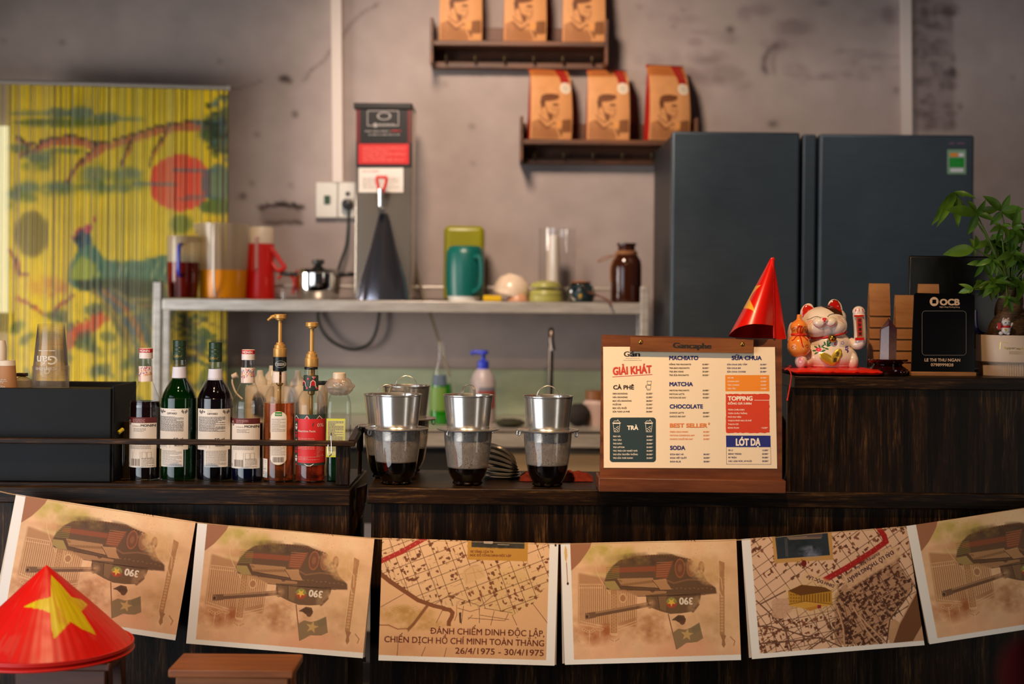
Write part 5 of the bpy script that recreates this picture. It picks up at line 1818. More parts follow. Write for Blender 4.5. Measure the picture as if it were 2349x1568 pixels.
# squeeze bottles of milk behind
M_MILK = glass('milky_squeeze_plastic', (240, 225, 205), .2, cloud=.88, cloudcol=(255, 248, 236))
YQ = YC + .24
sq = u(1, YQ)
for k, (px, ty, r_, lab) in enumerate([(594, 875, 33, 'squeeze bottle of milk behind the blue syrup bottle'), (622, 868, 34, 'squeeze bottle of milk with a tethered loop behind the amber bottle'), (680, 875, 32, 'squeeze bottle of milk between the two pump bottles')]):
    c = P(px, 1100, YQ + (.085 if k == 1 else 0))
    c.z = ZT
    t = thing('squeeze_bottle', lab, 'squeeze bottle', c, 'milk squeeze bottles')
    H = (1110 - ty) * sq
    MB().lathe([(0, 0), (r_ * sq, 0), (r_ * sq, H - 42 * sq), (r_ * .95 * sq, H - 36 * sq), (17 * sq, H - 33 * sq), (16 * sq, H - 22 * sq), (8 * sq, H - 12 * sq), (7 * sq, H)], c, 32).build('bottle_body', M_MILK, t)
    MB().lathe([(0, .002), ((r_ - 2) * sq, .002), ((r_ - 2) * sq, H - 60 * sq), (0, H - 60 * sq)], c, 32).build('milk', mat('condensed_milk', (240, 224, 200), .4), t)
    if k == 0:
        b = MB().tube(bezier([P(556, 915, YQ), P(541, 900, YQ), P(533, 878, YQ), P(534, 868, YQ)], 6), .0022, 8)
        b.lathe([(0, -.006), (.006, -.006), (.0075, .007), (0, .007)], P(538, 862, YQ), 16, M=Matrix.Rotation(1.2, 4, 'Y'))
        b.build('tethered_cap', mat('pale_nozzle', (214, 196, 176), .4), t)
    if k == 1:
        MB().tube(bezier([P(596, 880, YQ + .085), P(606, 872, YQ + .08), P(618, 869, YQ + .08), P(628, 872, YQ + .08)], 6), .0018, 8).build('tether', mat('pale_nozzle'), t)
p = P(737, 1100, YC + .2)
p.z = ZT
t = thing('shaker', 'slim clear shaker with a black clip lid behind the wrapped bottle', 'shaker', p)
MB().lathe([(0, 0), (.013, 0), (.013, .205), (.011, .21)], p, 24).build('shaker_body', mat('beige_tube', (196, 176, 150), .4), t)
MB().box(p.x - .012, p.x + .016, p.y - .012, p.y + .012, ZT + .211, ZT + .219).build('clip_lid', M_BLACKP, t, bevel=.002)

# ---------------------------------------------------------------- drip coffee glasses and phin filters
SP = 0.000972


def splashed(level):
    """tumbler wall: clear over the coffee, above it drip speckles and haze, part steam, part painted metal reflections"""
    nm = 'splashed_glass_%d' % level
    if nm in MATS:
        return MATS[nm]
    N = Nodes(nm)
    tr, gl, df, hz = N.n('BsdfTransparent'), N.n('BsdfGlossy'), N.n('BsdfDiffuse'), N.n('BsdfDiffuse')
    tr.inputs[0].default_value = lin((244, 240, 235))
    gl.inputs['Roughness'].default_value = .03
    df.inputs[0].default_value = lin((52, 30, 16))
    hz.inputs[0].default_value = lin((206, 196, 186))  # pale haze colour covers steam and the filter metal's reflection
    tc = N.n('TexCoord')

    def noise(sc, det):
        x = N.n('TexNoise', i_Scale=sc, i_Detail=det)
        N.l(tc.outputs['Object'], x.inputs['Vector'])
        return x
    n1, n2 = noise(760.0, 2.0), noise(34.0, 3.0)
    ad = N.n('Math', operation='MULTIPLY_ADD')
    ad.inputs[1].default_value = .42
    N.l(n2.outputs['Fac'], ad.inputs[0])
    N.l(n1.outputs['Fac'], ad.inputs[2])
    mr = N.n('MapRange')
    mr.inputs[1].default_value, mr.inputs[2].default_value = .775, .86
    N.l(ad.outputs[0], mr.inputs[0])
    sx = N.n('SeparateXYZ')
    N.l(tc.outputs['Object'], sx.inputs[0])
    up = N.n('MapRange')
    up.inputs[1].default_value, up.inputs[2].default_value = (level - 1) * SP, (level + 3) * SP
    N.l(sx.outputs[2], up.inputs[0])

    def times(a, b_):
        x = N.n('Math', operation='MULTIPLY')
        for i_, q in ((0, a), (1, b_)):
            if isinstance(q, float):
                x.inputs[i_].default_value = q
            else:
                N.l(q, x.inputs[i_])
        return x.outputs[0]
    haze, m1, m2 = N.n('MixShader'), N.n('MixShader'), N.n('MixShader')
    N.l(times(times(up.outputs[0], n2.outputs['Fac']), .44), haze.inputs[0])
    N.l(tr.outputs[0], haze.inputs[1])
    N.l(hz.outputs[0], haze.inputs[2])
    N.l(times(up.outputs[0], mr.outputs[0]), m1.inputs[0])
    N.l(haze.outputs[0], m1.inputs[1])
    N.l(df.outputs[0], m1.inputs[2])
    N.l(schlick(N, 1.5).outputs[0], m2.inputs[0])
    N.l(m1.outputs[0], m2.inputs[1])
    N.l(gl.outputs[0], m2.inputs[2])
    N.l(m2.outputs[0], N.out.inputs[0])
    MATS[nm] = N.m
    return N.m


M_COFFEE = mat('black_coffee', (12, 5, 3), .06)


def sp(pts):
    return [(a * SP, b_ * SP) for a, b_ in pts]


def coffee_glass(p, level, lab):
    t = thing('coffee_glass', lab, 'glass', p, 'drip coffee glasses')
    wall = curve([(30, 8), (34, 10), (42, 24), (46, 38), (50, 66), (53, 90), (55.5, 124)], 4)
    b = MB().lathe(sp([(0, 7)] + wall + [(54.2, 124)] + [(r_ - 1.4, z) for r_, z in reversed(wall[3:])]), p, 48)
    b.build('tumbler', splashed(level), t)
    b = MB()
    for k in range(8):
        a = 2 * PI * k / 8
        b.ball(p + Vector((26 * SP * math.cos(a), 26 * SP * math.sin(a), 5 * SP)), 9 * SP, 9 * SP, 5 * SP, 14, 8)
    b.lathe(sp([(0, 1), (24, 1), (30, 6), (33, 10), (0, 10)]), p, 32)
    b.build('foot', mat('thick_base_glass', (60, 40, 26), .04, **{'Transmission Weight': .8, 'IOR': 1.5}), t)
    inner = [(r_ - 2.2, z + .6) for r_, z in wall if z < level]
    rl = np.interp(level, [q[1] for q in wall], [q[0] for q in wall]) - 2.2
    MB().lathe(sp([(0, 11)] + inner[1:] + [(rl, level), (0, level)]), p, 40).build('coffee', M_COFFEE, t)
    return t


def phin(p, lab, handle='strap', zoff=0.0):
    """filter cup with brim plate, hanging chamber, two lugs and the press handle"""
    t = thing('phin_filter', lab, 'coffee filter', p, 'phin coffee filters')
    z0 = 124.6
    MB().lathe(sp([(48, z0 + 4), (48.5, z0 + 8)] + [(48.5 + 7.5 * q, z0 + 8 + 70 * q) for q in (.012, .1, .3, .5, .7, .9, .985)] + [(56, z0 + 78), (57.4, z0 + 79.5), (57.4, z0 + 81.5), (55.6, z0 + 81), (54.6, z0 + 78), (47, z0 + 8), (0, z0 + 7)]), p, 56).build('filter_cup', M_ALU, t)
    MB().lathe(sp([(47, z0 + 1), (68, z0 + .6), (71.5, z0 + 2.4), (72, z0 + 4), (71, z0 + 4.6), (66, z0 + 3), (50, z0 + 5), (48, z0 + 9), (47, z0 + 9)]), p, 56).build('brim_plate', M_ALU, t)
    MB().lathe(sp([(48.5, z0 + 1), (47, z0 - 6), (46, z0 - 22), (44, z0 - 24), (0, z0 - 24.5)]), p, 48).build('drip_chamber', M_ALU, t)
    for s_ in (-1, 1):
        b = MB()
        q = p + Vector((s_ * 66 * SP, -8 * SP, z0 * SP))
        b.tube([q + Vector((3.6 * SP * math.cos(a), 0, -4.5 * SP + 6 * SP * math.sin(a))) for a in np.linspace(0, 2 * PI, 15)[:-1]], 1.3 * SP, 8, closed=True)
        b.build('lug', M_ALU, t)
    MB().lathe(sp([(0, z0 + 60), (52, z0 + 60), (53, z0 + 62), (0, z0 + 62)]), p, 44).build('press_disc', M_ALU, t)
    zt_ = z0 + 62
    b = MB()
    if handle == 'strap':
        pts = [p + Vector((-18 * SP, 0, zt_ * SP)), p + Vector((-18.5 * SP, 0, (zt_ + 26) * SP)), p + Vector((-13 * SP, 0, (zt_ + 37) * SP)), p + Vector((0, 0, (zt_ + 42) * SP)), p + Vector((13 * SP, 0, (zt_ + 37) * SP)), p + Vector((18.5 * SP, 0, (zt_ + 26) * SP)), p + Vector((18 * SP, 0, zt_ * SP))]
        pts = bezier(pts, 5)
        n = len(pts)
        vs = []
        for i, q in enumerate(pts):
            tg = (pts[min(i + 1, n - 1)] - pts[max(i - 1, 0)]).normalized()
            nr = Vector((tg.z, 0, -tg.x)) * .6 * SP
            for dy, sg in ((-4, 1), (4, 1), (4, -1), (-4, -1)):
                vs.append(q + nr * sg + Vector((0, dy * SP, 0)))
        fs = [(i * 4 + k, i * 4 + (k + 1) % 4, i * 4 + 4 + (k + 1) % 4, i * 4 + 4 + k) for i in range(n - 1) for k in range(4)]
        b.add(vs, fs, 0, True)
    else:
        b.tube(bezier([p + Vector((-25 * SP, 0, zt_ * SP)), p + Vector((-25 * SP, 0, (zt_ + 22) * SP)), p + Vector((-16 * SP, 0, (zt_ + 36) * SP)), p + Vector((0, 0, (zt_ + 42) * SP)), p + Vector((16 * SP, 0, (zt_ + 36) * SP)), p + Vector((25 * SP, 0, (zt_ + 22) * SP)), p + Vector((25 * SP, 0, zt_ * SP))], 5), .9 * SP, 8)
    b.build('press_handle', M_ALU, t)
    return t


def at(px, Y, z=None):
    p = P(px, 1110, Y)
    p.z = ZC if z is None else z
    return p


spots = [(909, 3.165, 53, 'strap', 'front coffee glass of the left cluster, a third full of black coffee', 'front filter of the left cluster of three, with a strap handle'),
         (1072.5, 3.165, 41, 'strap', 'middle coffee glass standing alone in front of the steel lids', 'middle filter standing alone with a tall strap handle and a dent'),
         (1255.5, 3.155, 50, 'wire', 'coffee glass nearest the menu board, beside the red cloth', 'filter nearest the menu board with a thin wire handle')]
for px, Y, lv, hd, l1, l2 in spots:
    p = at(px, Y)
    g_ = coffee_glass(p, lv, l1)
    f_ = phin(p, l2, hd)
    f_.rotation_euler[2] = {909: .35, 1072.5: .75, 1255.5: -.15}[px]
sc0 = None
for px, Y, sc, hd, l1, l2 in [(886, 3.277, .962, 'wire', 'rear left coffee glass half hidden behind the front one', 'rear left filter showing its rim left of the front filter'),
                              (930, 3.388, 1.03, 'wire', 'rear right coffee glass at the back edge of the counter', 'tallest rear right filter with an open rim behind the front one')]:
    p = at(px, Y)
    g_ = coffee_glass(p, 58, l1)
    g_.scale = (sc,) * 3
    f_ = phin(p, l2, hd)
    f_.scale = (sc,) * 3

# fan of steel filter lids and the red cloth
me0 = None
M_LID = mat('polished_lid_steel', (222, 218, 212), .18, .7)
for k in range(7):
    r_ = 46 * SP
    if me0 is None:
        o = MB().lathe([(0, .0), (r_ * .9, .0), (r_, .004), (r_ * 1.03, .0045), (r_ * .97, .0055), (r_ * .85, .002), (0, .002)], (0, 0, 0), 48).build('steel_lid', M_LID)
        me0 = o.data
    else:
        o = link('steel_lid', me0)
    tilt = [0.0, .06, .16, .3, .42, .54, .66][k]
    o.location = at(1152 - k * 2.2, 3.30) + Vector((0, .004 * k, .001 + k * .0062 + r_ * math.sin(tilt) * .34))
    o.rotation_euler = (-.35 * tilt, tilt, .1 * k)
    nm = ['lowest', 'second lowest', 'third from the bottom', 'middle', 'third from the top', 'second highest', 'topmost'][k]
    tag(o, f'{nm} steel lid in the fanned pile behind the middle coffee glass', 'lid', 'fanned pile of steel lids')
b = MB()


def cloth(uu, v):
    x = (uu - .5) * 2
    y = (v - .5) * 2
    px_ = 1275 + x * 86
    h_ = (.012 + .016 * abs(mnoise.noise(Vector((uu * 5, v * 2.5, 3)))) + .008 * mnoise.noise(Vector((uu * 13, v * 7, 1)))) * max(0, 1 - (abs(x)) ** 4) ** .5 * max(0, 1 - y * y) ** .5
    q = at(px_, 3.275 + y * .045 + .01 * mnoise.noise(Vector((uu * 4, 9, 2))))
    q.z = ZC + .001 + max(0, h_)
    return q


b.grid(cloth, 90, 26)
tag(b.build('cleaning_cloth', noisy('rust_red_cloth', (120, 34, 14), (150, 50, 24), size=90, rough=.95)), 'crumpled rust-red cleaning cloth behind the coffee glass nearest the menu', 'cloth')
# ---------------------------------------------------------------- menu board (coordinates: 1360 + x/3.92, 740 + y/3.92)
def fm(d):
    def g(x, y):
        px, py = 1360 + x / 3.92, 740 + y / 3.92
        Yp = 3.136 + (3.098 - 3.136) * (py - 767) / 333.0
        return P(px, py, Yp - d)
    return g


f0 = fm(0)
M_MENUW = noisy('walnut_stain', (84, 42, 22), (128, 70, 38), (.12, 1, 1), 36, rough=.4, bump=.05)
M_CLIPW = noisy('walnut_stain_light', (104, 58, 28), (146, 88, 46), (.1, 1, 1), 40, rough=.4)
t = thing('menu_board', 'upright brown wooden menu board with a clip bar and base ledge', 'menu board', at(1588, 3.1))
b = MB().slab([f0(80, 105), f0(1700, 150), f0(1702, 1440), f0(62, 1420)], .013)
b.build('back_board', M_MENUW, t, bevel=.0015)
xl_, xr_ = P(1373.3, 1110, 3.066).x, P(1803, 1115, 3.066).x
zt1, zt2 = P(1373, 1095.5, 3.066).z, P(1803, 1102.5, 3.066).z
vs = [(xl_, 3.066, ZC), (xr_, 3.066, ZC), (xr_, 3.066, zt2), (xl_, 3.066, zt1), (xl_, 3.17, ZC), (xr_, 3.17, ZC), (xr_, 3.17, zt2), (xl_, 3.17, zt1)]
MB().add(vs, [(0, 1, 2, 3), (5, 4, 7, 6), (3, 2, 6, 7), (0, 4, 5, 1), (0, 3, 7, 4), (1, 5, 6, 2)]).build('base_ledge', M_MENUW, t, bevel=.0015)
fc = fm(.0125)
co = MB().slab([fc(338, 128), fc(1445, 150), fc(1442, 272), fc(335, 255)], .010).build('clip_bar', M_CLIPW, t, bevel=.001)
b = MB()
ft = fm(.0129)
put(b, ft, 'Gancaphe', 893, 229, 50, 0, 'c', 350, -.07, rot=.019)
b.build('burnt_lettering', mat('burnt_black', (24, 14, 10), .6), co)
for x, y in ((430, 173), (1345, 193)):
    MB().lathe([(.0048, 0), (.0044, .0012), (.003, .0022), (0, .0026)], ft(x, y), 20, M=Matrix.Rotation(PI / 2, 4, 'X')).build('rivet', mat('brass', (190, 150, 74), .28, 1.0), co)

SHEET, NAVY, DARK, TEAL, ORNG, REDB, REDT, CREAM, BLUE, ORT, GRY = range(11)
MM = [mat('menu_paper', (244, 222, 190), .55), mat('menu_navy', (34, 44, 112), .6), mat('menu_dark', (44, 36, 36), .6), mat('menu_teal', (36, 58, 62), .55), mat('menu_orange', (240, 140, 34), .55),
      mat('menu_red_box', (214, 62, 30), .55), mat('menu_red', (206, 60, 48), .6), mat('menu_white', (248, 234, 214), .6), mat('menu_blue', (32, 42, 124), .55), mat('menu_orange_text', (226, 130, 66), .6), mat('menu_grey', (110, 100, 94), .6)]
b = MB()
fs_ = fm(.0015)
sh = [(92, 215), (1637, 218), (1657, 1310), (98, 1303)]
b.poly([fs_(*q) for q in sh], SHEET)
b.poly([fm(.0007)(*q) for q in sh], SHEET)
f1, f2_ = fm(.0018), fm(.0021)


def row(y, name, price, x0, x1, m_, h=13.5):
    put(b, f2_, name, x0, y, h, m_, 'l', None, .022)
    if price:
        put(b, f2_, price, x1 - 9, y, h, m_, 'r', None, .022)
        put(b, f2_, 'd', x1 - 7, y - 7, 6, m_, 'l', 7, .02)


put(b, f2_, 'G', 278, 303, 48, DARK, 'l', 52, -.03)
put(b, f2_, 'án', 332, 303, 48, DARK, 'l', 92, -.03)
stroke(b, f2_, [(340, 272), (352, 266), (368, 272), (376, 284), (372, 300), (352, 304)], 2.4, DARK)
stroke(b, f2_, [(336, 268), (358, 264)], 5, DARK)
micro(b, f2_, 296, 418, 318, 326, 8, GRY, 3, cw=14)
micro(b, f2_, 272, 437, 335, 343, 9, DARK, 4, cw=11)
put(b, f2_, 'GIẢI KHÁT', 180, 468, 70, REDT, 'l', 352, .05, rot=-.052)
stroke(b, f2_, [(178, 486), (533, 464)], 4.5, REDT)
put(b, f2_, 'CÀ PHÊ', 182, 597, 37, DARK, 'l', 188, .04)
stroke(b, f2_, [(487, 524), (527, 524), (522, 556), (492, 556)], 2.4, DARK, True)
stroke(b, f2_, [(478, 560), (522, 560), (518, 596), (486, 596)], 2.4, DARK, True)
stroke(b, f2_, [(486, 604), (518, 604)], 2.4, DARK)
stroke(b, f2_, [(478, 566), (472, 578), (484, 586)], 2.4, DARK)
for k, (n_, pr) in enumerate([('ĐEN ĐÁ/NÓNG', '22.000'), ('NÂU ĐÁ/NÓNG', '25.000'), ('BẠC XỈU ĐÁ/NÓNG', '28.000'), ('MUỐI ĐÁ', '32.000'), ('BẠC XỈU MUỐI', '35.000'), ('SỮA TƯƠI CÀ PHÊ', '30.000')]):
    row(643 + 32.4 * k, n_, pr, 178, 538, DARK)


def rrect(x0, y0, x1, y1, r, n=6):
    out = []
    for cx_, cy_, a in ((x1 - r, y0 + r, -PI / 2), (x1 - r, y1 - r, 0), (x0 + r, y1 - r, PI / 2), (x0 + r, y0 + r, PI)):
        out += [(cx_ + r * math.cos(a + PI / 2 * k / n), cy_ + r * math.sin(a + PI / 2 * k / n)) for k in range(n + 1)]
    return out


shape(b, f1, rrect(152, 851, 567, 1252, 28), TEAL)
for x in (213, 503):
    stroke(b, f2_, [(x - 30, 906), (x - 22, 980), (x + 22, 980), (x + 30, 906)], 3.4, CREAM, True)
    stroke(b, f2_, [(x - 36, 900), (x + 36, 900)], 7, CREAM)
    stroke(b, f2_, [(x - 28, 892), (x - 18, 880), (x, 884), (x + 12, 874), (x + 28, 892)], 4, CREAM)
    stroke(b, f2_, [(x + 6, 884), (x + 12, 868)], 4, CREAM)
    for dx, dy in ((-12, 970), (-2, 958), (8, 968), (14, 952), (-14, 950), (2, 940), (12, 934)):
        disc(b, f2_, x + dx, dy, 4.5, 4.5, CREAM, 10)
put(b, f2_, 'TRÀ', 358, 961, 38, CREAM, 'c', 102, .05)
for k, (n_, pr) in enumerate([('TRÀ VẢI', '28.000'), ('TRÀ TÁO', '28.000'), ('TRÀ ĐÀO', '28.000'), ('TRÀ LIPTON', '25.000'), ('TRÀ TRÁI CÂY NHIỆT ĐỚI', '30.000'), ('TRÀ SỮA TRUYỀN THỐNG', '20.000'), ('TRÀ SỮA THÁI XANH', '20.000')]):
    row(1027.5 + 32.4 * k, n_, pr, 180, 541, CREAM)
for ti, y, wd, m_, rows, m2_ in [('MACHIATO', 333, 262, NAVY, [(380, 'HỒNG TRÀ MACHIATO', '25.000'), (413, 'TRÀ ĐÀO MACHIATO', '35.000'), (445, 'TRÀ SEN VÀNG', '35.000'), (477, 'TRÀ SỮA MACHIATO', '30.000')], DARK),
                                 ('MATCHA', 568, 212, NAVY, [(614, 'MATCHA MACHIATO', '35.000'), (647, 'MATCHA LATTE', '30.000'), (679, 'MATCHA ĐÁ XAY', '40.000')], DARK),
                                 ('CHOCOLATE', 769, 300, NAVY, [(815, 'CHOCO LATTE', '28.000'), (848, 'CHOCO ĐÁ XAY', '35.000')], DARK),
                                 ('BEST SELLER', 940, 338, ORT, [(986, 'OREO COLD FOAM', '30.000'), (1018, 'MATCHA COOKIE ĐÁ XAY', '45.000'), (1051, 'CHOCO CHUỐI ĐÁ XAY', '45.000')], ORT),
                                 ('SODA', 1141, 138, NAVY, [(1188, 'SODA BẠC HÀ', '28.000'), (1220, 'SODA VIỆT QUẤT', '28.000'), (1253, 'SODA BLUE', '28.000')], NAVY)]:
    x0 = 686 + (y - 333) * .009
    put(b, f2_, ti, x0, y, 37, m_, 'l', wd, .045)
    for yy, n_, pr in rows:
        row(yy, n_, pr, x0, 1043 + (yy - 380) * .012, m2_)
put(b, f2_, '*', 1036, 930, 34, ORT, 'l', 17, .03)
put(b, f2_, 'SỮA CHUA', 1247, 333, 37, NAVY, 'l', 272, .045)
for k, (n_, pr) in enumerate([('SỮA CHUA DÂU TẰM', '25.000'), ('SỮA CHUA ĐÁ', '20.000'), ('SỮA CHUA COOKIE', '25.000')]):
    row(381 + 32.4 * k, n_, pr, 1207, 1563, NAVY)
shape(b, f1, [(1190, 470), (1585, 470), (1587, 615), (1192, 615)], ORNG)
for k, (n_, pr) in enumerate([('ĐÁ ME', '25.000'), ('CHANH DÂY', '15.000'), ('TRÀ CHANH', '15.000'), ('TRÀ TẮC', '15.000')]):
    row(501 + 32.4 * k, n_, pr, 1210, 1566, CREAM)
R_ = random.Random(8)
pts = []
pts += [(1193 + k * 22, 640 + R_.uniform(-3, 3)) for k in range(18)]
pts += [(1588 + R_.uniform(-3, 3), 645 + k * 21.5) for k in range(16)]
pts += [(1590 - k * 22, 989 + R_.uniform(-4, 4)) for k in range(18)]
pts += [(1196 + R_.uniform(-2, 2), 985 - k * 21.5) for k in range(16)]
shape(b, f1, pts, REDB)
put(b, f2_, 'TOPPING', 1213, 698, 39, CREAM, 'l', 224, .05)
stroke(b, f2_, [(1452, 696), (1585, 696)], 4, CREAM)
put(b, f2_, 'ĐỒNG GIÁ 5.000d', 1213, 734, 19, CREAM, 'l', 214, .035)
for k, n_ in enumerate(['TRÂN CHÂU ĐEN', 'TRÂN CHÂU TRẮNG', 'PHÔ MAI VIÊN', 'THẠCH PHÔ MAI CÀ PHÊ', 'THẠCH SỢI', 'BÁNH PLAN']):
    row(788 + 32.5 * k, n_, '15.000' if k == 5 else '', 1214, 1574, CREAM)
shape(b, f1, [(1197, 1013), (1597, 1014), (1599, 1115), (1199, 1115)], BLUE)
put(b, f2_, 'LÓT DẠ', 1396, 1102, 63, CREAM, 'c', 222, .055)
stroke(b, f1, [(1200, 1116), (1598, 1116), (1602, 1272), (1202, 1270)], 2.5, NAVY, True)
for k, (n_, pr) in enumerate([('MÌ LY', '15.000'), ('BÁNH TRÁNG', '20.000'), ('MÌ TRỘN', '30.000'), ('CÁC LOẠI MỨC, XÍ MUỘI', '20.000')]):
    row(1152 + 32.4 * k, n_, pr, 1218, 1580, NAVY)
tag(b.build('menu_sheet', MM), 'cream printed drinks menu sheet clipped to the wooden board', 'menu')

# ---------------------------------------------------------------- red flag rolled into a cone standing on the board
fcn = Canvas(300, 380, (214, 20, 8), 1655, 580, 1815, 785)
z5 = lambda x, y: (1640 + x / 5.0575, 570 + y / 5.0575)
st_ = [z5(*q) for q in [(534, 422), (485, 428), (415, 452), (350, 545), (270, 697), (330, 690), (392, 696), (434, 714), (474, 748), (440, 665), (404, 588), (437, 525), (482, 470)]]
fcn.poly(st_, (240, 170, 44), 1)
fcn.poly([(1655, 688), st_[4], st_[0], (1690, 640)], (240, 170, 44), 0)
nu, nv = 150, 120
apex = [P(1768, 591, 3.17), P(1777, 591, 3.17)]
front = bezier([P(1670.5, 771, 3.215), P(1676, 764, 3.15), P(1692, 752, 3.11), P(1720, 743.5, 3.095), P(1750, 743.5, 3.1), P(1775.5, 747, 3.135)], 30)
vs, cs = [], []
for j in range(nv):
    v = j / (nv - 1)
    for i in range(nu):
        q = i / (nu - 1)
        k = q * (len(front) - 1)
        a = front[int(k)].lerp(front[min(int(k) + 1, len(front) - 1)], k - int(k))
        top = apex[0].lerp(apex[1], q)
        p = top.lerp(a, v)
        p.y -= .012 * math.sin(q * PI) * math.sin(v * PI) * .6
        vs.append(p)
V = np.array(vs)
px, py = Q(V)
t = thing('flag_cone', 'red cloth flag with a yellow star rolled into a cone on the menu board', 'flag', P(1735, 776, 3.13))
M_SATIN = paintmat('red_satin_print', .32, .5)
M_SATR = mat('red_satin', (206, 16, 8), .38)
np_mesh('flag_front', V, gridquads(nu, nv), fcn.sample(px, py), [M_SATIN], t)
b = MB()
back = bezier([P(1775.5, 747, 3.135), P(1776, 775.5, 3.14), P(1804, 777, 3.17), P(1790, 776, 3.23), P(1730, 775.5, 3.255), P(1690, 774, 3.24), P(1670.5, 771, 3.215)], 14)
nb = len(back)
b.grid(lambda q, v: (apex[1].lerp(apex[0], q)).lerp(back[min(int(q * (nb - 1) + .5), nb - 1)], v), nb - 1, 20)
b.build('flag_back', M_SATR, t)
b = MB().tube([P(1773.5, 590.5, 3.165), P(1774.5, 680, 3.148), P(1776, 775, 3.132)], .0026, 10)
for k in range(60):
    q = P(1773.5 + 2.5 * k / 60, 594 + 180 * k / 60, 3.1625 - .031 * k / 60 - .003)
    b.ball(q, .0011, .0008, .0009, 6, 4)
b.build('pole_sleeve', M_SATR, t)
# ---------------------------------------------------------------- lucky cat on a red cushion (zoom: 1790 + x/7.84, 670 + y/7.84)
YCt = 3.20
zc_ = lambda x, y: (1790 + x / 7.84, 670 + y / 7.84)
UZ = u(1, YCt) / 7.84


def Zp(x, y, dy=0.0):
    return P(*zc_(x, y), YCt + dy * UZ)


def voxel(mb, size, smooth=6):
    o = mb.build('draft', [])
    m1_ = o.modifiers.new('r', 'REMESH')
    m1_.mode, m1_.voxel_size = 'VOXEL', size
    m2_ = o.modifiers.new('s', 'SMOOTH')
    m2_.iterations, m2_.factor = smooth, .5
    dg = bpy.context.evaluated_depsgraph_get()
    dg.update()
    me = bpy.data.meshes.new_from_object(o.evaluated_get(dg))
    bpy.data.objects.remove(o)
    n = len(me.vertices)
    V = np.empty(n * 3)
    me.vertices.foreach_get('co', V)
    F_ = [tuple(p.vertices) for p in me.polygons]
    N_ = np.empty(n * 3)
    me.vertices.foreach_get('normal', N_)
    bpy.data.meshes.remove(me)
    return V.reshape(-1, 3), F_, N_.reshape(-1, 3)


def painted(name, V, F_, N_, canvas, k, mats, parent, back=None):
    px, py = Q(V)
    x, y = (px - 1790) * 7.84, (py - 670) * 7.84
    c = canvas.sample(x, y)
    if back is not None:
        c = np.where((N_[:, 1] < .05)[:, None], c, np.array(back) / 255.0)
    me = bpy.data.meshes.new(name)
    me.from_pydata(V - np.array(org(parent)), [], F_)
    me.polygons.foreach_set('use_smooth', [True] * len(F_))
    at_ = me.attributes.new('paint', 'FLOAT_COLOR', 'POINT')
    at_.data.foreach_set('color', np.concatenate([nlin(c), np.ones((len(c), 1))], 1).ravel().astype(np.float32))
    me.materials.append(mats)
    me.update()
    return link(name, me, parent)


def zball(mb, x, y, rx, rz, ry, dy=0, rot=0.0):
    mb.ball(Zp(x, y, dy), rx * UZ, ry * UZ, rz * UZ, 40, 26, M=Matrix.Rotation(rot, 4, 'Y'))


base = Zp(850, 1385)
base.z = ZR + .012
t = thing('lucky_cat', 'white beckoning cat figurine with an orange gourd on a red cushion', 'figurine', base)
b = MB()
zball(b, 850, 1170, 535, 290, 400)
zball(b, 850, 1300, 480, 100, 360)
zball(b, 880, 930, 385, 260, 300)
zball(b, 780, 555, 408, 305, 330, -40)
zball(b, 640, 450, 215, 170, 240, -40)
zball(b, 955, 450, 225, 185, 240, -40)
zball(b, 650, 625, 255, 205, 260, -110)
zball(b, 960, 600, 240, 215, 250, -110)
zball(b, 705, 545, 125, 105, 120, -320)
zball(b, 905, 540, 120, 100, 120, -320)
zball(b, 795, 505, 62, 50, 70, -400)
zball(b, 478, 350, 115, 160, 62, -20, .42)
zball(b, 985, 290, 130, 170, 62, -20, -.30)
zball(b, 205, 790, 75, 250, 150, -40)
zball(b, 370, 1240, 105, 130, 170, -330)
zball(b, 440, 1250, 150, 140, 220, -150)
zball(b, 1290, 1240, 112, 160, 150, -180)
V, F_, N_ = voxel(b, .00085, 6)
cb = Canvas(1100, 1000, (232, 216, 200), 60, 80, 1720, 1500)
cb.poly([(60, 1180), (1720, 1240), (1720, 1500), (60, 1500)], (232, 178, 160), .45, soft=30)
cb.cloud(560, 1200, 240, 150, (226, 150, 140), .5, 4, 200)
RDc = (198, 36, 20)
cb.poly([(398, 466), (388, 380), (402, 300), (440, 232), (480, 224), (540, 245), (596, 286), (500, 340), (440, 400)], RDc)
cb.poly([(735, 260), (830, 236), (860, 238), (930, 150), (970, 130), (1030, 150), (1075, 220), (1110, 370), (1130, 425), (1060, 400), (985, 388), (930, 350), (870, 310), (800, 280)], (66, 34, 20))
cb.poly([(864, 236), (935, 156), (985, 140), (1035, 165), (1072, 235), (1102, 362), (1040, 320), (960, 262)], (178, 22, 14))
for q, wd in (([(480, 495), (540, 476), (600, 447), (650, 434), (700, 442), (724, 464)], 9), ([(848, 443), (885, 408), (935, 389), (985, 385)], 12)):
    cb.line(q, wd, (34, 26, 24))
cb.poly([(752, 478), (772, 460), (800, 456), (838, 470), (822, 500), (803, 540), (786, 536), (768, 510)], (208, 40, 48))
for q in ([(606, 578), (630, 612), (690, 638), (750, 622), (804, 562)], [(804, 562), (850, 600), (900, 612), (960, 590), (998, 545), (1006, 515)]):
    cb.line(q, 9, (206, 60, 70))
for q in ([(488, 590), (525, 530), (580, 512)], [(522, 588), (555, 545), (585, 535)], [(478, 560), (500, 520), (560, 500)], [(1030, 434), (1095, 448)], [(1040, 460), (1090, 478), (1132, 512)], [(1048, 490), (1100, 515), (1146, 555)]):
    cb.line(q, 7, (206, 90, 76))
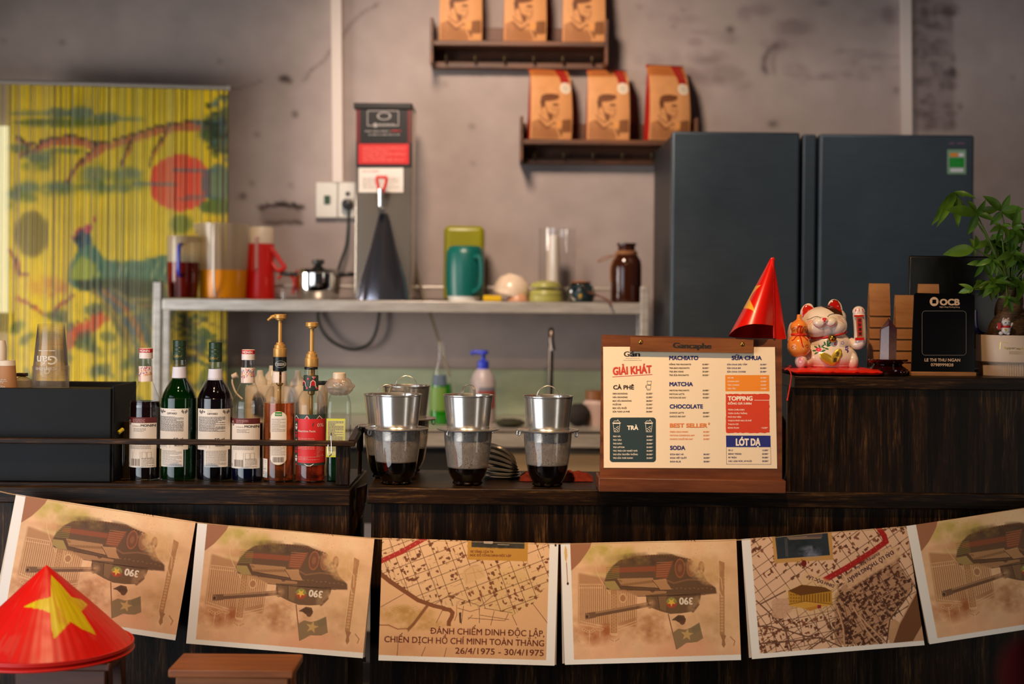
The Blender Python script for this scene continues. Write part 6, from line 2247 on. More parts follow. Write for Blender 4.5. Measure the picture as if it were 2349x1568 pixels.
for x, y, a in [(640, 985, .5), (612, 1050, 0), (645, 1095, -.5), (705, 975, 1.2), (765, 968, -.8), (800, 920, 1.2), (852, 895, 1.5), (885, 920, -.8), (872, 962, -.3), (835, 1015, .3), (780, 1050, -.3), (740, 1078, -.2), (848, 935, 1.5), (770, 985, .6)]:
    cb.ell(x, y, 38, 15, (40, 104, 66), 1, a)
cb.line([(640, 1100), (760, 1040), (850, 930)], 6, (150, 90, 80), .8)
for k in range(7):
    a = 2 * PI * k / 7
    cb.ell(688 + 30 * math.cos(a), 1030 + 20 * math.sin(a), 24, 16, (226, 60, 120))
cb.ell(688, 1030, 14, 10, (240, 150, 60))
for k in range(5):
    a = 2 * PI * k / 5
    cb.ell(997 + 17 * math.cos(a), 928 + 17 * math.sin(a), 15, 15, (196, 40, 90))
    cb.ell(1120 + 26 * math.cos(a), 910 + 26 * math.sin(a), 13, 10, (150, 110, 190))
    cb.ell(1195 + 20 * math.cos(a), 1010 + 30 * math.sin(a), 15, 18, (84, 66, 150))
cb.ell(1215, 1065, 14, 26, (90, 50, 120), 1, .4)
cb.ell(997, 928, 8, 8, (240, 220, 120))
cb.ell(368, 1225, 56, 76, (222, 150, 160), .9, .1, soft=4)
cb.ell(360, 1200, 30, 40, (200, 110, 120), .6, soft=3)
M_CER = paintmat('glazed_ceramic', .16, .5, **{'Coat Weight': .6, 'Coat Roughness': .04})
body = painted('cat_body', V, F_, N_, cb, 1, M_CER, t, back=(232, 216, 200))
tree = BVHTree.FromPolygons([Vector(v) for v in V], F_)


def onz(x, y, d=0.0):
    q = P(*zc_(x, y), 1.0) - Vector((0, 0, HC))
    dr = Vector((q.x, q.y, q.z)).normalized()
    h = tree.ray_cast(Vector((0, 0, HC)), dr)
    if h[0] is None:
        return Zp(x, y, -200)
    return h[0] - dr * d


b = MB()
zarm = [(1250, 860, 0), (1330, 930, -60), (1420, 905, -90), (1435, 760, -100), (1425, 560, -100), (1412, 400, -100)]
pts = bezier([Zp(*q) for q in zarm], 6)
b.tube(pts, [(62 + 48 * min(1, i / 10)) * UZ for i in range(len(pts))], 24)
zball(b, 1410, 355, 113, 108, 105, -100)
zball(b, 1420, 905, 112, 105, 105, -85)
V2, F2, N2 = voxel(b, .00085, 6)
ca = Canvas(440, 640, (232, 216, 204), 1180, 200, 1620, 1040)
for q in ([(1358, 305), (1350, 355)], [(1416, 292), (1420, 345)], [(1475, 300), (1488, 345)]):
    ca.line(q, 15, (206, 40, 60))
painted('waving_arm', V2, F2, N2, ca, 1, M_CER, t, back=(232, 216, 204))
fa = lambda d: (lambda x, y: Zp(x, y, -215 - d))
b = MB()
b.slab([fa(0)(1362, 440), fa(0)(1478, 440), fa(0)(1500, 815), fa(0)(1385, 815)], .004, 0)
b.slab([fa(8)(1382, 462), fa(8)(1462, 462), fa(8)(1474, 790), fa(8)(1396, 790)], .002, 1)
b.slab([fa(14)(1335, 412), fa(14)(1500, 405), fa(14)(1500, 440), fa(14)(1338, 442)], .006, 2)
b.slab([fa(14)(1355, 818), fa(14)(1508, 812), fa(14)(1512, 862), fa(14)(1352, 866)], .006, 2)
for k, ch in enumerate('招財進寶'):
    put(b, fa(12), ch, 1428 + k * 3, 530 + k * 80, 48, 3, 'c', 56, .02)
b.build('arm_tablet', [mat('tablet_gold', (214, 176, 110), .3, .6), mat('tablet_red', (196, 22, 26), .4), mat('tablet_red_cap', (200, 26, 16), .25), mat('tablet_black', (24, 14, 12), .6)], t)
# gourd
c = Zp(332, 1170, -330)
b = MB()
gp = [(0, 0), (60, 3), (140, 45), (195, 120), (206, 205), (190, 290), (150, 355), (118, 400), (128, 450), (150, 510), (148, 570), (118, 620), (70, 655), (48, 680), (42, 720), (40, 750), (25, 762), (0, 764)]
gq = curve(gp, 4)
b.lathe([(r * UZ, z * UZ) for r, z in gq], c, 44)
go = b.build('gourd', noisy('orange_glaze', (222, 120, 40), (240, 156, 74), size=30, rough=.15, lo=.3, hi=.75), t)
b = MB()
b.tube([c + Vector((124 * UZ * math.cos(a), 124 * UZ * math.sin(a), 405 * UZ)) for a in np.linspace(0, 2 * PI, 25)[:-1]], 22 * UZ, 10, closed=True)


def ong(dx, z, off=6):
    r = np.interp(z, [q[1] for q in gq], [q[0] for q in gq]) + off
    dx = max(-r * .98, min(r * .98, dx))
    return c + Vector((dx * UZ, -math.sqrt(r * r - dx * dx) * UZ, z * UZ))


for q in ([(-20, 400), (-60, 470), (-50, 540), (-15, 560), (-10, 470), (-20, 410)], [(-20, 400), (25, 470), (35, 530), (5, 560), (-10, 500), (-20, 410)], [(-25, 400), (-80, 370), (-120, 320), (-150, 305)], [(-25, 400), (0, 330), (10, 250), (40, 190)], [(-20, 400), (60, 370), (100, 330), (130, 310)]):
    b.tube(bezier([ong(*p_) for p_ in q], 5), 13 * UZ, 8, flat=.6)
b.build('ribbon', mat('red_ribbon_glaze', (206, 40, 16), .2), go)
b = MB()
for cx_, cz_, s_ in ((-110, 500, 1), (80, 520, -1), (110, 480, 1), (110, 200, -1), (-130, 180, 1)):
    b.tube([ong(cx_ + s_ * (38 - k * 2.2) * math.cos(k * .5), cz_ + (38 - k * 2.2) * math.sin(k * .5), 2) for k in range(14)], 4.5 * UZ, 6)
b.build('scroll_lines', mat('brown_glaze_line', (150, 76, 20), .3), go)
# collar, bell, gold heart
b = MB()
b.tube([onz(x, y, .0015) for x, y in [(455, 800)] + [(480 + k * 40, 818 - max(0, (k - 8)) * 9 - .2 * k) for k in range(18)] + [(1192, 705)]], 20 * UZ, 10)
b.build('collar', mat('red_cord', (196, 30, 24), .5), t)
b = MB()
bc = onz(935, 830, .006)
b.ball(bc, 74 * UZ, 74 * UZ, 74 * UZ, 28, 18)
b.tube([bc + Vector((76 * UZ * math.cos(a), 76 * UZ * math.sin(a), 0)) for a in np.linspace(0, 2 * PI, 25)[:-1]], 6 * UZ, 6, closed=True)
b.build('bell', mat('old_gold', (176, 140, 52), .22, 1.0), t)
b = MB()
for x, y, hl, r_, ro in ((852, 1202, 165, 80, .60), (1000, 1168, 168, 80, -1.05)):
    b.ball(onz(x, y, .0005), hl * UZ, 26 * UZ, r_ * UZ, 36, 22, M=Matrix.Rotation(ro, 4, 'Y'))
ho = b.build('gold_heart', mat('bright_gold', (222, 184, 60), .3, .6), t)
b = MB()
hp_ = onz(1000, 1168, 28 * UZ)
fh = lambda x, y: P(*zc_(x, y), hp_.y - .0012)
put(b, fh, '生', 1034, 1142, 62, 0, 'c', 74, .02, rot=.14)
put(b, fh, '意', 982, 1248, 62, 0, 'c', 72, .02, rot=.14)
b.build('black_characters', mat('tablet_black'), ho)

# cushion
cu0, cu1 = P(1804, 852, 3.19), P(2003, 855, 3.19)
ccx, chw = (cu0.x + cu1.x) / 2, (cu1.x - cu0.x) / 2
t = thing('cushion', 'small flat red satin cushion under the white cat figurine', 'cushion', Vector((ccx, 3.19, ZR)))


def cush(sg):
    def g(a, c_):
        x, y = a * 2 - 1, c_ * 2 - 1
        e = max(abs(x), abs(y))
        hgt = .0078 * max(0, 1 - e ** 5) ** .5
        wob = 1 + .05 * mnoise.noise(Vector((x * 4, y * 4, 2)))
        z = .0085 + sg * hgt + .0022 * mnoise.noise(Vector((x * 9, y * 5, sg))) * (1 if sg > 0 else 0)
        return (ccx + x * chw * wob, 3.19 + y * .096 * wob, ZR + max(.0006, z))
    return g


M_CUSH = mat('red_cushion_satin', (214, 32, 14), .3)
b = MB().grid(cush(1), 60, 40).grid(cush(-1), 60, 40, flip=True)
b.build('cushion_pad', M_CUSH, t)
b = MB().tube(bezier([P(1812, 850, 3.10), P(1815, 862, 3.088), P(1812, 885, 3.086), P(1806, 918, 3.086)], 6), [.0012] * 12 + [.0016] * 6 + [.0022], 8)
b.build('thread', mat('red_thread', (200, 30, 14), .7), t)

# red ornament behind the menu board, seen in the gap
p = P(1775, 1010, 3.26)
t = thing('red_ornament', 'red rounded ornament with black curved lines between menu board and raised bar', 'ornament', Vector((p.x, 3.26, ZC)))
b = MB().lathe([(0, 0), (.02, 0), (.034, .05), (.038, .095), (.034, .13), (.018, .155), (0, .16)], Vector((p.x, 3.26, ZC)), 36)
b.build('ornament_body', mat('red_lacquer', (206, 44, 24), .4), t)
b = MB()
for z0_, z1_ in ((.075, .105), (.055, .09)):
    b.tube([Vector((p.x + (.0395 - abs(.095 - (z0_ + (z1_ - z0_) * k / 12)) * .1) * math.cos(-PI / 2 + k * .13), 3.26 + .0395 * math.sin(-PI / 2 + k * .13), ZC + z0_ + (z1_ - z0_) * k / 12)) for k in range(13)], .0012, 6)
b.build('black_lines', M_BLACKP, t)

# ---------------------------------------------------------------- nested stacks of folded wooden table tents
M_BEECH = noisy('beech_ply', (150, 98, 54), (182, 128, 78), (.25, 1, 1), 30, rough=.5)
proto = None
hT, wT, thk, al = 75 * u(1, 3.24), 48 * u(1, 3.24), .0042, math.radians(8.5)
for si, (pxc, ytop, n, Yt, wh) in enumerate([(2016, 641, 6, 3.27, 'stack beside the cat'), (2076, 665, 5, 3.26, 'lower stack in the middle'), (2129, 641, 6, 3.275, 'stack behind the black payment sign')]):
    for k in range(n):
        step = (P(pxc, 852, Yt).z - P(pxc, 852 - 26.5, Yt).z)
        zapex = ZR + .0006 + hT * math.cos(al) + (n - 1 - k) * .0262
        lab = f'folded wooden table tent, {["topmost", "second from top", "third from top", "fourth from top", "fifth from top", "lowest"][k] if k < n - 1 else "lowest"} of the nested {wh}'
        loc = Vector((P(pxc, 760, Yt).x, Yt, zapex))
        if proto is None:
            t = thing('table_tent', lab, 'table tent', loc, 'nested wooden table tents')
            for sg, nm in ((-1, 'front_plate'), (1, 'back_plate')):
                ax = Vector((0, sg * math.sin(al), -math.cos(al)))
                nr = Vector((0, -sg * math.cos(al), -math.sin(al))) * (1 if sg > 0 else 1)
                c0 = loc + Vector((-wT / 2, 0, 0))
                c1 = loc + Vector((wT / 2, 0, 0))
                MB().slab([c0, c1, c1 + ax * hT, c0 + ax * hT], thk * .9).build(nm, M_BEECH, t)
            proto = t
        else:
            dup(proto, loc, lab)

# ---------------------------------------------------------------- amethyst point on lacquered stand
p = P(2036, 862, 3.165)
p.z = ZR
t = thing('crystal_point', 'purple amethyst crystal point upright on its dark lacquered stand', 'crystal', p)
s_ = u(1, 3.165)
b = MB().lathe([(0, 0), (40 * s_, 0), (46 * s_, 8 * s_), (46 * s_, 14 * s_), (34 * s_, 22 * s_), (32 * s_, 25 * s_), (43 * s_, 31 * s_), (46 * s_, 35 * s_), (44 * s_, 37.5 * s_), (0, 37.5 * s_)], p, 40)
for k in range(5):
    a = 2 * PI * k / 5 + .3
    b.ball(p + Vector((42 * s_ * math.cos(a), 42 * s_ * math.sin(a), 9 * s_)), 10 * s_, 10 * s_, 9 * s_, 16, 10)
b.build('lacquer_stand', mat('red_black_lacquer', (34, 6, 6), .08, **{'Coat Weight': .8}), t)
N = Nodes('amethyst')
tc = N.n('TexCoord')
sx = N.n('SeparateXYZ')
N.l(tc.outputs['Object'], sx.inputs[0])
nz = N.n('TexNoise', i_Scale=90.0, i_Detail=5.0)
N.l(tc.outputs['Object'], nz.inputs['Vector'])
mr = N.n('MapRange')
mr.inputs[1].default_value, mr.inputs[2].default_value = 36 * s_, 120 * s_
N.l(sx.outputs[2], mr.inputs[0])
ad = N.n('Math', operation='MULTIPLY_ADD')
ad.inputs[1].default_value, ad.inputs[2].default_value = .5, -.2
N.l(nz.outputs[0], ad.inputs[0])
a2 = N.n('Math', operation='ADD')
N.l(mr.outputs[0], a2.inputs[0])
N.l(ad.outputs[0], a2.inputs[1])
cr = N.n('ValToRGB')
cr.color_ramp.elements[0].color, cr.color_ramp.elements[1].color = lin((138, 106, 98)), lin((74, 42, 56))
N.l(a2.outputs[0], cr.inputs[0])
N.l(cr.outputs[0], N.b.inputs['Base Color'])
N.b.inputs['Roughness'].default_value = .22
N.b.inputs['Transmission Weight'].default_value = .15
b = MB()
rg = [[(22 * s_ * (1 + .1 * math.sin(k * 2.1)) * math.cos(PI / 3 * k + .4), 20 * s_ * math.sin(PI / 3 * k + .4), 37 * s_) for k in range(6)],
      [(20.5 * s_ * (1 + .08 * math.sin(k * 1.7)) * math.cos(PI / 3 * k + .4), 19 * s_ * math.sin(PI / 3 * k + .4), (108 + 6 * math.sin(k * 1.9)) * s_) for k in range(6)]]
vs = [p + Vector(q) for r_ in rg for q in r_] + [p + Vector((1 * s_, 0, 131 * s_))]
b.add(vs, [(k, (k + 1) % 6, 6 + (k + 1) % 6, 6 + k) for k in range(6)] + [(6 + k, 6 + (k + 1) % 6, 12) for k in range(6)] + [(5, 4, 3, 2, 1, 0)])
b.build('crystal', N.m, t)

# ---------------------------------------------------------------- black payment sign
def fo(d):
    def g(x, y):
        px, py = 1980 + x / 6.03, 620 + y / 6.03
        return P(px + 0, py, 3.19 - (py - 672) / 180 * .03 - d)
    return g


t = thing('payment_sign', 'black acrylic payment sign with white bank lettering on a wooden foot', 'sign', P(2166, 866, 3.165))
g0 = fo(0)
out = [(665, 1405), (1540, 1412)]
out += [(1543 - 30 + 30 * math.cos(a), 362 - 30 * math.sin(a)) for a in np.linspace(0, PI / 2, 7)]
out += [(705 + 36 - 36 * math.cos(a), 346 - 36 * math.sin(a)) for a in np.linspace(PI / 2, 0, 7)]
b = MB().poly([g0(*q) for q in out], 0, .004, Vector((0, 1, 0)))
pan = b.build('acrylic_panel', mat('black_acrylic', (9, 9, 11), .12), t)
b = MB()
g1 = fo(.0006)
n_ = 28
ou = [(982 + 62 * math.cos(2 * PI * k / n_), 430 + 64 * math.sin(2 * PI * k / n_)) for k in range(n_)]
iq = []
for k in range(n_):
    a = 2 * PI * k / n_ + .12
    r_ = 27 / max(abs(math.cos(a)), abs(math.sin(a)))
    iq.append((984 + r_ * math.cos(a), 430 + r_ * math.sin(a)))
b.add([g1(*q) for q in ou + iq], [(k, (k + 1) % n_, n_ + (k + 1) % n_, n_ + k) for k in range(n_)], 0)
put(b, g1, 'OCB', 1058, 478, 86, 0, 'l', 280, .055)
put(b, g1, 'Ngân Hàng Phương Đông', 1056, 512, 17, 0, 'l', 280, .01, rot=.01)
stroke(b, g1, rrect(815, 560, 1425, 1172, 46, 5), 5, 1, True)
put(b, g1, 'LE THI THU NGAN', 1096, 1258, 43, 0, 'c', 494, .03, rot=.006)
put(b, g1, '0798999828', 1092, 1324, 41, 0, 'c', 314, .025, rot=.01)
b.build('sign_print', [mat('sign_cream_print', (206, 172, 140), .5), mat('sign_grey_line', (130, 120, 112), .5)], pan)
x0_, x1_ = P(2091, 860, 3.14).x, P(2241, 860, 3.14).x
MB().box(x0_, x1_, 3.142, 3.215, ZR, P(2166, 853, 3.142).z).build('wooden_foot', M_BEECH, t, bevel=.0015)

# ---------------------------------------------------------------- monitor behind, blue cable
t = thing('monitor', 'black flat monitor standing behind the plant and the payment sign', 'monitor', Vector((P(2215, 700, 3.41).x, 3.41, ZR)))
MB().pbox(2085, 587, 2345, 800, 3.395, 3.412).build('screen_housing', mat('monitor_black', (15, 15, 16), .3), t, bevel=.004)
xm = P(2215, 700, 3.345).x
MB().box(xm - .02, xm + .02, 3.413, 3.424, ZR + .006, ZR + .15).build('stand_neck', M_BLACKP, t)
MB().box(xm - .09, xm + .09, 3.37, 3.44, ZR, ZR + .006).build('stand_foot', M_BLACKP, t)
b = MB()
put(b, lambda x, y: P(x, y, 3.3942), 'Win', 2259, 671, 5, 0, 'l', 12, .0)
disc(b, lambda x, y: P(x, y, 3.3942), 2245, 668, 3, 4, 1)
b.build('screen_mark', [mat('dim_grey_print', (70, 70, 70), .5), mat('blue_print', (16, 24, 110), .4)], t)
b = MB().tube(bezier([P(2238, 712, 3.30), P(2239, 745, 3.29), P(2248, 762, 3.285), P(2270, 768, 3.285), P(2300, 767, 3.285)], 6), .0042, 8)
tag(b.build('blue_cable', mat('blue_cable', (14, 30, 110), .45)), 'bright blue cable curving between the payment sign and the flower pot', 'cable')

# ---------------------------------------------------------------- potted money tree
YP = 3.235
pc_ = P(2319, 866, YP)
pc_.z = ZR
s_ = u(1, YP)
t = thing('potted_tree', 'money tree with braided trunk in a cream pot with gold print', 'potted plant', pc_)
M_POT = mat('cream_pot', (224, 196, 170), .45)
b = MB()
ribs = 120
vs, fs = [], []
for z in (0, 28):
    for k in range(ribs * 2):
        a = 2 * PI * k / (ribs * 2)
        r_ = (70 + (1.1 if k % 2 else -.6)) * s_
        vs.append(pc_ + Vector((r_ * math.cos(a), r_ * math.sin(a), z * s_)))
b.add(vs, [(k, (k + 1) % (2 * ribs), 2 * ribs + (k + 1) % (2 * ribs), 2 * ribs + k) for k in range(2 * ribs)])
b.lathe([(70 * s_, 28 * s_), (75 * s_, 28.5 * s_), (78 * s_, 32 * s_), (78 * s_, 90 * s_), (77 * s_, 92 * s_), (73 * s_, 92 * s_), (73 * s_, 84 * s_)], pc_, 72)
pot = b.build('pot', M_POT, t)
b = MB()


def fpot(x, y):
    a = math.asin(max(-.99, min(.99, (x - 2319) / 78.0)))
    return pc_ + Vector((78.5 * s_ * math.sin(a), -78.5 * s_ * math.cos(a), (866 - y) * s_))


put(b, fpot, 'Supper', 2277, 804.5, 5.6, 0, 'l', 26, .0, shear=.3)
put(b, fpot, 'market', 2303, 805.5, 5.6, 0, 'l', 22, .0, shear=.3)
stroke(b, fpot, [(2287, 791), (2273, 789.5), (2272, 805)], .8, 0)
stroke(b, fpot, [(2332, 808), (2332, 822), (2324, 821)], .8, 0)
micro(b, fpot, 2289, 2324, 810, 817, 3.4, 0, 5, h=.25)
b.build('gold_print', mat('gold_foil', (206, 176, 60), .3, .7), pot)
R_ = random.Random(12)
b = MB()
for k in range(420):
    a, r_ = R_.uniform(0, 2 * PI), 71 * s_ * math.sqrt(R_.random())
    b.ball(pc_ + Vector((r_ * math.cos(a), r_ * math.sin(a), (90 + R_.uniform(0, 3)) * s_)), R_.uniform(2, 4) * s_, None, R_.uniform(1.5, 3) * s_, 6, 4)
b.lathe([(0, 89 * s_), (73 * s_, 89 * s_)], pc_, 40)
so = b.build('soil', noisy('brown_pebbles', (44, 26, 16), (98, 66, 44), size=120, rough=.9), t)
so['kind'] = 'stuff'
M_BARK = noisy('ringed_bark', (62, 38, 20), (120, 84, 48), (1, 1, 6), 60, rough=.7, bump=.3)
b = MB()
for k in range(3):
    ph = 2 * PI * k / 3
    pts, rs = [], []
    for j in range(30):
        v = j / 29
        a = ph + v * 5.0
        rad = (20 * (1 - v) + 13 * v) * s_
        pts.append(pc_ + Vector((rad * math.cos(a) - 4 * s_, rad * math.sin(a), (86 + 118 * v) * s_)))
        rs.append((22 * (1 - v) ** 2 + 13) * s_)
    b.tube(pts, rs, 14)
b.build('trunk', M_BARK, t)
zl = lambda x, y: (1960 + x / 3.409, 420 + y / 3.409)
M_STEM = mat('green_stem', (92, 116, 40), .5)
N = Nodes('money_tree_leaf')
tl = N.n('BsdfTranslucent')
tl.inputs[0].default_value = lin((120, 168, 40))
ob = N.n('TexCoord')
nz = N.n('TexNoise', i_Scale=14.0)
N.l(ob.outputs['Object'], nz.inputs['Vector'])
cr = N.n('ValToRGB')
cr.color_ramp.elements[0].position, cr.color_ramp.elements[1].position = .3, .7
cr.color_ramp.elements[0].color, cr.color_ramp.elements[1].color = lin((48, 86, 30)), lin((116, 158, 48))
N.l(nz.outputs[0], cr.inputs[0])
N.l(cr.outputs[0], N.b.inputs['Base Color'])
N.b.inputs['Roughness'].default_value = .38
mx = N.n('MixShader')
mx.inputs[0].default_value = .25
N.l(N.b.outputs[0], mx.inputs[1])
N.l(tl.outputs[0], mx.inputs[2])
N.l(mx.outputs[0], N.out.inputs[0])
lf = MB()
stm = MB()


def leaf(a, tip, wd, droop):
    """blade from a to tip with a folded midrib"""
    d = tip - a
    L = d.length
    side = d.cross(Vector((0.2, -1, .3))).normalized()
    nrm = side.cross(d).normalized()

    def g(q, v):
        w_ = wd * (math.sin(min(1, v * 1.02) ** .8 * PI) ** .8 + .02)
        x = (q - .5) * 2
        c_ = a + d * v + nrm * (droop * L * math.sin(v * PI))
        return c_ + side * (x * w_) + nrm * (abs(x) * w_ * .28)
    lf.grid(g, 4, 9)


clus = [((780, 68), [(602, 330), (640, 345), (735, 205), (810, 350), (950, 120), (862, 112)], -.01, .4),
        ((952, 236), [(705, 207), (876, 128), (1028, 126), (1132, 202), (1100, 297), (886, 402)], -.03, .5),
        ((1150, 218), [(1003, 98), (1218, 86), (1300, 320), (1326, 200), (1060, 330)], -.02, .55),
        ((935, 512), [(692, 558), (945, 405), (900, 430), (938, 578), (1040, 455)], -.03, .5),
        ((928, 824), [(815, 788), (812, 858), (962, 748), (975, 800), (890, 862)], -.05, .5),
        ((1195, 895), [(1165, 975), (1230, 1020), (1300, 948), (1210, 850), (1120, 890)], -.06, .5),
        ((1060, 440), [(975, 488), (1100, 560), (1010, 575), (1130, 470), (1165, 400)], .0, .5),
        ((1240, 360), [(1210, 585), (1165, 470), (1326, 330), (1285, 180), (1326, 420)], -.02, .6)]
for k in range(20):
    x, y = R_.uniform(1010, 1420), R_.uniform(300, 800)
    lv = []
    for j in range(6):
        a = 2 * PI * j / 6 + R_.uniform(-.4, .4)
        lv.append((x + R_.uniform(80, 150) * math.cos(a), y + 40 + R_.uniform(60, 120) * math.sin(a)))
    clus.append(((x, y), lv, R_.uniform(-.05, .05), .5))
top = pc_ + Vector((-4 * s_, 0, 200 * s_))
for (x, y), tips, dy, wd in clus:
    Yc_ = YP + dy
    a = P(*zl(x, y), Yc_)
    for tx, ty in tips:
        tp_ = P(*zl(tx, ty), Yc_ + R_.uniform(-.035, .02))
        L = (tp_ - a).length
        leaf(a, tp_, min(.0125, L * .17) * R_.uniform(.85, 1.15) * (wd / .5), R_.uniform(.02, .12))
    mid = top.lerp(a, .5) + Vector((R_.uniform(-.008, .008), 0, .015))
    stm.tube(bezier([top, mid, a], 6), [.0028 - .0013 * i / 12 for i in range(13)], 7)
stm.build('leaf_stems', M_STEM, t)
lf.build('foliage', N.m, t)

# ---------------------------------------------------------------- mini lucky cat on the soil
YM = 3.235 - .062
zm = lambda x, y: P(1980 + x / 6.03, 620 + y / 6.03, YM)
uM = u(1, YM) / 6.03
bs = zm(1950, 935)
bs.z = ZR + 92.5 * s_
t = thing('mini_cat', 'tiny white beckoning cat with a red scarf sitting in the flower pot', 'figurine', bs)
dz = bs - zm(1950, 938)
M_WC = mat('white_resin', (230, 222, 216), .3)
b = MB()
for x, y, rx, rz, ry in ((1975, 860, 62, 70, 50), (1975, 765, 60, 56, 52), (1905, 912, 30, 26, 34), (2003, 915, 28, 24, 34), (1865, 830, 18, 22, 18)):
    b.ball(zm(x, y) + dz, rx * uM, ry * uM, rz * uM, 20, 14)
b.tube([zm(2020, 850) + dz, zm(2045, 810) + dz, zm(2058, 785) + dz], [14 * uM, 15 * uM, 18 * uM], 10)
b.ball(zm(2060, 780) + dz, 17 * uM)
b.tube([zm(1925, 850) + dz, zm(1880, 838) + dz], 14 * uM, 10)
for x in (1945, 2010):
    b.lathe([(22 * uM, 0), (12 * uM, 24 * uM), (0, 34 * uM)], zm(x, 728) + dz, 12)
b.build('cat_body', M_WC, t)
M_RR = mat('red_resin', (200, 24, 30), .35)
b = MB()
b.tube([zm(1975 + 52 * math.cos(a), 822) + dz + Vector((0, 46 * uM * math.sin(a), 0)) for a in np.linspace(0, 2 * PI, 19)[:-1]], 14 * uM, 8, closed=True)
b.build('scarf', M_RR, t)
b = MB()
for x in (1945, 2010):
    b.lathe([(14 * uM, 2 * uM), (0, 26 * uM)], zm(x, 730) + dz + Vector((0, -12 * uM, 0)), 10)
b.build('ear_inner', M_RR, t)
MB().box(zm(1855, 0).x, zm(1905, 0).x, YM - 32 * uM, YM - 20 * uM, (zm(0, 845) + dz).z, (zm(0, 750) + dz).z).build('red_packet', M_RR, t, bevel=.0008)
b = MB()
ff = lambda x, y: zm(x, y) + dz + Vector((0, -54 * uM, 0))
for q in ([(1935, 775), (1950, 762), (1965, 772)], [(1990, 772), (2005, 762), (2018, 775)], [(1968, 795), (1977, 800), (1988, 795)]):
    b.tube([ff(*w_) for w_ in q], 3.2 * uM, 6)
b.build('face_lines', M_BLACKP, t)
b = MB().poly([ff(1932, 848), ff(1975, 850), ff(1953, 888)], 0, .001, Vector((0, 1, 0)))
b.build('gold_bib', mat('gold_bib', (220, 180, 40), .4), t)
# ---------------------------------------------------------------- prints hung on a string
TANK_Q = [(22, 332), (1572, 293), (1615, 1355), (62, 1397)]
MAPA_Q = [(105, 280), (1655, 330), (1622, 1405), (70, 1362)]
MAPB_Q = [(40, 378), (1390, 270), (1535, 1245), (125, 1357)]
WM = (246, 238, 226)


def bil(q, s, t_):
    q = np.array(q, float)
    s, t_ = s[..., None], t_[..., None]
    return q[0] * (1 - s) * (1 - t_) + q[1] * s * (1 - t_) + q[2] * s * t_ + q[3] * (1 - s) * t_


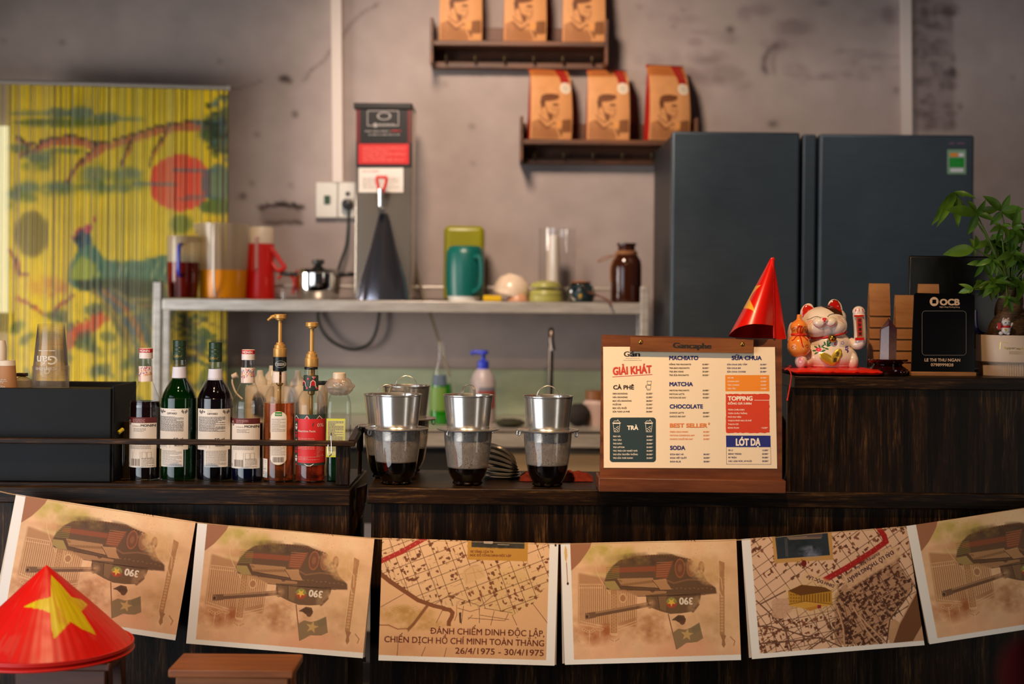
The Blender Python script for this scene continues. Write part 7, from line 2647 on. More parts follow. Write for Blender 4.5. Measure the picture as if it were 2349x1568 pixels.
def tank_canvas():
    c = Canvas(940, 640, (236, 186, 138), 10, 280, 1640, 1410)
    c.grain(.06, 300, 3)
    c.grain(.05, 60, 4)
    c.cloud(800, 380, 900, 140, (248, 214, 164), .8, 5, 200)
    c.cloud(900, 1280, 900, 170, (232, 158, 120), .7, 6, 240)
    c.cloud(450, 430, 330, 120, (176, 160, 60), .9, 7, 120)
    c.cloud(480, 640, 300, 260, (180, 150, 80), .5, 17, 120)
    c.cloud(300, 1080, 300, 170, (160, 84, 42), 1, 8, 110)
    c.cloud(850, 1060, 300, 170, (160, 96, 54), .9, 9, 90)
    c.cloud(1350, 1000, 260, 260, (186, 138, 88), .8, 10, 110)
    c.cloud(1300, 560, 330, 160, (206, 160, 100), .7, 11, 90)
    c.cloud(900, 560, 780, 60, (176, 84, 50), .5, 12, 160)
    # railings
    FB, FL = (150, 94, 54), (234, 188, 134)
    c.poly([(180, 590), (690, 690), (690, 1060), (180, 1030)], FB, .62, soft=6)
    for k in range(28):
        x = 192 + k * 18.2
        y0 = 700 if k < 12 else 720 + (k - 12) * 4
        c.line([(x, y0), (x + 2, 1030 + 2 * (k % 2) - max(0, k - 18) * 6)], 6, FL, .75)
        c.line([(x + 7, y0), (x + 9, 1024)], 4, (128, 76, 44), .5)
    for q in ([(185, 690), (390, 690)], [(185, 722), (390, 720)], [(190, 1012), (390, 1056)], [(190, 1040), (390, 1076)], [(525, 1070), (690, 1012)], [(525, 1094), (690, 1034)]):
        c.line(q, 6, FL, .8)
    for x in (460, 522):
        c.line([(x, 560), (x + 2, 1130)], 7, FL, .8)
    c.poly([(462, 600), (522, 600), (524, 1120), (464, 1120)], (156, 104, 56), .5)
    for k in range(12):
        c.ell(492, 790 + k * 28, 20, 12, FL, .45)
        c.ell(492, 790 + k * 28, 12, 7, FB, .6)
    c.ell(572, 812, 34, 42, FL, .6)
    c.ell(572, 812, 24, 30, FB, .8)
    c.line([(330, 520), (340, 580), (380, 660), (460, 775)], 7, FL, .7)
    for x, y, s_ in ((278, 1085, 1), (498, 1170, .8), (370, 1080, .6)):
        for k in (-1, 1):
            for j in range(3):
                c.ell(x + k * (16 + 16 * j) * s_, y + (12 + j * -10) * s_ + 8, 15 * s_, 13 * s_, FL, .6)
                c.ell(x + k * (16 + 16 * j) * s_, y + (12 + j * -10) * s_ + 8, 8 * s_, 7 * s_, (166, 96, 54), .8)
        c.line([(x, y), (x, y + 130 * s_)], 8 * s_, FL, .7)
    c.poly([(462, 1118), (530, 1118), (522, 1142), (470, 1142)], FL, .7)
    # right gate pillar
    c.poly([(1420, 480), (1468, 500), (1472, 1140), (1424, 1130)], (160, 106, 62), .8)
    for x in (1420, 1470):
        c.line([(x, 560), (x + 3, 1130)], 7, FL, .8)
    for k in range(12):
        c.ell(1446, 800 + k * 27, 15, 11, FL, .5)
    c.line([(1355, 520), (1370, 640), (1420, 740), (1446, 800)], 8, FL, .8)
    c.line([(1380, 500), (1390, 590), (1440, 640), (1450, 740)], 8, FL, .8)
    for k in range(6):
        c.line([(1484 + k * 15, 660), (1490 + k * 14, 1090 + k * 8)], 6, FL, .7)
    for y in (630, 660, 690):
        c.line([(1460, y), (1560, y)], 7, FL, .7)
    for k in range(3):
        c.line([(1476, 1080 + k * 24), (1578, 1100 + k * 28)], 6, FL, .7)
    c.poly([(1430, 1130), (1484, 1140), (1470, 1180), (1478, 1220), (1462, 1250), (1444, 1220), (1448, 1180)], (138, 88, 50), .8)
    c.line([(1520, 1150), (1560, 1190), (1550, 1230)], 9, (150, 96, 60), .7)
    # tank, printed upside down
    HD, HM = (74, 48, 30), (112, 74, 46)
    c.poly([(540, 480), (700, 440), (1000, 425), (1130, 470), (1260, 560), (1310, 660), (1390, 720), (1400, 770), (1300, 780), (950, 790), (700, 790), (600, 740), (430, 735), (405, 680), (430, 600), (480, 530)], HD, .92, soft=3)
    c.cloud(820, 470, 360, 70, (60, 40, 26), .9, 31, 60)
    c.poly([(480, 545), (860, 530), (860, 575), (470, 590)], (140, 62, 34), .8, soft=2)
    c.poly([(865, 520), (1020, 480), (960, 640), (860, 630)], (132, 66, 38), .8, soft=1)
    for k in range(7):
        c.line([(870, 500 + k * 20), (1000 - k * 6, 494 + k * 20)], 7, (168, 96, 60), .8)
        c.line([(425, 640 - k * 16), (540, 628 - k * 16)], 7, (132, 124, 52), .7)
    for x, rx, ry in ((1075, 46, 86), (1172, 40, 76), (1262, 30, 62)):
        c.ell(x, 548, rx, ry, (150, 80, 46), .9)
        c.ell(x, 548, rx * .82, ry * .84, (98, 56, 36), .9)
        c.ell(x, 548, rx * .4, ry * .4, (140, 84, 50), .7)
    c.line([(950, 650), (1020, 680), (1140, 650), (1290, 650)], 14, (130, 86, 56), .8)
    c.poly([(520, 640), (835, 632), (860, 690), (890, 722), (560, 705)], (170, 122, 78), .95)
    for k in range(14):
        c.ell(550 + 24 * k, 660 + (k * 37) % 40, 20, 10, (118, 78, 44), .6, .4)
    c.poly([(405, 665), (500, 660), (550, 735), (470, 738), (420, 715)], (164, 138, 74), .9)
    c.poly([(832, 655), (952, 640), (965, 680), (1002, 734), (900, 738), (860, 710)], (190, 138, 90), .95)
    for k in range(8):
        c.line([(845 + k * 14, 660 - k), (905 + k * 12, 732)], 4, (134, 90, 54), .7)
    c.poly([(610, 738), (960, 744), (950, 790), (700, 795), (640, 770)], (166, 118, 76), .9)
    c.ell(833, 744, 20, 18, (92, 58, 38), .9)
    c.poly([(775, 785), (940, 770), (1262, 770), (1255, 830), (1235, 880), (1180, 930), (1090, 945), (990, 950), (900, 925), (820, 895), (780, 860)], (92, 64, 40), .97)
    c.poly([(880, 790), (960, 780), (950, 930), (890, 900)], (128, 92, 58), .7, soft=2)
    c.ell(810, 860, 30, 44, (120, 84, 52), .9)
    for k in range(9):
        c.ell(1190 + k * 6, 930 - k * 8, 12, 9, (80, 54, 36), .9)
    c.line([(820, 862), (600, 905), (330, 955)], 42, (96, 64, 42), 1)
    c.line([(820, 852), (600, 893), (330, 942)], 14, (170, 124, 82), .8)
    c.poly([(240, 945), (330, 930), (338, 980), (250, 1000)], (104, 70, 46), 1)
    c.ell(256, 974, 22, 26, (136, 96, 66), 1)
    c.ell(256, 974, 12, 15, (56, 34, 22), 1)
    c.ell(1002, 850, 47, 47, (130, 132, 60), 1)
    c.poly([(955, 850), (1049, 850), (1040, 880), (1020, 895), (1002, 897), (984, 895), (964, 880)], (160, 54, 34), 1)
    c.poly(star_pts(1000, 848, 40, PI), (226, 178, 60), 1)
    c.text('390', 1190, 808, 62, (236, 220, 196), 1, PI, 'l', 122, .04)
    # soldier and flag
    c.ell(1080, 1000, 48, 28, (70, 44, 28), .95, .3)
    c.ell(1096, 1022, 24, 24, (84, 52, 34), .95)
    c.poly([(1000, 1005), (1060, 960), (1110, 962), (1130, 1000), (1070, 1012)], (70, 44, 28), .9)
    c.line([(972, 950), (1046, 1262)], 8, (112, 62, 38), 1)
    c.poly([(1010, 1118), (1060, 1080), (1120, 1088), (1180, 1068), (1246, 1026), (1262, 1090), (1281, 1164), (1230, 1195), (1180, 1202), (1130, 1205), (1090, 1236), (1044, 1266)], (128, 104, 70), .95)
    c.poly([(1170, 1072), (1246, 1026), (1262, 1090), (1200, 1130)], (104, 94, 66), .5, soft=4)
    c.poly(star_pts(1138, 1132, 58, .1), (196, 156, 92), 1)
    R2 = random.Random(3)
    for k in range(70):
        c.ell(R2.uniform(130, 1580), R2.choice((R2.uniform(330, 420), R2.uniform(1150, 1340))), R2.uniform(2, 6), R2.uniform(1.5, 3), (160, 104, 66), .5, R2.uniform(-1, 1))
    for k in range(4):
        c.line([(1120 + k * 26, 296), (1126 + k * 26, 308)], 6, (70, 44, 34), .9)
    c.line([(1196, 300), (1212, 314)], 6, (70, 44, 34), .9)
    soft = Canvas(940, 640, (236, 188, 140), 10, 280, 1640, 1410).a
    c.a = c.a * .86 + soft * .14
    for k in range(26):
        x = 560 + k * 24
        y = 478 - 48 * math.sin((x - 540) / 640 * PI * .95)
        c.ell(x, y + 6, 13, 8, (128, 82, 50), .8)
        c.ell(x, y + 9, 7, 4, (66, 42, 28), .8)
    for q in ([(560, 705), (890, 724)], [(610, 740), (960, 746)], [(700, 796), (1300, 782)], [(832, 655), (900, 738)], [(775, 785), (800, 880)], [(880, 790), (895, 905)], [(950, 790), (1260, 770)]):
        c.line(q, 5, (58, 38, 26), .8)
    for k in range(10):
        c.ell(1010 + k * 38, 730 - (k % 3) * 4, 8, 6, (146, 104, 66), .8)
    # drifting smoke in front of the hull
    c.cloud(1290, 560, 170, 110, (222, 176, 118), 1, 41, 50)
    c.cloud(1230, 500, 130, 70, (214, 166, 108), .9, 42, 40)
    c.cloud(1340, 640, 110, 70, (206, 156, 100), .9, 43, 40)
    c.cloud(640, 470, 260, 60, (150, 120, 60), .5, 44, 60)
    c.cloud(1290, 900, 160, 130, (232, 184, 132), .9, 45, 60)
    c.cloud(760, 860, 110, 80, (228, 176, 126), .6, 46, 50)
    # folded corner band and the white margins
    c.poly([(100, 326), (297, 322), (280, 370), (245, 425), (190, 500), (116, 572)], (168, 112, 78), 1)
    c.poly([(0, 270), (107, 270), (107, 330), (141, 1352), (1640, 1306), (1640, 1420), (0, 1420)], WM, 1)
    return c


def leafmark(c, x, y):
    c.poly([(x, y), (x + 14, y + 40), (x + 16, y + 90), (x + 8, y + 150), (x - 6, y + 120), (x - 12, y + 60), (x - 6, y + 14)], (226, 184, 116), 1)
    c.line([(x + 8, y + 150), (x + 18, y + 320)], 7, (176, 116, 66), 1)
    c.ell(x + 20, y + 334, 9, 13, (60, 36, 30), 1)


def streets(c, R2, cx, cy, ang, n1, n2, sp1, sp2, col, bcol, dens, inside, wd=5):
    ca, sa = math.cos(ang), math.sin(ang)
    pt = lambda a, b_: (cx + a * ca - b_ * sa, cy + a * sa + b_ * ca)
    for i in range(-n1, n1 + 1):
        o = i * sp1 + R2.uniform(-.15, .15) * sp1
        c.line([pt(o, -n2 * sp2), pt(o + R2.uniform(-20, 20), n2 * sp2)], wd, col, .85)
    for j in range(-n2, n2 + 1):
        o = j * sp2 + R2.uniform(-.15, .15) * sp2
        c.line([pt(-n1 * sp1, o), pt(n1 * sp1, o + R2.uniform(-20, 20))], wd, col, .85)
    for k in range(dens):
        a, b_ = R2.uniform(-n1, n1) * sp1, R2.uniform(-n2, n2) * sp2
        x, y = pt(a, b_)
        if not inside(x, y):
            continue
        w_, h_ = R2.uniform(6, 22), R2.uniform(5, 14)
        da = ang + R2.choice((0, PI / 2))
        cd, sd = math.cos(da), math.sin(da)
        q = [(x + dx * cd - dy * sd, y + dx * sd + dy * cd) for dx, dy in ((-w_, -h_), (w_, -h_), (w_, h_ * .2), (w_ * .3, h_ * .2), (w_ * .3, h_), (-w_, h_))]
        c.poly(q, R2.choice(bcol), .9)


def mapa_canvas():
    c = Canvas(940, 640, (234, 186, 136), 60, 270, 1670, 1415)
    c.grain(.05, 300, 13)
    c.cloud(900, 700, 700, 400, (222, 176, 120), .7, 3, 220)
    c.cloud(1250, 760, 420, 400, (206, 168, 96), .5, 4, 160)
    R2 = random.Random(5)
    DKR = (96, 58, 36)
    river = [(80, 590), (180, 670), (300, 750), (420, 830), (560, 880), (650, 900)]
    ins = lambda x, y: y < 640 + (x - 100) * .62 and y < 960 - max(0, x - 900) * .05 + max(0, 200 - x) and not (790 < x < 1030 and 500 < y < 700) and x < 1570
    c2 = c.a.copy()
    streets(c, R2, 760, 560, -.36, 9, 8, 118, 96, DKR, [(120, 70, 42), (134, 80, 48), (108, 62, 38)], 900, ins)
    for k in range(160):
        x, y = R2.uniform(110, 1550), R2.uniform(320, 940)
        if ins(x, y):
            d = R2.uniform(18, 60)
            a = -.36 + R2.choice((0, PI / 2))
            c.line([(x, y), (x + d * math.cos(a), y + d * math.sin(a))], 3, (120, 76, 46), .7)
    # blank lower land
    c.poly([(60, 580), (180, 668), (300, 748), (420, 830), (560, 880), (660, 905), (760, 870), (960, 892), (1220, 945), (1250, 965), (1430, 860), (1565, 700), (1680, 700), (1680, 1420), (60, 1420)], (230, 178, 126), 1)
    c.cloud(300, 950, 300, 90, (188, 140, 70), .9, 8, 60)
    c.cloud(420, 1040, 300, 70, (190, 142, 76), .8, 9, 50)
    c.cloud(800, 1250, 900, 220, (206, 144, 98), .8, 10, 250)
    for k in range(24):
        c.line([(90 + k * 14, 900 + (k % 5) * 12), (130 + k * 14, 880 + (k % 5) * 14)], 3, (168, 118, 64), .5)
    for q in ([(760, 870), (760, 960), (740, 1010)], [(820, 880), (800, 1040)], [(960, 892), (960, 1030)], [(1090, 925), (1060, 1050)], [(770, 900), (880, 930), (960, 905)], [(860, 985), (1180, 1010)], [(960, 960), (1220, 1000)], [(1215, 945), (1185, 1010)], [(1250, 965), (1290, 1050)], [(1430, 860), (1560, 1030)], [(500, 880), (330, 1110)], [(640, 905), (580, 1030)], [(295, 775), (90, 890)], [(245, 1190), (235, 1320)], [(485, 1240), (450, 1325)], [(670, 1250), (650, 1330)], [(900, 960), (860, 1000)], [(1000, 900), (1250, 940)], [(700, 790), (970, 880), (1080, 790)], [(690, 785), (560, 870)]):
        c.line(q, 5, (104, 66, 42), .85)
    c.poly([(780, 940), (800, 935), (800, 1030), (785, 1030)], (70, 48, 36), .9)
    for k in range(len(river) - 1):
        c.line([river[k], river[k + 1]], 40 - k * 1.5, (134, 80, 46), 1)
    c.line([(640, 905), (700, 915), (724, 940), (716, 975), (692, 1020), (690, 1050)], 36, (134, 80, 46), 1)
    c.line([(500, 880), (440, 960), (380, 1040), (330, 1090)], 26, (140, 88, 50), .9, soft=1)
    c.line([(80, 1050), (160, 1050), (240, 1085), (330, 1080)], 10, (150, 92, 56), .8)
    c.poly([(820, 560), (930, 505), (1000, 560), (1010, 620), (850, 690), (800, 620)], (216, 170, 116), 1)
    for q in ([(830, 580), (850, 560), (900, 530), (960, 520)], [(830, 580), (850, 650), (840, 690)], [(900, 540), (930, 640)], [(850, 600), (990, 570)], [(940, 560), (990, 600)]):
        c.line(q, 3, (170, 124, 84), .9)
    # red route, inset card, lettering
    c.line([(95, 485), (280, 400), (450, 300), (520, 262)], 42, (176, 44, 34), .95)
    for k in range(8):
        c.poly(star_pts(120 + k * 46, 470 - k * 23, 9), (214, 120, 90), .9)
    c.poly([(858, 260), (1388, 260), (1384, 488), (854, 472)], (196, 140, 56), 1)
    c.poly([(890, 260), (1358, 260), (1356, 376), (890, 362)], (70, 62, 48), 1)
    c.cloud(1120, 340, 230, 40, (40, 40, 32), .9, 3, 30)
    c.poly([(995, 310), (1080, 310), (1076, 332), (1000, 330)], (206, 180, 160), .9)
    c.line([(1120, 338), (1220, 342)], 6, (190, 170, 140), .8)
    c.text('XE TĂNG CỦA TA', 878, 410, 20, (110, 50, 26), 1, .015, 'l', 205, .02)
    c.text('HÚC ĐỔ CỔNG DINH ĐỘC LẬP', 878, 442, 20, (110, 50, 26), 1, .015, 'l', 362, .02)
    INK = (100, 44, 30)
    c.text('ĐÁNH CHIẾM DINH ĐỘC LẬP,', 1532, 1150, 56, INK, 1, .025, 'r', 1008, .012)
    c.text('CHIẾN DỊCH HỒ CHÍ MINH TOÀN THẮNG', 1530, 1235, 56, INK, 1, .025, 'r', 1408, .012)
    c.text('26/4/1975 - 30/4/1975', 1526, 1320, 56, INK, 1, .025, 'r', 780, .012)
    c.poly([(1580, 260), (1700, 260), (1700, 1420), (60, 1420), (60, 1312), (300, 1322), (1548, 1356)], WM, 1)
    for k in range(20):
        c.ell(R2.uniform(90, 1550), R2.uniform(1330, 1400), 3, 2, (180, 150, 120), .6)
    return c


def mapb_canvas():
    c = Canvas(940, 640, (232, 186, 148), 30, 260, 1545, 1365)
    c.grain(.05, 260, 23)
    R2 = random.Random(9)
    BC = [(116, 66, 42), (128, 76, 50), (104, 58, 36), (92, 54, 34)]
    RC = (88, 56, 38)
    pal = lambda x, y: (x - 600) ** 2 / 230 ** 2 + (y - 840) ** 2 / 170 ** 2 < 1
    edge = lambda x, y: y < 1170 - (x - 150) * .05 and not pal(x, y)
    streets(c, R2, 720, 640, -.62, 9, 8, 108, 88, RC, BC, 1000, lambda x, y: y < 700 and not pal(x, y))
    c.poly([(800, 830), (900, 720), (1300, 540), (1430, 740), (1420, 800), (1240, 1050), (1180, 1235), (800, 1240)], (176, 128, 92), .8, soft=3)
    streets(c, R2, 1100, 900, -.52, 4, 4, 92, 84, RC, [(84, 48, 30), (74, 42, 28), (96, 56, 36)], 620, lambda x, y: x > 820 and y > 560 and x < 1420 - (y - 740) * .45)
    streets(c, R2, 420, 1120, -.22, 4, 2, 120, 80, RC, BC, 190, lambda x, y: x < 820 and y > 1000 and not pal(x, y))
    c.cloud(600, 850, 260, 200, (214, 178, 120), 1, 3, 300)
    c.cloud(600, 850, 230, 180, (220, 180, 120), 1, 5, 400)
    for q in ([(160, 880), (300, 1010), (400, 1120), (560, 1170), (700, 1190), (860, 1260)], [(400, 1120), (430, 1230), (450, 1300)], [(190, 910), (400, 800)], [(590, 1280), (720, 1190), (900, 1060), (1000, 1000)], [(170, 1090), (280, 1090), (400, 1130)], [(190, 1230), (420, 1215), (690, 1180)]):
        c.line(q, 11, (112, 76, 54), .95)
    for q in ([(820, 930), (870, 1100), (880, 1240)], [(950, 930), (1060, 1120), (1160, 1235)], [(1000, 1000), (1210, 1220)]):
        c.line(q, 14, (206, 156, 116), .9)
        c.line([(x + 12, y) for x, y in q], 4, RC, .8)
    for k in range(9):
        c.line([(450 + k * 26, 1210 - k * 3), (452 + k * 26, 1262 - k * 3)], 3, (176, 110, 90), .6)
    for k in range(8):
        c.ell(330 + (k % 3) * 40, 900 + (k // 3) * 44, 46, 40, (150, 104, 80), .25)
        c.ell(330 + (k % 3) * 40, 900 + (k // 3) * 44, 42, 36, (212, 164, 128), .8)
    # river bottom right
    c.poly([(1230, 1060), (1290, 1030), (1330, 1060), (1470, 795), (1560, 795), (1560, 1300), (1250, 1240)], (200, 150, 108), 1)
    c.poly([(1330, 1080), (1480, 800), (1560, 830), (1560, 1000), (1440, 1210), (1280, 1228)], (120, 76, 44), 1)
    c.ell(1268, 1080, 40, 34, (206, 156, 112), 1)
    c.line([(1432, 740), (1430, 800), (1250, 1040), (1225, 1230)], 10, RC, .9)
    # red boulevard
    c.line([(722, 708), (900, 610), (1110, 478), (1222, 396)], 44, (170, 28, 24), .95, soft=1)
    c.line([(1222, 404), (1205, 350), (1150, 270)], 44, (170, 28, 24), .95)
    for k in range(12):
        c.poly(star_pts(768 + k * 41, 690 - k * 27, 8), (206, 90, 60), .9)
    # inset photograph
    c.poly([(285, 330), (775, 300), (790, 545), (310, 575)], (200, 148, 80), 1)
    c.poly([(312, 330), (742, 310), (762, 508), (333, 540)], (46, 52, 58), 1)
    c.cloud(500, 400, 200, 100, (30, 40, 40), .9, 4, 50)
    c.cloud(600, 480, 120, 60, (150, 150, 170), .9, 6, 40)
    c.poly([(410, 360), (560, 350), (700, 350), (690, 372), (430, 384)], (150, 120, 96), .8)
    c.poly([(570, 330), (700, 326), (702, 362), (576, 362)], (92, 74, 70), .9)
    for k in range(3):
        c.line([(394 + k * 8, 370), (404 + k * 8, 520)], 4, (130, 110, 90), .6)
    c.ell(550, 575, 22, 26, (120, 30, 26), 1)
    c.line([(530, 540), (560, 600), (600, 620)], 6, (120, 30, 26), .9)
    # a plain drawn public building, printed upside down
    c.poly([(420, 800), (530, 750), (720, 770), (775, 800), (782, 915), (560, 945), (430, 915)], (190, 136, 40), 1)
    c.poly([(420, 800), (530, 750), (720, 770), (775, 802), (520, 838)], (110, 66, 24), 1)
    for k in range(11):
        c.line([(528 + k * 23, 838 - k * 2), (528 + k * 23, 898 - k * 1.2)], 9, (126, 76, 24), .9)
    for k in range(4):
        for j in range(3):
            c.ell(444 + k * 22, 832 + j * 26, 6, 7, (130, 84, 24), .9)
    c.poly([(424, 912), (560, 885), (784, 912), (740, 925), (560, 945), (430, 922)], (214, 156, 60), 1)
    c.poly([(550, 945), (660, 920), (690, 935), (600, 965)], (196, 130, 50), 1)
    c.line([(424, 912), (560, 885), (784, 910)], 4, (90, 52, 20), .9)
    c.poly([(660, 915), (690, 915), (690, 940), (662, 945)], (150, 40, 40), 1)
    c.poly([(1300, 435), (1350, 520), (920, 790), (850, 700), (1120, 520), (1160, 470)], (226, 178, 134), .88, soft=6)
    c.poly([(560, 640), (840, 745), (810, 800), (540, 700)], (228, 182, 130), .8, soft=6)
    INK = (74, 40, 50)
    c.text('DINH ĐỘC LẬP', 800, 752, 26, INK, 1, PI + .36, 'l', 240, .03)
    c.text('ĐẠI LỘ THỐNG NHẤT', 1275, 466, 34, INK, 1, PI - .56, 'l', 450, .03)
    c.text('(ĐƯỜNG LÊ DUẨN)', 1165, 486, 18, INK, 1, PI - .56, 'l', 240, .02)
    c.poly([(20, 250), (106, 250), (112, 380), (190, 1312), (1560, 1205), (1560, 1370), (20, 1370)], WM, 1)
    return c


YPp = 3.045
TC, MAc, MBc = tank_canvas(), mapa_canvas(), mapb_canvas()
TC2 = Canvas(940, 640, (0, 0, 0), 10, 280, 1640, 1410)
TC2.a = TC.a.copy()
leafmark(TC2, 66, 350)
leafmark(MAc, 1610, 10)
prints = [([(36.5, 1133), (449, 1196), (402, 1468), (-11, 1405)], TC, TANK_Q, 'leftmost hanging print of an upside-down tank, behind the red conical hat', -5),
          ([(453, 1198), (859, 1234), (832, 1509), (427, 1475)], TC, TANK_Q, 'second hanging print from the left, an upside-down tank, beside the gap in the counter', 4),
          ([(877, 1233), (1281, 1246), (1272, 1526), (868, 1514)], MAc, MAPA_Q, 'hanging street map print with large dark Vietnamese lettering and dates', 4),
          ([(1286, 1246), (1689, 1236), (1700, 1513), (1296, 1524)], TC2, TANK_Q, 'hanging tank print with a brush mark on its white margin, below the menu board', -6),
          ([(1701, 1236), (2080, 1206), (2121, 1479), (1725, 1511)], MBc, MAPB_Q, 'hanging street map print with a red boulevard and a yellow building', -7),
          ([(2079, 1206), (2484, 1145), (2530, 1416), (2132, 1477)], TC, TANK_Q, 'rightmost hanging tank print, running out of the frame', -3)]
M_PAPER = paintmat('printed_paper', .6, .25)
M_BACKP = mat('plain_paper', (226, 208, 186), .65)
nu, nv = 470, 316
for k, (cor, cv, zq, lab, sh) in enumerate(prints):
    s, t_ = np.meshgrid(np.linspace(0, 1, nu), np.linspace(0, 1, nv))
    pp = bil(cor, s, t_).reshape(-1, 2)
    zz = bil(zq, s, t_).reshape(-1, 2)
    s1, t1 = s.ravel(), t_.ravel()
    yy = YPp - (.006 if k == 5 else 0) + .003 * np.sin(s1 * 5 + k) * t1 - .006 * np.sin(t1 * PI / 2) + .0035 * np.cos(s1 * 2 * PI) * t1 ** 2
    uu, vv = (pp[:, 0] - CX) / F, (HY - pp[:, 1]) / F
    V = np.stack([(uu * CR - vv * SR) * yy, yy, HC + (uu * SR + vv * CR) * yy], 1)
    mid = V.mean(0)
    tp_ = V[nu // 2]
    t = thing('hanging_print', lab, 'print', Vector((tp_[0], tp_[1], tp_[2])), 'prints hanging on the string')
    np_mesh('front_sheet', V, gridquads(nu, nv), cv.sample(zz[:, 0], zz[:, 1]), [M_PAPER], t)
    b = MB()
    c4 = [np.array(q, float) for q in cor]
    if sh < 0:
        c4[0] = c4[0] + (0, 1); c4[3] = c4[3] + (sh, -3)
    else:
        c4[2] = c4[2] + (sh, -2)
    b.grid(lambda q, v: P(*((c4[0] * (1 - q) + c4[1] * q) * (1 - v) + (c4[3] * (1 - q) + c4[2] * q) * v), YPp + .0025 + .010 * v + .002 * math.sin(q * 6) * v), 20, 14)
    b.build('back_sheet', M_BACKP, t)
sp_ = [P(-160, 1098, YPp + .001), P(-60, 1114, YPp + .001), P(10, 1129, YPp + .001), P(36, 1134, YPp + .001), P(230, 1165, YPp + .001), P(451, 1198, YPp + .001), P(660, 1217, YPp + .001), P(868, 1235, YPp + .001), P(1080, 1242, YPp + .001), P(1284, 1247, YPp + .001), P(1490, 1243, YPp + .001), P(1695, 1238, YPp + .001), P(1890, 1222, YPp + .001), P(2080, 1207, YPp + .001), P(2300, 1173, YPp + .001), P(2520, 1138, YPp + .001)]
tag(MB().tube(bezier(sp_, 6), .0013, 8).build('twine_string', mat('hemp_twine', (176, 140, 96), .9)), 'thin twine stretched along the counter front carrying the hanging prints', 'string')
for px, py in ((835, 1512),):
    p = P(px, py, YC + .05)
    tag(MB().box(p.x - .004, p.x + .004, p.y, p.y + .004, p.z - .006, p.z + .006).build('bright_hinge_plate', M_CHROME, bevel=.001), 'tiny bright metal plate in the gap under the second print', 'hinge')

# ---------------------------------------------------------------- conical hats on the stool
YHt = 2.775
ZS2 = P(105, 1493, YHt).z
sH = u(1, YHt)
hc = P(105, 1480, YHt)
hc.z = ZS2
RH = 194 * sH
HH = 183 * sH
hatc = Canvas(520, 520, (206, 14, 8), -1, -1, 1, 1)
hatc.grain(.12, .06, 5)
# star laid out on the unrolled plan of the cone: image pixel -> plan position is found by projecting the cone itself
nu, nv = 360, 90
vs = []
for j in range(nv):
    v = j / (nv - 1)
    r_ = RH * v ** .96
    z = HH * (1 - v) + (.004 if v > .97 else 0) * 0
    for i in range(nu):
        a = 2 * PI * i / (nu - 1)
        rg_ = 1 + .0016 * math.cos(a * 48)
        vs.append((hc.x + r_ * rg_ * math.cos(a), hc.y + r_ * rg_ * math.sin(a), hc.z + .013 + z + .0006 * mnoise.noise(Vector((a * 3, v * 9, 1)))))
V = np.array(vs)
px, py = Q(V)
sc_ = Canvas(900, 760, (226, 22, 12), -120, 1290, 330, 1540)
h3 = lambda x, y: (x / 3.424, 1110 + y / 3.424)
sc_.poly([h3(*q) for q in [(402, 712), (480, 790), (562, 885), (640, 905), (690, 945), (640, 1000), (700, 1090), (757, 1185), (650, 1140), (553, 1078), (490, 1150), (422, 1217), (405, 1130), (393, 1010), (330, 985), (188, 960), (290, 912), (402, 885), (398, 800)]], (220, 192, 12), 1)
col = sc_.sample(px, py)
front_ = V[:, 1] < hc.y + .02
col = np.where(front_[:, None], col, np.array([226, 22, 12]) / 255.0)
ang = np.arctan2(V[:, 1] - hc.y, V[:, 0] - hc.x)
rad = np.hypot(V[:, 0] - hc.x, V[:, 1] - hc.y) / RH
st = vnoise(ang * 40, rad * 2.0, 3) - .5
col = np.clip(col * (1 + .16 * st[:, None]), 0, 1)
pale = np.clip((vnoise(ang * 9, rad * 5, 7) - .62) * 3, 0, .35)
col = col * (1 - pale[:, None]) + np.array([214, 110, 90]) / 255.0 * pale[:, None]
t = thing('conical_hat', 'red conical straw hat with a yellow star, on top of the hat pile', 'hat', hc + Vector((0, 0, .012)), 'conical hats on the stool')
np_mesh('hat_cone', V, gridquads(nu, nv), col, [paintmat('lacquered_straw', .38, .5)], t)
b = MB()
for z_ in (.012, .0155):
    b.tube([hc + Vector((RH * 1.0 * math.cos(a), RH * 1.0 * math.sin(a), z_)) for a in np.linspace(0, 2 * PI, 97)[:-1]], .0022, 8, closed=True)
b.build('rim_hoop', mat('red_rim', (212, 30, 22), .4), t)
t = thing('conical_hat', 'second red conical hat underneath, only its rim showing above the stool', 'hat', hc, 'conical hats on the stool')
MB().lathe([(RH * 1.004, .0045), (RH * .5, HH * .5), (0, HH * .97)], hc, 96).build('hat_cone', mat('red_straw', (216, 22, 12), .45), t)
b = MB().tube([hc + Vector((RH * 1.004 * math.cos(a), RH * 1.004 * math.sin(a), .0025)) for a in np.linspace(0, 2 * PI, 97)[:-1]], .0025, 8, closed=True)
b.build('rim_hoop', mat('red_rim'), t)

# ---------------------------------------------------------------- stools
M_STL = noisy('worn_orange_timber', (120, 62, 26), (164, 94, 44), (.12, 1, 1), 34, rough=.5)
M_STD = noisy('dark_red_timber', (70, 34, 22), (104, 56, 34), (.12, 1, 1), 34, rough=.5)


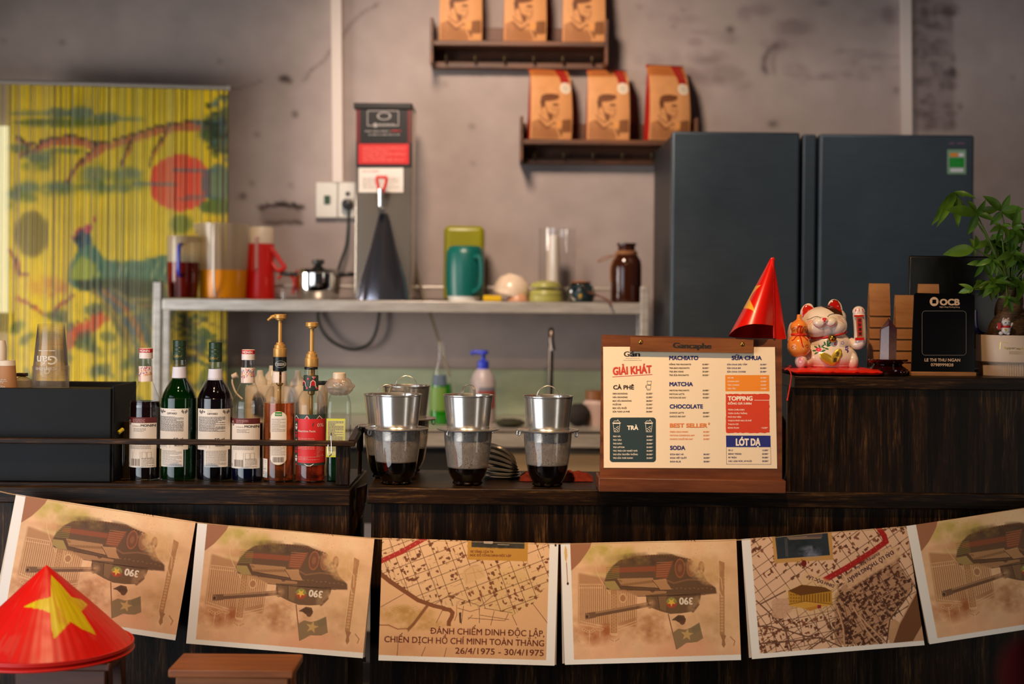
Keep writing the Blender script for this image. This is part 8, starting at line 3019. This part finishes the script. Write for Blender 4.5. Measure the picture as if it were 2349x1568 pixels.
def stool(x0, x1, y0, y1, z, m_, lab):
    t = thing('bar_stool', lab, 'stool', Vector(((x0 + x1) / 2, (y0 + y1) / 2, 0)), 'wooden stools in front of the counter')
    MB().box(x0, x1, y0, y1, z - .016, z).build('seat', m_, t, bevel=.003)
    i = .012
    MB().box(x0 + i, x1 - i, y0 + i, y0 + i + .016, z - .065, z - .017).build('apron', m_, t, bevel=.002)
    MB().box(x0 + i, x1 - i, y1 - i - .016, y1 - i, z - .065, z - .017).build('apron', m_, t, bevel=.002)
    for sx in (0, 1):
        for sy in (0, 1):
            xx = x0 + i + .012 if sx == 0 else x1 - i - .012
            yy = y0 + i + .03 if sy == 0 else y1 - i - .03
            dx, dy = (-.035 if sx == 0 else .035), (-.02 if sy == 0 else .02)
            b = MB()
            h = .014
            tpz, btz = z - .017, 0.0
            q = [(xx + a * h, yy + c_ * h, tpz) for a, c_ in ((-1, -1), (1, -1), (1, 1), (-1, 1))]
            w_ = [(xx + dx + a * h, yy + dy + c_ * h, btz) for a, c_ in ((-1, -1), (1, -1), (1, 1), (-1, 1))]
            b.add(q + w_, [(0, 1, 2, 3), (7, 6, 5, 4), (0, 4, 5, 1), (1, 5, 6, 2), (2, 6, 7, 3), (3, 7, 4, 0)])
            b.build('leg', m_, t, bevel=.002)
    for yy in (y0 + .02, y1 - .02):
        MB().box(x0 + .0, x1 - .0, yy - .008, yy + .008, .2, .225).build('stretcher', m_, t)
    return t


ys0 = (HC - ZS2) * F / (1536 - HY) * 1.0
xs0, xs1 = P(385, 1536, ys0).x, P(673, 1536, ys0).x
stool(xs0, xs1, ys0, ys0 + .125, P(530, 1536, ys0).z, M_STL, 'orange-brown wooden stool beside the red hats, seat edge in view')
x_s0, x_s1 = P(20, 1545, 2.70).x, P(255, 1545, 2.70).x
stool(x_s0, x_s1, 2.69, 2.86, ZS2 - .0005, M_STD, 'dark reddish wooden stool under the red conical hats')

# out-of-focus red ornament near the viewer, lower right corner
p = P(2362, 1545, 1.15)
b = MB()
b.ball(p, .024, .02, .03, 24, 16)
t = thing('hanging_tassel', 'blurred dark red hanging ornament at the lower right corner', 'ornament', p)
b.build('ornament_ball', mat('deep_red_cloth', (140, 8, 10), .8), t)
MB().tube([p + Vector((0, 0, -.028)), p + Vector((.002, 0, -.12))], [.01, .014], 12).build('tassel', mat('deep_red_cloth'), t)
MB().tube([p + Vector((0, 0, .028)), p + Vector((.05, 0, .5)), p + Vector((.06, 0, 1.95))], .0008, 6).build('cord', mat('deep_red_cloth'), t)
